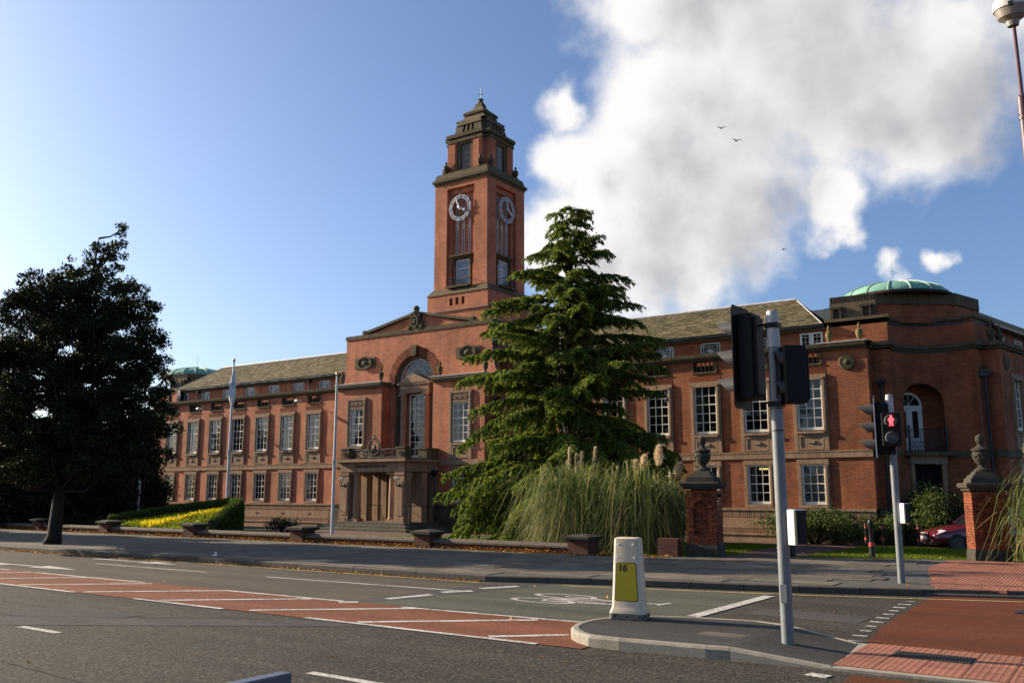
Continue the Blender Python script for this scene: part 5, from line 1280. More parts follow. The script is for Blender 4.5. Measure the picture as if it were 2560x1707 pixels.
        m = TB(); x, y = 27.45, 2.95; m.tube([(x, y, -.2), (x, y, 6.35)], .06, 8); m.box(x - .18, x + .18, y - .16, y + .1, 6.35, 6.62); m.box(x - .26, x + .26, y - .14, y + .1, 6.45, 6.54); m.lathe([(.05, 6.62), (.07, 6.7), (.02, 6.8)], 8, (x, y, 0)); m.build("drainpipe", IRON, hall)
COPPER_L = plain("pale_copper", (.36, .50, .38), .7, 0, .3, .15, 5)
pavilion(1); pavilion(-1)
# rooftop bits seen over the right ridge
m = TB(); m.lathe([(2.3, 9.9), (2.3, 10.3), (2.2, 10.35), (.6, 11.05), (.0005, 11.1)], 4, (20.2, 9.5, 0), pi/4); m.build("rooflight", STONE_D, hall)
m = TB(); m.box(18.5, 23, 6.2, 12, 8.7, 10.45); m.build("plant_room", LEAD_D, hall)
m = TB(); m.lathe([(.45, 10.9 - .5), (.45, 10.9), (.38, 11.1), (.2, 11.25), (.0005, 11.3)], 20, (22.6, 8.2, 0)); m.build("vent_dome", plain("translucent_dome", (.5, .55, .62), .3), hall, smooth=True)
# ------------------------------------------------------------------ planting
BARK = rough_mat("bark", (0.030, 0.022, 0.016), (0.018, 0.014, 0.011), (0.045, 0.034, 0.025), 6, 30, 0.95, 0.8, 0.03)
L_CEDAR = leaf_mat("cedar_needles", (0.045, 0.082, 0.018), (0.140, 0.190, 0.030), (0.32, 0.33, 0.048), 0.4, 0.85)
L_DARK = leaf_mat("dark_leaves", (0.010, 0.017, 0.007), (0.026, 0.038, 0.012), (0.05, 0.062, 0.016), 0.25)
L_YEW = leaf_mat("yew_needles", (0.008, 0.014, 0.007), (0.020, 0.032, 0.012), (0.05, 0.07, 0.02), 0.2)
L_HEDGE = leaf_mat("hedge_leaves", (0.035, 0.065, 0.010), (0.085, 0.130, 0.018), (0.12, 0.17, 0.02), 0.3)
L_BUSH = leaf_mat("shrub_leaves", (0.030, 0.055, 0.012), (0.080, 0.110, 0.025), (0.17, 0.19, 0.07), 0.3)
L_LIME = leaf_mat("lime_bedding", (0.14, 0.18, 0.012), (0.30, 0.33, 0.016), (0.38, 0.40, 0.02), 0.35)
L_YELLOW = leaf_mat("yellow_bedding", (0.55, 0.44, 0.015), (0.75, 0.62, 0.02), (0.8, 0.68, 0.04), 0.4)
L_GRASS = leaf_mat("lawn_blades", (0.085, 0.130, 0.008), (0.150, 0.210, 0.010), (0.20, 0.25, 0.015), 0.45)
L_PAMPAS = leaf_mat("pampas_blades", (0.065, 0.105, 0.024), (0.175, 0.205, 0.058), (0.56, 0.48, 0.23), 0.45)
L_DRY = leaf_mat("dry_blades", (0.20, 0.14, 0.07), (0.30, 0.22, 0.11), (0.38, 0.30, 0.17), 0.3)
PLUME = leaf_mat("pampas_plume", (0.55, 0.43, 0.27), (0.72, 0.60, 0.42), (0.80, 0.70, 0.52), 0.45, 0.9)
L_FALL = leaf_mat("fallen_leaves", (0.16, 0.055, 0.012), (0.42, 0.19, 0.03), (0.55, 0.33, 0.06), 0.15)

def unit(a): return a / np.maximum(np.linalg.norm(a, axis=1, keepdims=True), 1e-9)
def leaf_mesh(name, C, D, S, L, W, mat):
    """diamond leaves: C base points, D unit axes, S unit side axes"""
    n = len(C); L = np.broadcast_to(L, n)[:, None]; W = np.broadcast_to(W, n)[:, None]
    V = np.empty((n, 4, 3), np.float32); V[:, 0] = C; V[:, 1] = C + D * L * .45 + S * W * .5; V[:, 2] = C + D * L; V[:, 3] = C + D * L * .45 - S * W * .5
    return quads(name, V, mat)
def quads(name, V, mat):
    n = len(V); me = bpy.data.meshes.new(name)
    me.vertices.add(n * 4); me.vertices.foreach_set('co', np.ascontiguousarray(V, np.float32).ravel())
    me.loops.add(n * 4); me.loops.foreach_set('vertex_index', np.arange(n * 4, dtype=np.int32))
    me.polygons.add(n); me.polygons.foreach_set('loop_start', np.arange(0, n * 4, 4, dtype=np.int32)); me.polygons.foreach_set('loop_total', np.full(n, 4, np.int32))
    me.materials.append(mat); me.update(calc_edges=True); return me
def rdir(n, zb=0.0): 
    d = NR.normal(size=(n, 3)); d[:, 2] += zb; return unit(d)
def side(D): return unit(np.cross(D, rdir(len(D))))
def clump_leaves(clumps, density, sz, zb=0.0, shell=.5):
    Cs = []
    for (x, y, z, rx, ry, rz) in clumps:
        n = int(density * (rx * ry * rz) ** (2 / 3) * 3.2); d = rdir(n); r = (shell + (1 - shell) * NR.random(n) ** .6) * (1 + .16 * NR.normal(size=n))
        Cs.append(np.array([x, y, z]) + d * r[:, None] * np.array([rx, ry, rz]))
    C = np.concatenate(Cs); D = rdir(len(C), zb); return C, D, side(D), sz * NR.uniform(.7, 1.35, len(C)), sz * .55 * NR.uniform(.7, 1.3, len(C))

def make_tree(name, label, cat, base, trunk, clumps, density, sz, mat, group=None, limbs=True, r0=.25, zb=-.1, extra=None):
    root = empty(name, base); tag(root, label, cat, group)
    B = Vector(base); m = MB((-B.x, -B.y, -B.z)); m.tube(trunk[0], trunk[1], 10); m.build("trunk", BARK, root, smooth=True)
    if limbs:
        lm = MB((-B.x, -B.y, -B.z)); T = [Vector(p) for p in trunk[0]]
        for (x, y, z, rx, ry, rz) in clumps:
            c = Vector((x, y, z)); t = min(T, key=lambda p: (p - c).length + 2.0 * max(0, p.z - c.z + .4)); mid = t.lerp(c, .5) + Vector((0, 0, -.12 * (c - t).length))
            lm.tube([t, mid, c], [r0 * .32, r0 * .2, r0 * .06], 5)
            for q in range(3): e = c + Vector((rnd.uniform(-1, 1) * rx, rnd.uniform(-1, 1) * ry, rnd.uniform(-.6, 1) * rz)) * .8; lm.tube([c, c.lerp(e, .5) + Vector((0, 0, -.05)), e], [r0 * .08, r0 * .05, .006], 4)
        lm.build("limbs", BARK, root, smooth=True)
    C, D, Sd, L, W = clump_leaves(clumps, density, sz, zb)
    if extra is not None: C = np.concatenate([C, extra]); D = rdir(len(C), zb); Sd = side(D); L = sz * NR.uniform(.7, 1.3, len(C)); W = L * .55
    me = leaf_mesh("crown", C - np.array(base), D, Sd, L, W, mat); put("crown", me, root); return root

# left street tree, dark against the light
def px_tree(px, base, scale, depth_k=1.0):
    out = []
    rv, fv = Vector((rtv.x, rtv.y, 0)), Vector((fwv.x, fwv.y, 0)).normalized()
    for (x, y, r) in px:
        o = rv * ((x - 133) * scale) + fv * rnd.uniform(-1.3, 1.3) * depth_k; z = 1.78 + (1132 - y) * scale
        out.append((base[0] + o.x, base[1] + o.y, z, r * scale, r * scale, r * scale * .8))
    return out
TB_ = (-28.96, 16.16, .12)
pxs = [(238,500,9),(234,514,13),(228,535,17),(222,560,22),(208,585,28),(196,615,36),(215,622,26),(88,575,11),(94,590,15),(106,610,24),(128,636,34),(55,650,18),(28,660,14),(72,668,30),(160,655,48),(120,700,62),(215,700,50),(262,672,24),(296,668,15),(310,676,9),(180,750,74),(60,770,74),(-20,790,84),(268,756,42),(312,742,22),(330,756,13),(300,806,44),(330,792,20),(345,800,11),(180,835,84),(60,880,92),(-40,905,92),(290,880,52),(326,848,26),(346,858,13),(338,940,30),(358,972,22),(368,985,12),(300,962,54),(205,945,84),(85,985,92),(-25,1005,92),(322,1030,34),(262,1040,52),(165,1050,66),(60,1080,66),(336,1085,18),(-20,1100,66),(240,1095,32)]
CROWN = [(240,487),(250,500),(238,520),(235,550),(248,580),(250,610),(265,640),(300,655),(322,668),(318,690),(300,700),(310,730),(335,745),(345,775),(350,800),(342,830),(356,850),(350,880),(345,905),(362,930),(378,965),(382,990),(365,1000),(350,1000),(358,1040),(345,1070),(338,1095),(300,1110),(240,1118),(200,1100),(150,1112),(60,1125),(-60,1130),(-110,900),(-60,760),(0,700),(10,645),(40,655),(70,640),(90,610),(75,560),(95,562),(110,590),(125,600),(165,580),(185,545),(205,515),(225,490)]
def in_poly(x, y, P):
    c = False
    for (x1, y1), (x2, y2) in zip(P, P[1:] + P[:1]):
        if (y1 > y) != (y2 > y) and x < (x2 - x1) * (y - y1) / (y2 - y1) + x1: c = not c
    return c
cl_ = []; rv, fv = Vector((rtv.x, rtv.y, 0)), Vector((fwv.x, fwv.y, 0)).normalized()
for _ in range(20000):                     # many small leaf clusters that fill the crown's own outline
    x, y = rnd.uniform(-115, 385), rnd.uniform(487, 1130); mg = 8 if y < 640 else 14
    if not all(in_poly(x + a, y + b, CROWN) for a, b in ((mg, 0), (-mg, 0), (0, -mg), (0, mg))): continue
    wdt = min(1.7, .14 + (y - 480) * .0075); o_ = rv * ((x - 133) * .01424) + fv * rnd.uniform(-1, 1) * wdt; r_ = rnd.uniform(.13, .2) if y < 640 else rnd.uniform(.2, .36)
    cl_.append((TB_[0] + o_.x, TB_[1] + o_.y, 1.78 + (1132 - y) * .01424, r_, r_, r_ * .7))
    if len(cl_) >= 1000: break
tr_pts = [(-28.98,16.14,.1),(-28.95,16.17,.4),(-28.9,16.2,1.8),(-28.8,16.27,3.6),(-28.72,16.32,5.4),(-28.6,16.4,7.4),(-28.45,16.5,9.2),(-28.38,16.56,10.3)]
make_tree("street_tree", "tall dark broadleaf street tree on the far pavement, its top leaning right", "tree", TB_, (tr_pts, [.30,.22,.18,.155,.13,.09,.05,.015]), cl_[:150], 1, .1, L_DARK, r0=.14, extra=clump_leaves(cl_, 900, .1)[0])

for lb, x, y in (("street tree standing just outside the left picture edge", -41.5, 16.0), ("street tree farther along the far pavement, out of frame", -53.5, 16.2)):
    cl = [(x + rnd.gauss(0, 1.1) * (1 - zz / 14), y + rnd.gauss(0, .9) * (1 - zz / 14), zz, rr_, rr_, rr_ * .8) for zz, rr_ in [(2.6 + 8.6 * q / 30, 1.35 * (1 - q / 45)) for q in range(30)]]
    make_tree("street_tree", lb, "tree", (x, y, .12), ([(x, y, .1), (x + .1, y, 3), (x, y + .1, 6.5), (x + .1, y, 10)], [.32, .22, .14, .03]), cl, 500, .18, L_DARK, r0=.22)
# dark trees and evergreens beyond the wall at the left
def ell(bx, by, zs, spread): return [(bx + rnd.uniform(-.4, .4) * r, by + rnd.uniform(-.4, .4) * r, z, r * rnd.uniform(.8, 1.1), r * rnd.uniform(.8, 1.1), rz) for (z, r, rz) in zs for _ in range(spread)]
bgt = [("dense dark evergreen tree behind the street tree's trunk", -47.5, 27.5, [(.7,1.7,.9),(1.9,1.9,1.0),(3.2,1.7,1.0),(4.5,1.3,.9),(5.6,.8,.8)]),
       ("dark evergreen tree left of the building, nearest its brick corner", -50.5, 33.2, [(.6,1.5,.9),(1.8,1.6,1),(3.2,1.35,1),(4.6,1.0,.9),(5.6,.6,.7)]),
       ("dark evergreen tree at the left picture edge behind the wall", -47.0, 22.9, [(.7,1.9,1),(2.2,2.1,1.1),(3.8,1.9,1.1),(5.4,1.5,1),(6.8,.9,.9)]),
       ("tallest dark evergreen beyond the wall, between the other evergreens", -54.5, 31.0, [(.7,2.0,1),(2.2,2.3,1.2),(4.0,2.0,1.2),(5.6,1.6,1),(7.0,1.0,.9)])]
for lb, x, y, zs in bgt:
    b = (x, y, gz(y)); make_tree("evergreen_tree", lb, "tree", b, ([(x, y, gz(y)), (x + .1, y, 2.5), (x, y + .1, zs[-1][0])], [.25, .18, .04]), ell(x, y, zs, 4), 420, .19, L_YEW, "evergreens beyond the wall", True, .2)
bs = [("low dark shrub under the evergreens by the street tree", -41.5, 24.6, 1.3, .8), ("dark shrub left of the hedge end behind the wall", -39.2, 24.2, 1.0, .6), ("lit green shrub at the foot of the third flagpole", -45.9, 31.5, 1.0, 1.1)]
def bush(name, label, x, y, r, h, mat, dens=420, sz=.09, n=7, group=None, cat="shrub"):
    b = (x, y, gz(y)); root = empty(name, b); tag(root, label, cat, group)
    cl = [(rnd.uniform(-.6, .6) * r, rnd.uniform(-.6, .6) * r, h * rnd.uniform(.3, .72), r * rnd.uniform(.4, .6), r * rnd.uniform(.4, .6), h * rnd.uniform(.28, .4)) for _ in range(n)]
    C, D, Sd, L, W = clump_leaves(cl, dens, sz, .15, .35); C[:, 2] = np.maximum(C[:, 2], .03)
    put("foliage", leaf_mesh("foliage", C, D, Sd, L, W, mat), root)
    m = MB()
    for c in cl:
        for q in range(3): m.tube([(rnd.uniform(-.1, .1), rnd.uniform(-.1, .1), -.05), (c[0] * .5, c[1] * .5, c[2] * .5), (c[0] + rnd.uniform(-.3, .3) * r, c[1] + rnd.uniform(-.3, .3) * r, c[2] + .2 * h)], [.03, .02, .006], 4)
    m.build("stems", BARK, root); return root
for lb, x, y, r, h in bs: bush("shrub", lb, x, y, r, h, L_YEW if 'dark' in lb else L_BUSH)

# the big cedar
def cedar():
    bx, by = -17.45, 29.5; bz = gz(by); H = 13.15
    root = empty("cedar_tree", (bx, by, bz)); tag(root, "big conical cedar with drooping sunlit branches in front of the building", "tree")
    m = MB(); m.tube([(0, 0, -.1), (.03, 0, .5), (0, .05, 3), (-.05, .03, 6), (.0, 0, 9), (-.15, 0, 11.5), (-.26, 0, H - .75)], [.34, .28, .22, .16, .10, .05, .015], 10); m.tube([(0, 0, 10.0), (.22, .1, 11.6), (.36, .12, H - .7)], [.07, .04, .012], 6)
    m.build("trunk", BARK, root, smooth=True)
    zk = [0.2, 1, 2.3, 4, 6.4, 8.3, 9.8, 11.2, 12.3, 13.15]; rk = [4.5, 4.8, 4.5, 3.8, 3.3, 2.8, 2.25, 1.3, .6, .25]
    br = MB(); Cs, Ds, Ls = [], [], []
    zl = []; zw = .3
    while zw < H - .1:
        kf = rnd.uniform(.82, 1.1)
        for q in range(12 if zw < 3.5 else 9 if zw < 9.5 else 6): zl.append((max(.15, zw + rnd.gauss(0, .07)), kf))
        zw += (.52 if zw < 9 else .42) * rnd.uniform(.8, 1.2)
    az = 0.0; k = 0
    for z, kf in zl:
        az += 2.399963; k += 1
        R = float(np.interp(z, zk, rk)) * kf * rnd.choice((.55, .7, .85, .95, 1.0, 1.06, 1.14, 1.2) if z > 3 else (.7, .8, .9, .95, 1.0, 1.04, 1.06)); a = az + rnd.uniform(-.3, .3)
        ox = (-.26 if rnd.random() < .5 else .34) * max(0, (z - 10.4) / 2.7)
        up_ = rnd.uniform(.08, .34) + (.08 if z > 5 else 0); dr = rnd.uniform(.18, .50) * (.6 if z > 5 else 1); bend = rnd.uniform(-.15, .15)
        dirx, diry = cos(a), sin(a); px_, py_ = -sin(a), cos(a)
        def pt(s): return np.array([ox + dirx * R * s + px_ * bend * R * s * s, diry * R * s + py_ * bend * R * s * s, z + R * (up_ * s - dr * s ** 2.4)])
        br.tube([tuple(pt(s)) for s in (0, .25, .5, .75, .95)], [.055 * R / 4 + .012, .042 * R / 4 + .01, .03 * R / 4 + .008, .015, .006], 5)
        ns = max(6, int(R / .10))
        for i in range(ns):
            s = .12 + .9 * (i + rnd.random()) / ns
            if s < .3 and rnd.random() < .55: continue
            p0 = pt(min(s, 1.0)); tg = pt(min(s, 1) + .0) - pt(min(s, 1) - .06); tg /= np.linalg.norm(tg)
            for sg in (-1, 1):
                lt = (.22 + .32 * R * .5 * (1.05 - s) + .1) * rnd.uniform(.6, 1.25); lt = min(lt, 1.1)
                d = tg * rnd.uniform(.5, .9) + sg * np.array([px_, py_, 0]) * rnd.uniform(.5, 1.0); d[2] += rnd.uniform(-.05, .22); d /= np.linalg.norm(d)
                nt = max(5, int(lt / .045)); t = (np.arange(nt) + NR.random(nt)) / nt
                drop = rnd.uniform(.45, 1.0) * (.75 if z > 5 else 1)
                P = p0 + d * (t * lt)[:, None]; P[:, 2] -= drop * lt * t ** 2.0
                dd = np.repeat(d[None], nt, 0); dd[:, 2] -= 2 * drop * t
                for rep in range(4):
                    D = unit(unit(dd) * 1.0 + NR.normal(size=(nt, 3)) * .40 + np.array([0, 0, -.42])); Cs.append(P + NR.normal(size=(nt, 3)) * .018); Ds.append(D); Ls.append(NR.uniform(.085, .185, nt))
    C, D, L = np.concatenate(Cs), np.concatenate(Ds), np.concatenate(Ls); C[:, 2] = np.maximum(C[:, 2], .04)
    dt = MB()                                # dead brown twigs hanging in the gaps
    for q in range(90):
        a = rnd.uniform(pi, 1.75 * pi); rr_ = rnd.uniform(.5, 2.0); zz = rnd.uniform(3.5, 8.5); x_, y_ = rr_ * cos(a), rr_ * sin(a)
        dt.tube([(x_, y_, zz), (x_ + rnd.uniform(-.15, .15), y_ - .1, zz - .3), (x_ + rnd.uniform(-.25, .25), y_ - .15, zz - rnd.uniform(.5, .9))], [.014, .009, .003], 4)
    dt.build("dead_twigs", plain("dead_twig", (.16, .11, .075), .9), root, fix=False)["kind"] = "stuff"
    br.build("branches", BARK, root, smooth=True, fix=False)
    put("crown", leaf_mesh("crown", C, D, side(D), L, L * .33, L_CEDAR), root)
    # string of bulbs hung in the tree
    for (xo, yo, zt, zb2) in ((-2.1, -2.2, 8.0, 6.2), (-2.6, -2.9, 5.4, 3.6), (1.0, -2.4, 8.2, 6.3)):
        b = MB(); b.tube([(xo, yo, zt), (xo + .06, yo, (zt + zb2) / 2), (xo - .03, yo, zb2)], .006, 4); b.mi = 1
        for i in range(11): zz = zt + (zb2 - zt) * i / 10; b.lathe([(.0005, -.03), (.022, 0), (.0005, .03)], 6, (xo + .05 * sin(i / 10 * pi), yo - .02, zz))
        o = b.build("string_lights", [IRON, WHITE], None, (bx, by, bz)); tag(o, {8.0: "string of white bulbs hanging high on the cedar's left side", 5.4: "string of white bulbs hanging low on the cedar's left side", 8.2: "string of white bulbs hanging right of the cedar's trunk"}[zt], "string lights", "light strings in the cedar")
    return len(C)
cedar()

# pampas grass
def pampas(label, cx, cy, r, h, n, plumes, dry=.25, lean=(0, 0)):
    bz = gz(cy) if cy > 21.7 else .12; root = empty("pampas_grass", (cx, cy, bz)); tag(root, label, "ornamental grass")
    for part, nn_, mt in (("blades", int(n * (1 - dry)), L_PAMPAS), ("dry_blades", int(n * dry), L_DRY)):
        K = 7; a = NR.uniform(0, 2*pi, nn_); b0 = NR.uniform(0, 1, nn_) ** .5 * r * .35; Hh_ = h * NR.uniform(.45, 1.05, nn_); Rr = r * NR.uniform(.1, 1.05, nn_); a2 = a + NR.normal(size=nn_) * .35
        if part == "dry_blades": Hh_ *= .6; Rr *= .9
        if part == "blades": sc_ = [(rnd.uniform(-.38, .38) * r, rnd.uniform(-.38, .38) * r, rnd.uniform(.72, 1.08)) for _ in range(7)]
        pick = NR.integers(0, 7, nn_); so_ = np.array(sc_)[pick]; Hh_ = Hh_ * so_[:, 2]; Rr = Rr * 1.0
        cur = NR.normal(size=nn_)[:, None] * .38; t = np.linspace(0, 1, K)[None, :]; pk = NR.uniform(.48, .85, nn_)[:, None]
        rad = b0[:, None] * np.cos(a)[:, None], b0[:, None] * np.sin(a)[:, None]
        X = so_[:, :1] + rad[0] + (Rr[:, None] * t ** 1.7) * np.cos(a2)[:, None] + lean[0] * t ** 2 - np.sin(a2)[:, None] * cur * t ** 2.5; Y = so_[:, 1:2] + rad[1] + (Rr[:, None] * t ** 1.7) * np.sin(a2)[:, None] + lean[1] * t ** 2 + np.cos(a2)[:, None] * cur * t ** 2.5
        Z = Hh_[:, None] * (1 - ((t - pk) / pk) ** 2 * np.where(t < pk, 1, 1.35 / (1 - pk + .3)))
        Z = np.maximum(Z, .02); P = np.stack([X, Y, Z], -1); sd_ = np.stack([-np.sin(a2), np.cos(a2), np.zeros(nn_)], -1) * (NR.uniform(.008, .024, nn_))[:, None]
        wv = np.linspace(1, .15, K)[None, :, None]; A = P + sd_[:, None] * wv; Bq = P - sd_[:, None] * wv
        V = np.stack([A[:, :-1], Bq[:, :-1], Bq[:, 1:], A[:, 1:]], 2).reshape(-1, 4, 3)
        # join each blade's quads so that one blade is one island
        me = bpy.data.meshes.new(part); VV = np.stack([A, Bq], 2).reshape(-1, 3); me.vertices.add(len(VV)); me.vertices.foreach_set('co', VV.astype(np.float32).ravel())
        base_i = (np.arange(nn_) * K * 2)[:, None] + (np.arange(K - 1) * 2)[None, :]; F = np.stack([base_i, base_i + 1, base_i + 3, base_i + 2], -1).reshape(-1, 4)
        me.loops.add(F.size); me.loops.foreach_set('vertex_index', F.ravel().astype(np.int32)); me.polygons.add(len(F)); me.polygons.foreach_set('loop_start', np.arange(0, F.size, 4, dtype=np.int32)); me.polygons.foreach_set('loop_total', np.full(len(F), 4, np.int32))
        me.materials.append(mt); me.update(calc_edges=True); put(part, me, root)
    for (px_, py_, zt, L, wd, ln) in plumes:
        s = MB(); s.tube([(px_ * .3, py_ * .3, .2), (px_ * .8, py_ * .8, zt * .6), (px_, py_, zt - L * .5), (px_ + ln * .3, py_, zt - L * .1)], [.012, .01, .008, .004], 5)
        po = s.build("plume_stalk", L_DRY, root)
        nq = 900; t = NR.random(nq) ** .8; ax = np.array([px_, py_, zt - L]) + np.stack([ln * .5 * t, 0 * t, L * t], -1)
        env = wd * np.sin(np.clip(t * .92 + .08, 0, 1) * pi) ** .7
        d = rdir(nq); d[:, 2] *= .3; C = ax + unit(d) * (env * NR.uniform(.05, 1, nq))[:, None] * .7; D = unit(unit(d) * (.12 if wd < .08 else .5) + np.array([ln * .6, 0, .75]) + NR.normal(size=(nq, 3)) * .25)
        put("plume", leaf_mesh("plume", C, D, side(D), NR.uniform(.06, .13, nq), .012, PLUME), po)
pl = [(-.25, -.1, 3.0, .7, .034, .03), (-.05, .0, 2.8, .55, .03, .0), (.12, -.05, 2.85, .5, .03, .1), (-.42, .1, 2.6, .55, .03, -.02), (.45, .1, 3.0, .75, .04, .22), (1.3, -.1, 2.4, .75, .04, .2)]
pampas("large pampas grass clump spilling over the low wall, thin upright plumes", -14.0, 24.1, 1.75, 2.6, 2800, pl, .2)
pl2 = [(-.05, .0, 2.75, .42, .15, .1), (-.3, .1, 2.6, .4, .12, -.1), (.5, -.1, 3.0, .55, .17, .02), (.95, .1, 2.5, .35, .18, .25), (-.45, -.2, 2.0, .35, .09, .08)]
pampas("pampas grass clump beside the left gate pier with fluffy cream plumes", -11.85, 24.3, 1.55, 2.4, 2200, pl2, .18)
pl3 = [(-.42, -.3, 3.15, .75, .2, .05), (-.24, -.2, 3.35, .8, .22, .1), (-.15, -.3, 2.85, .6, .2, .1), (.3, .1, 3.5, .8, .24, .1)]
pampas("pampas grass clump right of the right gate pier with pinkish plumes", -1.6, 25.8, 1.3, 2.5, 1500, pl3, .25)

# shrubs by the corner
for lb, x, y, r, h in (("broad flowering shrub under the right wing's last windows", -10.4, 36.1, 1.75, 1.45), ("small round shrub left of the tall leafy shrub", -8.1, 36.7, .85, 1.25), ("tall leafy shrub in front of the corner entrance", -6.65, 37.7, 1.5, 2.35), ("dark leafy shrub behind the parked car", -4.9, 38.6, 1.1, 1.7)):
    bush("shrub", lb, x, y, r, h, L_BUSH, 520, .10, 10)
for lb, x, y, zs in (("dark evergreen directly behind the street tree's lower crown", -42.3, 25.6, [(.5,1.5,.8),(1.4,1.6,.9),(2.5,1.4,.9),(3.5,1.0,.8)]), ("low dark evergreen behind the wall left of the street tree", -43.6, 22.8, [(.5,1.5,.8),(1.5,1.6,.9),(2.6,1.3,.9),(3.6,.9,.8)])):
    make_tree("evergreen_tree", lb, "tree", (x, y, gz(y)), ([(x, y, gz(y)), (x + .1, y, 2), (x, y + .1, 3.5)], [.2, .15, .04]), ell(x, y, zs, 4), 420, .19, L_YEW, "evergreens beyond the wall", True, .2)
bush("shrub", "dark low shrub at the right end of the curved hedge", -29.0, 25.9, .9, .75, L_YEW, 420, .09, 6)

# clipped hedge round a sloping bed
hp = [(-36.3, 22.6, .74), (-35.2, 23.6, .98), (-34.0, 24.5, 1.2), (-32.7, 25.1, 1.36), (-31.7, 25.2, 1.44), (-30.9, 24.9, 1.46), (-30.2, 24.3, 1.34), (-29.78, 23.5, 1.04), (-29.5, 22.7, .70)]
hd = empty("clipped_hedge", (-33, 24, 0)); tag(hd, "clipped green hedge curving round the yellow flower bed", "hedge")
def smooth_path(P, k=8):
    out = []
    for i in range(len(P) - 1):
        p0, p1, p2, p3 = (np.array(P[max(0, min(len(P)-1, j))]) for j in (i-1, i, i+1, i+2))
        for t in np.linspace(0, 1, k, endpoint=False): out.append(.5*((2*p1) + (-p0+p2)*t + (2*p0-5*p1+4*p2-p3)*t*t + (-p0+3*p1-3*p2+p3)*t**3))
    return np.array(out + [np.array(P[-1])])
HP = smooth_path(hp); m = MB((33, -24, 0)); secs = []
for i, p in enumerate(HP):
    d = HP[min(i+1, len(HP)-1)] - HP[max(i-1, 0)]; d = d[:2] / np.linalg.norm(d[:2]); nn_ = np.array([-d[1], d[0]]); w_ = .23
    secs.append([(p[0] + nn_[0]*w_*a, p[1] + nn_[1]*w_*a, zz) for a, zz in ((-1.05, -.1), (-1.05, p[2] - .2), (-.85, p[2] - .05), (-.4, p[2]), (.4, p[2]), (.85, p[2] - .05), (1.05, p[2] - .2), (1.05, -.1))])
for i in range(len(secs) - 1):
    for k in range(7): m.quad(secs[i][k], secs[i+1][k], secs[i+1][k+1], secs[i][k+1])
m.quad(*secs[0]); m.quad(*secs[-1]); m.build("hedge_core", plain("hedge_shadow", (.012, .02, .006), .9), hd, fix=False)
Cs, Ds = [], []
for i in range(len(secs) - 1):
    for k in range(7):
        A_, B_, C_, D_ = map(np.array, (secs[i][k], secs[i+1][k], secs[i+1][k+1], secs[i][k+1])); ar = np.linalg.norm(np.cross(B_ - A_, D_ - A_)); n = int(ar * 1500); u_, v_ = NR.random((n, 1)), NR.random((n, 1))
        nrm_ = np.cross(B_ - A_, D_ - A_); nrm_ /= np.linalg.norm(nrm_) + 1e-9; mid = (A_ + C_) / 2 - np.array([*HP[i][:2], HP[i][2] - .4]); nrm_ *= np.sign(nrm_ @ mid) or 1
        Cs.append(A_ + (B_ - A_) * u_ + (D_ - A_) * v_ + nrm_ * NR.uniform(-.03, .05, (n, 1))); Ds.append(unit(nrm_ + NR.normal(size=(n, 3)) * .8))
for e in (0, -1):
    A_, B_, C_, D_ = [np.array(secs[e][q]) for q in (0, 7, 6, 1)]; n = 700; u_, v_ = NR.random((n, 1)), NR.random((n, 1)); Cs.append(A_ + (B_ - A_) * u_ + (D_ - A_) * v_ + NR.normal(size=(n, 3)) * .03); Ds.append(rdir(n))
C = np.concatenate(Cs); D = np.concatenate(Ds); C = C - np.array([-33, 24, 0]); k = C[:, 2] > .2
put("hedge_leaves", leaf_mesh("hedge_leaves", C[k], D[k], side(D[k]), NR.uniform(.05, .09, k.sum()), .035, L_HEDGE), hd)
# bed inside the hedge
bed = empty("flower_bed", (-33, 23.5, 0)); tag(bed, "sloping bed of lime green and yellow plants inside the hedge", "flower bed")
def bedz(x, y):
    i = np.argmin((HP[:, 0] - x) ** 2 + (HP[:, 1] - y) ** 2); hp_ = HP[i]
    t = np.clip((y - 22.0) / max(.4, hp_[1] - 22.0), 0, 1) if hp_[1] > 22.7 else .5
    return .34 + (hp_[2] - .36 - .34) * t ** .8
def inbed(x, y):
    poly = np.concatenate([HP[:, :2], [[-29.9, 22.1], [-36.4, 22.1]]]); c = False; n = len(poly)
    for i in range(n):
        (x1, y1), (x2, y2) = poly[i], poly[i-1]
        if (y1 > y) != (y2 > y) and x < (x2 - x1) * (y - y1) / (y2 - y1) + x1: c = not c
    return c
m = MB((33, -23.5, 0)); gx, gy = np.arange(-36.4, -29.3, .2), np.arange(22.0, 25.4, .2)
for x in gx:
    for y in gy:
        if inbed(x + .1, y + .1): m.quad(*[(a, b, bedz(a, b) - .02) for a, b in ((x, y), (x + .2, y), (x + .2, y + .2), (x, y + .2))])
m.build("bed_soil", GRASS_G, bed, fix=False)
stroke = smooth_path([(-33.4, 22.35, 0), (-32.6, 22.55, 0), (-32.3, 22.9, 0), (-31.9, 23.3, 0), (-31.8, 23.8, 0), (-31.3, 24.3, 0), (-31.35, 24.7, 0)], 10)
lime, yel = [], []
for _ in range(15000):
    x, y = rnd.uniform(-36.3, -29.4), rnd.uniform(22.05, 25.3)
    if not inbed(x, y): continue
    d = np.min((stroke[:, 0] - x) ** 2 + (stroke[:, 1] - y) ** 2) ** .5; wd = .26 + .14 * sin(x * 4) + (.14 if y > 23.7 else 0)
    (yel if d < wd else lime).append((x, y, bedz(x, y) + rnd.uniform(-.02, .05 if d >= wd else .11)))
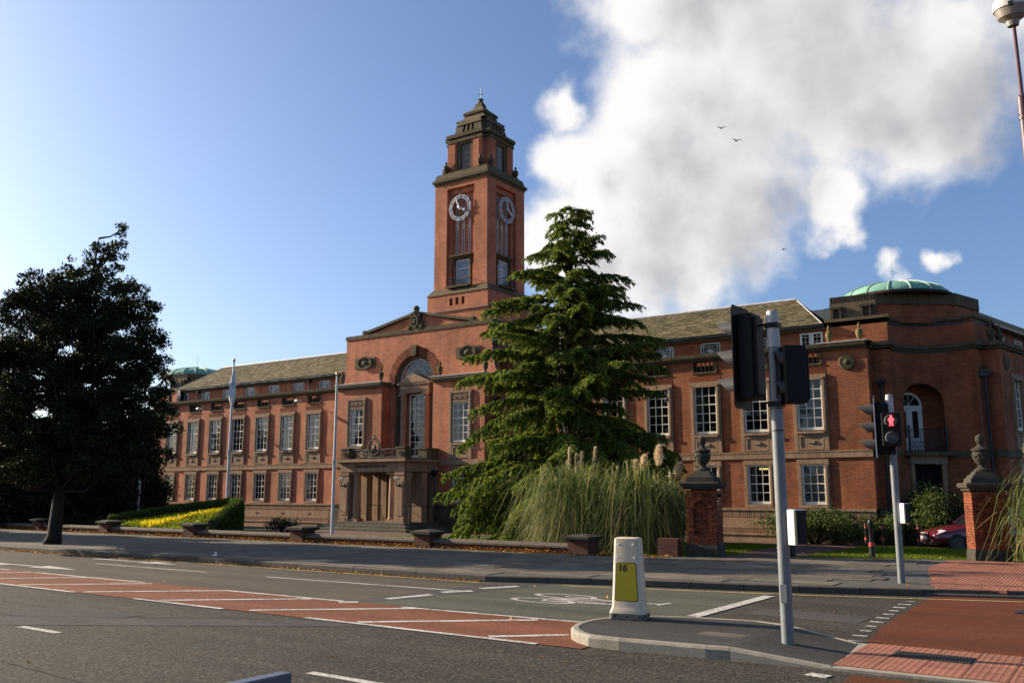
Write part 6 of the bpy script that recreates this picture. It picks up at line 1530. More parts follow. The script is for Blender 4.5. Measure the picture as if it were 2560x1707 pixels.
for nm, pts, mt, sz in (("lime_plants", lime, L_LIME, .075), ("yellow_plants", yel, L_YELLOW, .085)):
    C = np.array(pts) - np.array([-33, 23.5, 0]); C = np.concatenate([C, C + NR.normal(size=C.shape) * .04]); D = rdir(len(C), .7); o = put(nm, leaf_mesh(nm, C, D, side(D), sz * NR.uniform(.7, 1.3, len(C)), sz * .6, mt), bed); o['kind'] = 'stuff'

# lawn blades, fallen leaves
P = []
def fill(n, x0, x1, y0, y1, ok=lambda x, y: True):
    for _ in range(n):
        x, y = rnd.uniform(x0, x1), rnd.uniform(y0, y1)
        if ok(x, y): P.append((x, y, gz(y)))
lx = lambda y: -9.35 - 1.45 * (y - 24.4) / 9.2
rx_ = lambda y: -7.5 - .7 * (y - 24.4) / 9.2
fill(26000, -14, -9, 23.0, 33.5, lambda x, y: x < lx(y) and y > 22.9 + max(0, (x + 10)) * .4)
fill(42000, -8.6, 1.5, 23.8, 36, lambda x, y: x > rx_(y) and y > back_y(x) + .02)
fill(12000, -26, -17.5, 21.9, 30)
C = np.array(P); D = unit(NR.normal(size=C.shape) * .35 + np.array([0, 0, 1])); tag(put("lawn_grass", leaf_mesh("lawn_grass", C, D, side(D), NR.uniform(.04, .085, len(C)), .012, L_GRASS)), "short mown grass of the lawns behind the wall", "grass", kind='stuff')
C = []
for _ in range(9000):
    x = -46 + 33.5 * rnd.random(); dd_ = abs(rnd.gauss(0, .17)); b = 21.57 - dd_
    if rnd.random() < .6 + .4 * sin(x * 1.9) * cos(x * .7): C.append((x, b, .125 + rnd.random() * max(.01, .10 - .35 * dd_)))
for _ in range(1500):
    x = rnd.uniform(-34, -11); C.append((x, ky(x) - abs(rnd.gauss(.02, .12)), .008 + rnd.random() * .02))
for _ in range(240): x = rnd.uniform(-30, 0); C.append((x, rnd.uniform(ky(x) + .2, 21.2), .127))
for _ in range(70): C.append((rnd.uniform(-22, 1), rnd.uniform(5, 15), .02))
for _ in range(420): x = rnd.uniform(-12.4, -10); C.append((x, rnd.gauss(21.9, .25), .135))
for _ in range(90): x = rnd.uniform(-9, 0); y = rnd.uniform(23, 27); C.append((x, y + (x + 9) * .35, gz(y) + .05))
C = np.array(C); D = rdir(len(C)); D[:, 2] *= .25; D = unit(D); Sd = unit(np.cross(D, np.array([0, 0, 1.0]) + NR.normal(size=D.shape) * .5))
tag(put("fallen_leaves", leaf_mesh("fallen_leaves", C, D, Sd, NR.uniform(.04, .085, len(C)), NR.uniform(.03, .055, len(C)), L_FALL)), "fallen orange leaves along the wall and gutter", "leaves", kind='stuff')
# ------------------------------------------------------------------ boundary wall and gate piers
gw = empty("garden_wall", (-25, 21.75, .12)); tag(gw, "low brick boundary wall with stone coping and capped piers along the pavement", "wall")
WO = (25, -21.75, 0)
BRICK_W = brick_mat("wall_brick", (.17, .058, .032), (.125, .042, .024), (.05, .026, .022), (.09, .066, .05), .22, .072, .009)
PX = [-57.0, -51.3, -45.6, -39.96, -34.8, -29.25, -23.45, -17.95, -12.5]
cp = MB(); cp.prism_x([(-.20, 0), (.20, 0), (.20, .05), (.10, .12), (-.10, .12), (-.20, .05)], 0, 1); cp_me = cp.mesh("coping_stone", STONE_B2 := stone_mat("coping", (.17, .135, .10), (.125, .10, .078), (.05, .046, .035), .5))
for a, b in zip(PX[:-1], PX[1:]):
    m = MB(WO); m.box(a + .3, b - .3, 21.6, 21.9, 0, .15); m.build("wall_panel", BRICK_W, gw)
    n = 6; L = (b - a - .6) / n
    for i in range(n): put("coping_stone", cp_me, gw, (a + .3 + L * i + 25, 0, .15), (0, 0, rnd.uniform(-.004, .004)), (L - .012, 1, 1 + rnd.uniform(-.05, .05)))
for x in PX:
    m = MB(WO); m.box(x - .31, x + .31, 21.45, 22.01, 0, .36); p_ = m.build("pier", BRICK_W, gw)
    m = MB(WO); m.box(x - .34, x + .34, 21.39, 22.07, .36, .40); m.box(x - .40, x + .40, 21.33, 22.13, .40, .47); m.frustum((x - .40, x + .40, 21.33, 22.13), (x - .2, x + .2, 21.53, 21.93), .47, .52); m.build("pier_cap", STONE_B, p_)
m = MB(WO); m.box(-10.55, -9.98, 22.3, 22.55, 0, .45); m.build("wall_panel", BRICK_W, gw)
m = MB(WO); m.prism_z([(-2.4, 25.5), (0.8, 27.1), (.7, 27.4), (-2.5, 25.8)], 0, .5); m.build("wall_panel", BRICK_W, gw)

def gate_pier(label, x, y, rz, zb):
    root = empty("gate_pier", (x, y, zb), rz); tag(root, label, "gate pier", "brick gate piers with urns"); root.scale = (.94, .94, .97)
    h = .42; bw, bh = .213, .0715; z0, z1 = .34, 1.72
    MB().box(-h + .13, h - .13, -h + .13, h - .13, .1, 1.86).build("core", MORTAR, root)
    m = MB(); m.frustum((-h - .03, h + .03, -h - .03, h + .03), (-h - .03, h + .03, -h - .03, h + .03), -.1, .22); m.frustum((-h - .03, h + .03, -h - .03, h + .03), (-h, h, -h, h), .22, .34); m.build("base", STONE_B, root)
    full = MB(); full.box(0, 1, 0, .06, 0, 1); fme = full.mesh("brick", BRICK_P)
    zs, rr = 1.30, .20                                    # blind arch
    row = 0; z = z0
    nrow = int(round((1.80 - z0) / bh))
    for face in range(3):                                 # front, right, left
        a = (0, pi/2, -pi/2)[face]
        for row in range(nrow):
            z = z0 + row * bh; xs = [-h]; x = -h + (bw if row % 2 else bw / 2)
            while x < h - .04: xs.append(x); x += bw
            xs.append(h)
            for xa, xb in zip(xs[:-1], xs[1:]):
                segs = [(xa, xb, 0.0)]
                if face == 0:
                    zc = z + bh / 2; half = rr if zc < zs else sqrt(max(0, rr * rr - (zc - zs) ** 2)); ro = .34 if zc > zs - .02 else 0
                    segs = []
                    def cut(lo, hi, dpt):
                        u, v = max(xa, lo), min(xb, hi)
                        if v - u > .03: segs.append((u, v, dpt))
                    if zc < .52 + z0 * .2: segs = [(xa, xb, 0.0)]
                    else:
                        outer = sqrt(max(0, .335 ** 2 - (zc - zs) ** 2)) if zc > zs else half
                        if half > .03: cut(-half, half, .10)
                        cut(-9, -outer, 0.0); cut(outer, 9, 0.0)
                for u, v, dpt in segs:
                    px_, py_ = u + .005, -h + dpt + rnd.uniform(-.003, .003)
                    X, Y = px_ * cos(a) - py_ * sin(a), px_ * sin(a) + py_ * cos(a)
                    put("brick", fme, root, (X, Y, z + .004 + rnd.uniform(-.001, .001)), (0, 0, a), (v - u - .010, 1, bh - .009))
    nv_ = 13
    for k in range(nv_):                                  # arch bricks and key
        a0, a1 = pi * (k + .06) / nv_, pi * (k + .94) / nv_; v = MB(); r0, r1, yy = rr, .33, -h - .004
        if k == nv_ // 2: r1, yy = .40, -h - .03
        v.add([(r*cos(q), yv_, zs + r*sin(q)) for yv_ in (yy, -h + .05) for r in (r0, r1) for q in (a0, a1)], [(0,1,3,2),(4,6,7,5),(0,2,6,4),(1,5,7,3),(2,3,7,6),(0,4,5,1)]); v.build("arch_brick", BRICK_P, root)
    m = MB(); e = .0
    for (h0, h1, za, zb_) in ((h + .04, h + .06, 1.80, 1.88), (h + .11, h + .13, 1.88, 1.96), (h + .13, h + .10, 1.96, 2.0), (h - .02, h - .04, 2.0, 2.12), (h - .07, h - .12, 2.12, 2.2), (h - .14, .2, 2.2, 2.30)): m.frustum((-h0, h0, -h0, h0), (-h1, h1, -h1, h1), za, zb_)
    m.build("cap", STONE_B, root)
    m = MB(); m.lathe([(.2, 2.28), (.21, 2.34), (.11, 2.40), (.09, 2.45), (.16, 2.53), (.21, 2.64), (.22, 2.74), (.19, 2.80), (.235, 2.83), (.235, 2.87), (.16, 2.91), (.09, 2.95), (.065, 3.0), (.105, 3.07), (.115, 3.14), (.085, 3.22), (.0005, 3.27)], 18)
    for q in range(6): a = 2*pi*q/6; m.lathe([(.0005, -.05), (.05, 0), (.0005, .05)], 8, (.2*cos(a), .2*sin(a), 2.72)); m.tube([(.2*cos(a), .2*sin(a), 2.74), (.21*cos(a + .5), .21*sin(a + .5), 2.66), (.2*cos(a + 1.05), .2*sin(a + 1.05), 2.74)], .03, 5)
    m.build("urn", STONE_B, root, smooth='auto')
    m = MB(); m.lathe([(.0005, 0), (.05, .02), (.06, .08), (.03, .12)], 8, (h + .05, -.1, 1.58)); m.build("gate_lamp_bracket", IRON, root)
gate_pier("brick gate pier with dark stone urn right of the pampas grass", -9.50, 23.02, radians(8), .1)
gate_pier("brick gate pier with dark stone urn at the right picture edge", -3.10, 25.55, radians(21), .06)

# ------------------------------------------------------------------ street furniture
GALV = plain("grey_pole_paint", (.165, .178, .18), .45, 0, .4, .12, 8)
CAPW = plain("pale_pole_cap", (.42, .40, .38), .5)
BLK = plain("signal_black", (.008, .008, .008), .6, 0, .2, .2, 10)
VIS = plain("signal_visor_grey", (.060, .056, .052), .55, 0, .3, .2, 10)
BOXW = plain("white_push_box", (.78, .76, .72), .4)
LENS = plain("dark_lens", (.012, .014, .018), .12, 0, .6)
LENS_R = plain("dark_red_lens", (.05, .008, .008), .15, 0, .6)
LENS_G = plain("dark_green_lens", (.006, .03, .02), .15, 0, .6)
MAN = plain("red_man_lit", (.6, .02, .02), .4, emit=(1.0, .03, .035), es=4.5)
def visor(m, y0, z, r=.125, L=.31):            # open-bottomed hood pointing -y
    n = 14
    for i in range(n):
        a0, a1 = radians(-35 + 250 * i / n), radians(-35 + 250 * (i + 1) / n)
        def L_(a): return L * (.42 + .58 * max(0, (sin(a) + .6) / 1.6))
        p = [(r*cos(a0), y0, z + r*sin(a0)), (r*cos(a1), y0, z + r*sin(a1)), (r*.86*cos(a1), y0 - L_(a1), z + r*.86*sin(a1)), (r*.86*cos(a0), y0 - L_(a0), z + r*.86*sin(a0))]
        q = [(x * .94, y, z + (zz - z) * .94) for x, y, zz in p]; m.quad(*p); m.quad(*q[::-1]); m.quad(p[3], p[2], q[2], q[3])
def signal_head(name, label, parent_pole, loc, rz, zs, board, edge_white=True, lenses=(LENS_R, LENS, LENS_G)):
    """a head facing local -y; zs = lamp heights relative to loc"""
    h = put(name, None, None); bpy.data.objects.remove(h)
    zt, zb_ = max(zs) + .17, min(zs) - .17
    m = MB(); m.box(-.15, .15, 0, .2, zb_, zt); m.box(-.13, .13, .2, .24, zb_ + .04, zt - .04)
    o = m.build(name, BLK, parent_pole, loc, bevel=.02); o.rotation_euler = (0, 0, rz)
    if board:
        m = MB(); e = .11; m.prism_y([(-.15 - e + .05, zb_ - e), (.15 + e - .05, zb_ - e), (.15 + e, zb_ - e + .05), (.15 + e, zt + e - .05), (.15 + e - .05, zt + e), (-.15 - e + .05, zt + e), (-.15 - e, zt + e - .05), (-.15 - e, zb_ - e + .05)], -.012, -.002)
        m.build("backing_board", BLK, o)
        if edge_white: m = MB(); m.box(-.15 - e - .004, -.15 - e + .014, -.016, .0, zb_ - e + .05, zt + e - .05); m.box(.15 + e - .014, .15 + e + .004, -.016, .0, zb_ - e + .05, zt + e - .05); m.box(-.2, .2, -.016, .0, zt + e - .012, zt + e + .004); m.build("board_border", BOXW, o)
    for z, lm in zip(zs, lenses):
        m = MB(); m.disc_y(0, z, [(.105, -.012), (.10, -.03), (.05, -.045), (.0005, -.05)], 20); l_ = m.build("lens", lm, o, smooth=True)
        m = MB(); visor(m, -.012, z); m.build("visor", VIS, l_, fix=False, smooth=True)
    return o
# near signal on the island
def near_signal():
    r = empty("traffic_signal", (-3.39, 10.51, .12)); tag(r, "traffic signal seen from behind, grey pole on the island", "traffic signal")
    m = MB(); m.lathe([(.069, -.1), (.069, 3.36)], 20); m.build("pole", GALV, r, smooth='auto')
    m = MB(); m.lathe([(.075, 3.36), (.073, 3.6), (.075, 3.73), (.062, 3.80), (.0005, 3.815)], 20); m.build("pole_cap", CAPW, r, smooth='auto')
    rz = radians(-94)
    hd_ = signal_head("signal_head", None, r, (-.40, .02, 0), rz, (3.62, 3.26, 2.92), True, False)
    for z in (3.62, 2.68): m = MB(); m.tube([(-.04, 0, z), (-.14, .04, z + .03), (-.2, .08, z + .03)], .014, 6); m.box(-.08, .08, -.08, .08, z - .03, z + .03); m.build("bracket", BLK, r)
    m = MB(); m.tube([(.03, -.07, 3.3), (.05, -.085, 3.1), (.045, -.08, 2.8), (.03, -.07, 2.75)], .012, 6); m.build("cable", BLK, r)
    for z in (2.62, 2.36, 1.02, .32): m = MB(); m.lathe([(.0715, z), (.0715, z + .018)], 20); m.build("pole_band", VIS if z > 1.5 else GALV, r)
    m = MB(); m.box(-.035, .035, -.076, -.066, .42, .62); m.build("access_door", GALV, r)
    # two-lamp head beyond the pole, turned away
    m = MB(); m.box(-.12, .12, -.13, .13, 2.68, 3.36); m.box(-.105, .105, .13, .16, 2.72, 3.32); o = m.build("crossing_head", BLK, r, (.20, .05, 0), bevel=.02); o.rotation_euler = (0, 0, radians(-55))
    m = MB()
    for z in (3.2, 2.85): visor(m, -.13, z, .1, .1)
    m.build("visor", VIS, o, fix=False)
    m = MB(); m.box(-.055, .055, -.09, .09, 1.06, 1.46); pb_ = m.build("push_button_box", [BOXW], r, (.16, .0, 0), bevel=.012); pb_.rotation_euler = (0, 0, radians(-24)); m = MB(); m.box(.056, .08, -.085, .085, 1.07, 1.45); m.box(.08, .086, -.05, .05, 1.12, 1.3); m.build("push_button_back", BLK, r, (.16, .0, 0)).rotation_euler = (0, 0, radians(-24))
    
    for z in (1.1, 1.36): m = MB(); m.box(.06, .11, -.02, .06, z, z + .04); m.build("bracket", BLK, r)
near_signal()
def far_signal():
    r = empty("traffic_signal", (-3.72, 18.31, .12)); tag(r, "traffic signal on the far pavement showing a lit red man", "traffic signal")
    m = MB(); m.lathe([(.066, -.1), (.066, 3.1)], 18); m.build("pole", GALV, r, smooth='auto'); m = MB(); m.lathe([(.07, 3.1), (.07, 3.42), (.058, 3.5), (.0005, 3.51)], 18); m.build("pole_cap", CAPW, r, smooth='auto')
    signal_head("signal_head", None, r, (-.27, -.02, 0), radians(-79), (3.2, 2.86, 2.53), True)
    m = MB(); m.box(-.3, 0, -.03, .03, 3.0, 3.06); m.box(-.3, 0, -.03, .03, 2.6, 2.66); m.box(-.075, .075, -.075, .075, 2.36, 2.6); m.build("bracket", BLK, r)
    rz = radians(14); m = MB(); m.box(-.17, .17, 0, .16, 2.50, 3.14); hd_ = m.build("crossing_head", BLK, r, (.06, -.26, 0), bevel=.02); hd_.rotation_euler = (0, 0, rz)
    for z, lm in ((2.98, LENS), (2.66, LENS)):
        m = MB(); m.disc_y(0, z, [(.115, -.002), (.11, -.012), (.0005, -.014)], 24); q = m.build("lens", lm, hd_); m = MB(); visor(m, -.002, z, .125, .10); m.build("visor", VIS, q, fix=False, smooth=True)
    m = MB(); zc = 2.98; y0 = -.03
    def cap(a, b, rad): m.tube([(a[0], y0, zc + a[1]), (b[0], y0, zc + b[1])], rad, 6)
    m.disc_y(0, zc + .085, [(.02, y0 + .01), (.02, y0 - .01)], 12)
    cap((-.022, .05), (-.045, .02), .011); cap((-.045, .02), (-.02, -.012), .010); cap((.022, .05), (.045, .02), .011); cap((.045, .02), (.02, -.012), .010); cap((-.02, .055), (.02, .055), .012); cap((-.016, .04), (-.012, -.02), .010); cap((.016, .04), (.012, -.02), .010)
    cap((-.016, -.02), (-.02, -.085), .012); cap((.016, -.02), (.02, -.085), .012); cap((-.02, -.085), (-.032, -.09), .010); cap((.02, -.085), (.032, -.09), .010); m.build("red_man", MAN, hd_)
    m = MB(); m.box(-.05, .05, -.08, .08, 1.08, 1.45); m.build("push_button_box", BOXW, r, (.15, -.06, 0), bevel=.012).rotation_euler = (0, 0, radians(-24)); m = MB(); m.box(.051, .07, -.075, .075, 1.09, 1.44); m.build("push_button_back", BLK, r, (.15, -.06, 0)).rotation_euler = (0, 0, radians(-24))
far_signal()
# island bollard with number plate
def bollard():
    r = empty("island_bollard", (-5.68, 11.1, .128), radians(11)); tag(r, "cream plastic bollard with yellow plate numbered 16 on the island", "bollard")
    PL = rough_mat("cream_plastic", (.64, .54, .38), (.56, .46, .31), (.46, .38, .26), 2.5, 30, .45, .03, .002, spec=.4)
    def rr(hx, hy, c=.04, n=4):
        out = []
        for sx, sy, a0 in ((1, 1, 0), (-1, 1, pi/2), (-1, -1, pi), (1, -1, 3*pi/2)):
            for i in range(n + 1): a = a0 + pi/2*i/n; out.append((sx*(hx - c) + c*cos(a), sy*(hy - c) + c*sin(a)))
        return out
    secs = [(.222, .168, 0.0), (.232, .178, .03), (.232, .178, .09), (.212, .156, .14), (.205, .148, .17), (.172, .115, 1.0), (.167, .110, 1.035), (.14, .085, 1.05)]
    m = MB(); n = len(rr(.2, .2))
    vs = [(x, y, z) for hx, hy, z in secs for x, y in rr(hx, hy)]; fs = [(j*n + i, j*n + (i+1) % n, (j+1)*n + (i+1) % n, (j+1)*n + i) for j in range(len(secs)-1) for i in range(n)] + [tuple((len(secs)-1)*n + i for i in range(n)), tuple(range(n))[::-1]]
    m.add(vs, fs); m.build("body", PL, r, smooth='auto')
    DIRT = rough_mat("dirty_plastic", (.20, .175, .14), (.12, .105, .085), (.34, .29, .22), 9, 50, .6, .1, .003)
    m = MB(); fl = rr(.234, .180); m.add([(x, y, .004) for x, y in fl] + [(x * 1.004, y * 1.004, .075) for x, y in fl], [(i, (i+1) % n, n + (i+1) % n, n + i) for i in range(n)]); m.build("base_flange", DIRT, r, fix=False)
    for x, y in ((-.17, -.184), (0, -.184), (.17, -.184), (.238, -.08), (.238, .08)): mb = MB(); mb.lathe([(.014, -.012), (.014, .012)], 8, (x, y, .045)); mb.build("bolt", IRON, r)
    m = MB(); m.lathe([(.25, -.02), (.25, .015)], 4, (0, 0, 0), pi/4, 1.25, .95); m.build("base_rubber", BLK, r)
    def fy(z): return -(.148 + (.115 - .148) * (z - .2) / .8) - .004
    def plate(e, off):
        pts = []
        za, zb_, wa, wb = .24 - e, .72 + e, .15 + e, .128 + e; c = .02
        return [(-wa + c, za), (wa - c, za), (wa, za + c), (wb, zb_ - c), (wb - c, zb_), (-wb + c, zb_), (-wb, zb_ - c), (-wa, za + c)]
    for nm, e, off, mt in (("plate_edge", .008, .0, IRON), ("number_plate", 0, .005, plain("yellow_plate", (.50, .36, .015), .45, 0, .4, .06, 3))):
        pl_ = plate(e, off); m = MB(); m.add([(x, fy(z) - off, z) for x, z in pl_] + [(x, fy(z) + .02, z) for x, z in pl_], [tuple(range(8)), tuple(range(15, 7, -1))] + [(i, (i+1) % 8, 8 + (i+1) % 8, 8 + i) for i in range(8)]); po = m.build(nm, mt, r)
    t = text_mesh("16", .125, .001, True); t.materials.append(IRON); put("number", t, po, (-.045, fy(.655) - .009, .655), (pi/2 - .04, 0, 0))
    m = MB()
    for x, z in ((-.1, .96), (.1, .96), (-.115, .79), (.115, .79)): m.disc_y(x, z, [(.016, fy(z) + .004), (.015, fy(z) - .006), (.0005, fy(z) - .008)], 10)
    m.build("fixing_studs", BOXW, r)
bollard()
# small black bollards with red bands
def post(label, x, y, h=.95, r=.055, two=True):
    z = gz(y); o = empty("bollard_post", (x, y, z)); tag(o, label, "bollard", "black bollards with red bands")
    m = MB(); m.lathe([(r*1.15, -.1), (r*1.15, .3*h), (r*.85, .32*h), (r*.85, .9*h), (r*1.05, .92*h), (r*.9, h - .02), (.0005, h)], 14); m.build("body", IRON, o, smooth='auto')
    for za, zb_, rk_ in ((.30*h, .40*h, 1.17), (.8*h, .88*h, .9))[:2 if two else 1]: m = MB(); m.lathe([(r*rk_, za), (r*rk_, zb_)], 14); m.build("red_band", plain("red_band", (.55, .04, .02), .5), o)
post("black bollard with red band at the path entrance, mostly hidden by the island signal pole", -7.73, 24.75, 1.05, .07, False)
post("nearest black bollard with red band on the right lawn edge", -6.0, 26.1, 1.02, .07, False)
for i, x in enumerate((-8.2, -7.65, -7.2, -6.5)): post(["leftmost of four slim red-banded bollards by the shrubs", "second from left of four slim red-banded bollards by the shrubs", "third from left of four slim red-banded bollards by the shrubs", "rightmost of four slim red-banded bollards by the shrubs"][i], x, 34.9 + .15*i, .85, .05)
# flagpoles
POLEW = plain("white_pole_paint", (.60, .62, .63), .4, 0, .4, .1, 3)
GOLD = plain("gilt_finial", (.50, .33, .12), .35, .6)
def flagpole(label, x, y, zt, flag):
    z = gz(y); o = empty("flagpole", (x, y, z)); tag(o, label, "flagpole", "white flagpoles in the forecourt")
    h = zt - z; m = MB(); m.tube([(0, 0, -.1), (0, 0, h * .45), (0, 0, h)], [.072, .062, .04], 12); m.build("pole", POLEW, o, smooth='auto')
    m = MB(); m.lathe([(.02, h), (.055, h + .03), (.07, h + .09), (.05, h + .15), (.0005, h + .18)], 12); m.build("finial", GOLD, o, smooth=True)
    m = MB(); m.box(-.03, .03, -.1, -.05, h * .44, h * .47); m.tube([(.07, -.03, 1.0), (.06, -.03, h - .1)], .006, 4); m.build("halyard", CAPW, o)
    if flag:
        m = MB(); n = 12; prof = [(0.02, .03), (.35, .12), (.75, .22), (1.2, .26), (1.55, .2), (1.8, .05)]
        for j in range(len(prof) - 1):
            for i in range(n):
                def p(jj, ii): t, wd = prof[jj]; a = 2*pi*ii/n; f = 1 + .35*sin(3*a + t*2); return (.05 + wd*.6*cos(a)*f, wd*.55*sin(a)*f - .02, h - .25 - t)
                m.quad(p(j, i), p(j, (i+1) % n), p(j+1, (i+1) % n), p(j+1, i))
        fo_ = m.build("furled_flag", plain("white_flag", (.62, .64, .66), .8, 0, .2, .1, 5), o, smooth=True); m = MB(); m.box(.12, .15, -.1, -.085, h - 1.45, h - 1.0); m.build("flag_emblem", IRON, fo_)
flagpole("white flagpole with furled white flag behind the hedge", -34.15, 27.0, 7.75, True)
flagpole("bare white flagpole beside the porch steps", -26.2, 25.83, 6.4, False)
flagpole("white flagpole half hidden by the street tree", -43.5, 28.7, 7.6, False)
# street lamp at the right edge
PURP = plain("maroon_lamp_post_paint", (.10, .045, .055), .45, 0, .4, .15, 6)
o = empty("street_lamp", (-1.07, 19.0, .12)); tag(o, "tall maroon street lamp post at the right edge with grey lantern", "street lamp")
m = MB(); m.tube([(0, 0, -.1), (0, 0, 1.4)], .11, 14); m.tube([(0, 0, 1.4), (0, 0, 8.9)], [.085, .075], 14); m.lathe([(.09, 8.8), (.09, 9.15), (.05, 9.2)], 14); m.tube([(0, 0, 9.1), (-.02, -.02, 10.75)], [.04, .035], 10)
for z in (7.2, 8.7): m.lathe([(.092, z), (.092, z + .05)], 14)
m.build("post", PURP, o, smooth='auto')
m = MB(); m.lathe([(.09, 10.62), (.11, 10.72), (.22, 10.80), (.27, 10.98)], 20, (-.03, -.03, 0), 0, 1.15, .9); lo = m.build("lantern_bowl", plain("lantern_bowl", (.22, .19, .15), .35), o, smooth='auto')
m = MB(); m.lathe([(.285, 10.97), (.29, 11.05), (.27, 11.16), (.16, 11.22), (.0005, 11.23)], 20, (-.03, -.03, 0), 0, 1.15, .9); m.build("lantern_cap", plain("lantern_cap", (.52, .50, .46), .5), o, smooth='auto')
m = MB(); m.box(-.06, .02, -.32, -.26, 10.95, 11.02); m.build("lantern_latch", IRON, lo)
# guard rail at the near kerb
o = empty("guard_rail", (-3.54, 2.16, .105)); tag(o, "dark grey box-section guard rail end at the bottom edge", "guard rail")
RAILM = plain("dark_grey_steel", (.085, .095, .115), .42, 0, .5, .1, 9)
m = MB(); m.box(-.04, .04, -1.4, 1.05, .74, .80); m.build("top_rail", RAILM, o, bevel=.006); m = MB(); m.box(-.034, .034, .97, 1.04, -.1, .737); m.box(-.034, .034, -1.3, -1.23, -.1, .737); m.build("post", RAILM, o)
m = MB(); m.box(-.015, .015, -1.2, .96, .12, .16); m.build("bottom_rail", RAILM, o)
for k in range(14): m = MB(); m.tube([(0, -1.1 + .15*k, .16), (0, -1.1 + .15*k, .74)], .008, 6); m.build("infill_bar", RAILM, o)

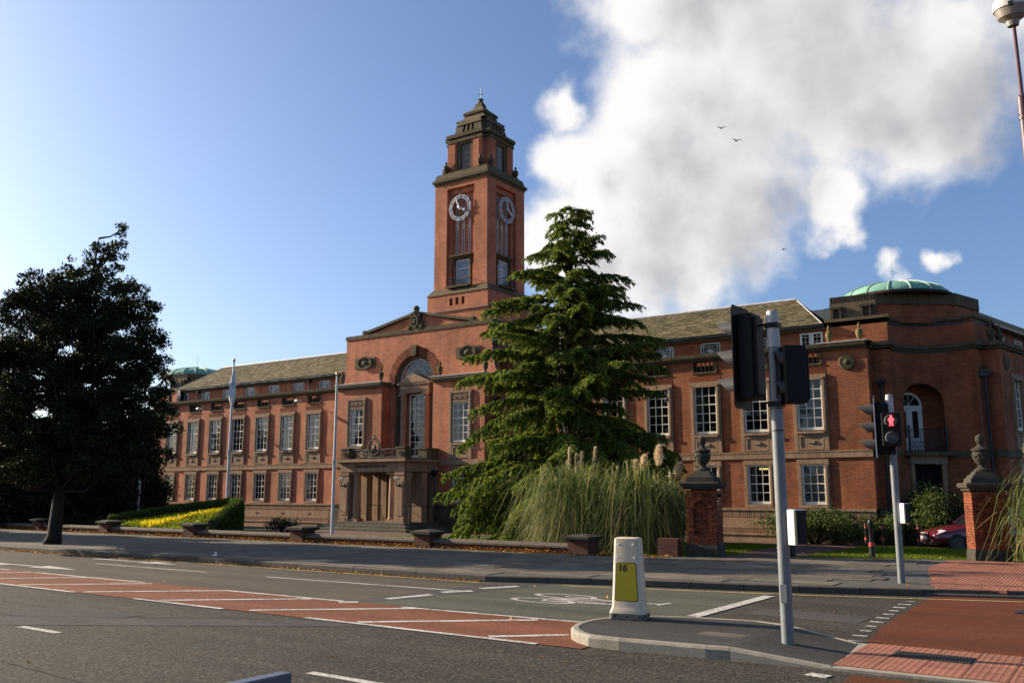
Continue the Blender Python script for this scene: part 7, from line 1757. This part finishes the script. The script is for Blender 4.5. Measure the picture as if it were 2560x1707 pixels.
# parked car, mostly behind the right gate pier
def car():
    o = empty("parked_car", (-4.55, 36.6, -.28), radians(30)); tag(o, "dark red hatchback parked by the corner entrance, its front showing", "car")
    CP = plain("dark_red_car_paint", (.16, .012, .025), .22, .2, .6, .05); 
    n = MATS["dark_red_car_paint"].node_tree.nodes['Principled BSDF']; n.inputs['Coat Weight'].default_value = .8
    # stations along x (front at -x): half width, sill z, belt z
    st = [(-2.05, .62, .30, .55), (-1.98, .74, .22, .66), (-1.75, .82, .19, .74), (-1.2, .86, .19, .86), (-.75, .87, .19, .93), (.9, .88, .19, .95), (1.7, .86, .2, .95), (1.98, .78, .25, .9), (2.05, .7, .32, .8)]
    m = MB(); prof = lambda w_, a, b: [(-w_*.94, a), (-w_, a + (b-a)*.4), (-w_*.97, a + (b-a)*.8), (-w_*.86, b), (0, b + .03), (w_*.86, b), (w_*.97, a + (b-a)*.8), (w_, a + (b-a)*.4), (w_*.94, a)]
    rows = [[(x, y, z) for y, z in prof(w_, a, b)] for x, w_, a, b in st]; k = 9
    m.add([p for r in rows for p in r], [(j*k + i, j*k + i + 1, (j+1)*k + i + 1, (j+1)*k + i) for j in range(len(rows)-1) for i in range(k-1)] + [tuple(range(k)), tuple((len(rows)-1)*k + i for i in range(k))] + [(j*k, (j+1)*k, (j+1)*k + k - 1, j*k + k - 1) for j in range(len(rows)-1)])
    b_ = m.build("body", CP, o, smooth='auto'); md = b_.modifiers.new('sub', 'SUBSURF'); md.levels = md.render_levels = 2
    cs = [(-.75, .74, .92, .93), (-.15, .64, .92, 1.38), (.5, .62, .92, 1.46), (1.3, .62, .92, 1.40), (1.9, .68, .92, 1.0)]
    m = MB(); m.add([(x, s*w_, z) for x, w_, zb_, zt in cs for s, z in ((-1.12, zb_), (-1, zt), (1, zt), (1.12, zb_))], [(j*4 + i, j*4 + i + 1, (j+1)*4 + i + 1, (j+1)*4 + i) for j in range(4) for i in range(3)]); c_ = m.build("cabin", LENS, o)
    m = MB(); m.add([(x, s*w_, z + .012) for x, w_, zb_, zt in cs[1:4] for s, z in ((-1.0, zt), (1.0, zt))], [(0, 1, 3, 2), (2, 3, 5, 4)])
    for s in (-1, 1):
        for (a, b2) in ((0, 1), (2, 2), (3, 4)):
            A_, B_ = cs[a], cs[b2 if b2 != a else a]
            m.tube([(A_[0], s*A_[1]*1.02 if a else s*A_[1]*1.1, A_[3] if a else A_[2]), (B_[0] + (.0 if b2 != a else .05), s*B_[1]*(1.02 if b2 < 4 else 1.1), B_[3] if b2 != a else B_[2])], .04, 6)
    m.build("roof", CP, c_)
    for s in (-1, 1):
        m = MB(); m.add([(-1.99, s*.42, .56), (-1.90, s*.76, .60), (-1.62, s*.84, .72), (-1.72, s*.62, .755), (-1.93, s*.42, .66)], [(0, 1, 2, 3, 4)]); q = m.build("headlight", plain("headlight_glass%d" % s, (.62, .64, .68), .08, .3, .8), o)
        m = MB(); m.tube([(-2.03, s*.5, .36), (-2.0, s*.5, .36)], .06, 10); m.build("fog_light", BOXW, o)
    m = MB(); m.box(-2.075, -2.03, -.32, .32, .52, .62); g_ = m.build("grille", IRON, o); m = MB(); m.box(-2.085, -2.07, -.33, .33, .61, .625); m.build("grille_trim", LEAD, g_)
    m = MB(); m.box(-2.09, -2.05, -.6, .6, .24, .33); m.build("air_intake", IRON, o)
    m = MB(); m.box(-2.11, -2.08, -.26, .26, .39, .50); m.build("number_plate", BOXW, o)
    for x in (-1.25, 1.3):
        for s in (-1, 1):
            w_ = empty("wheel", (x, s*.76, .31)); w_.parent = o; m = MB(); m.disc_y(0, 0, [(.2, -.09), (.29, -.1), (.31, -.06), (.31, .06), (.29, .1), (.2, .09)], 24); m.build("tyre", IRON, w_); m = MB(); m.disc_y(0, 0, [(.2, .08*s), (.19, .095*s), (.05, .09*s)], 20); m.build("rim", VIS, w_)
    for s in (-1, 1): m = MB(); m.lathe([(.0005, -.06), (.1, -.03), (.1, .04), (.0005, .07)], 10, (-.55, s*.96, .97), 0, .6, 1); m.build("mirror", CP, o, smooth=True)
car()
# litter by the hedge end and on the pavement
m = MB(); m.add([(0,0,0),(.16,.03,.01),(.19,.12,.04),(.1,.16,.0),(.02,.1,.05)], [(0,1,2,3,4)]); m.add([(.02,.02,.05),(.12,.02,.09),(.13,.1,.07),(.03,.1,.1)], [(0,1,2,3)]); tag(m.build("litter", BOXW, None, (-20.1, 15.5, .13)), "crumpled white litter on the shaded pavement", "litter")
# birds
def bird(label, px, py, dist, rz):
    d = sky_dir(px, py); p = Vector((0, 0, 1.78)) + d * dist; o = empty("bird", p, rz); tag(o, label, "bird", "birds in the sky")
    m = MB(); m.lathe([(.0005, -.2), (.05, -.12), (.075, 0), (.06, .1), (.035, .16), (.04, .19), (.0005, .24)], 8); m.v = [(x, z, y) for x, y, z in m.v]
    for s in (-1, 1): m.add([(s*.04, .08, .02), (s*.04, -.08, .02), (s*.25, -.10, .14), (s*.25, .1, .14), (s*.48, -.16, .08), (s*.46, -.06, .09)], [(0, 1, 2, 3), (3, 2, 4, 5)])
    m.add([(-.03, -.18, 0), (.03, -.18, 0), (.07, -.34, 0), (-.07, -.34, 0)], [(0, 1, 2, 3)]); b = m.build("body", BLK, o)
bird("upper small dark bird in front of the big cloud", 1662, 290, 95, .5); bird("small dark bird just below the upper one", 1697, 319, 90, .8); bird("tiny lone bird above the right ridge", 1807, 571, 130, 1.2)
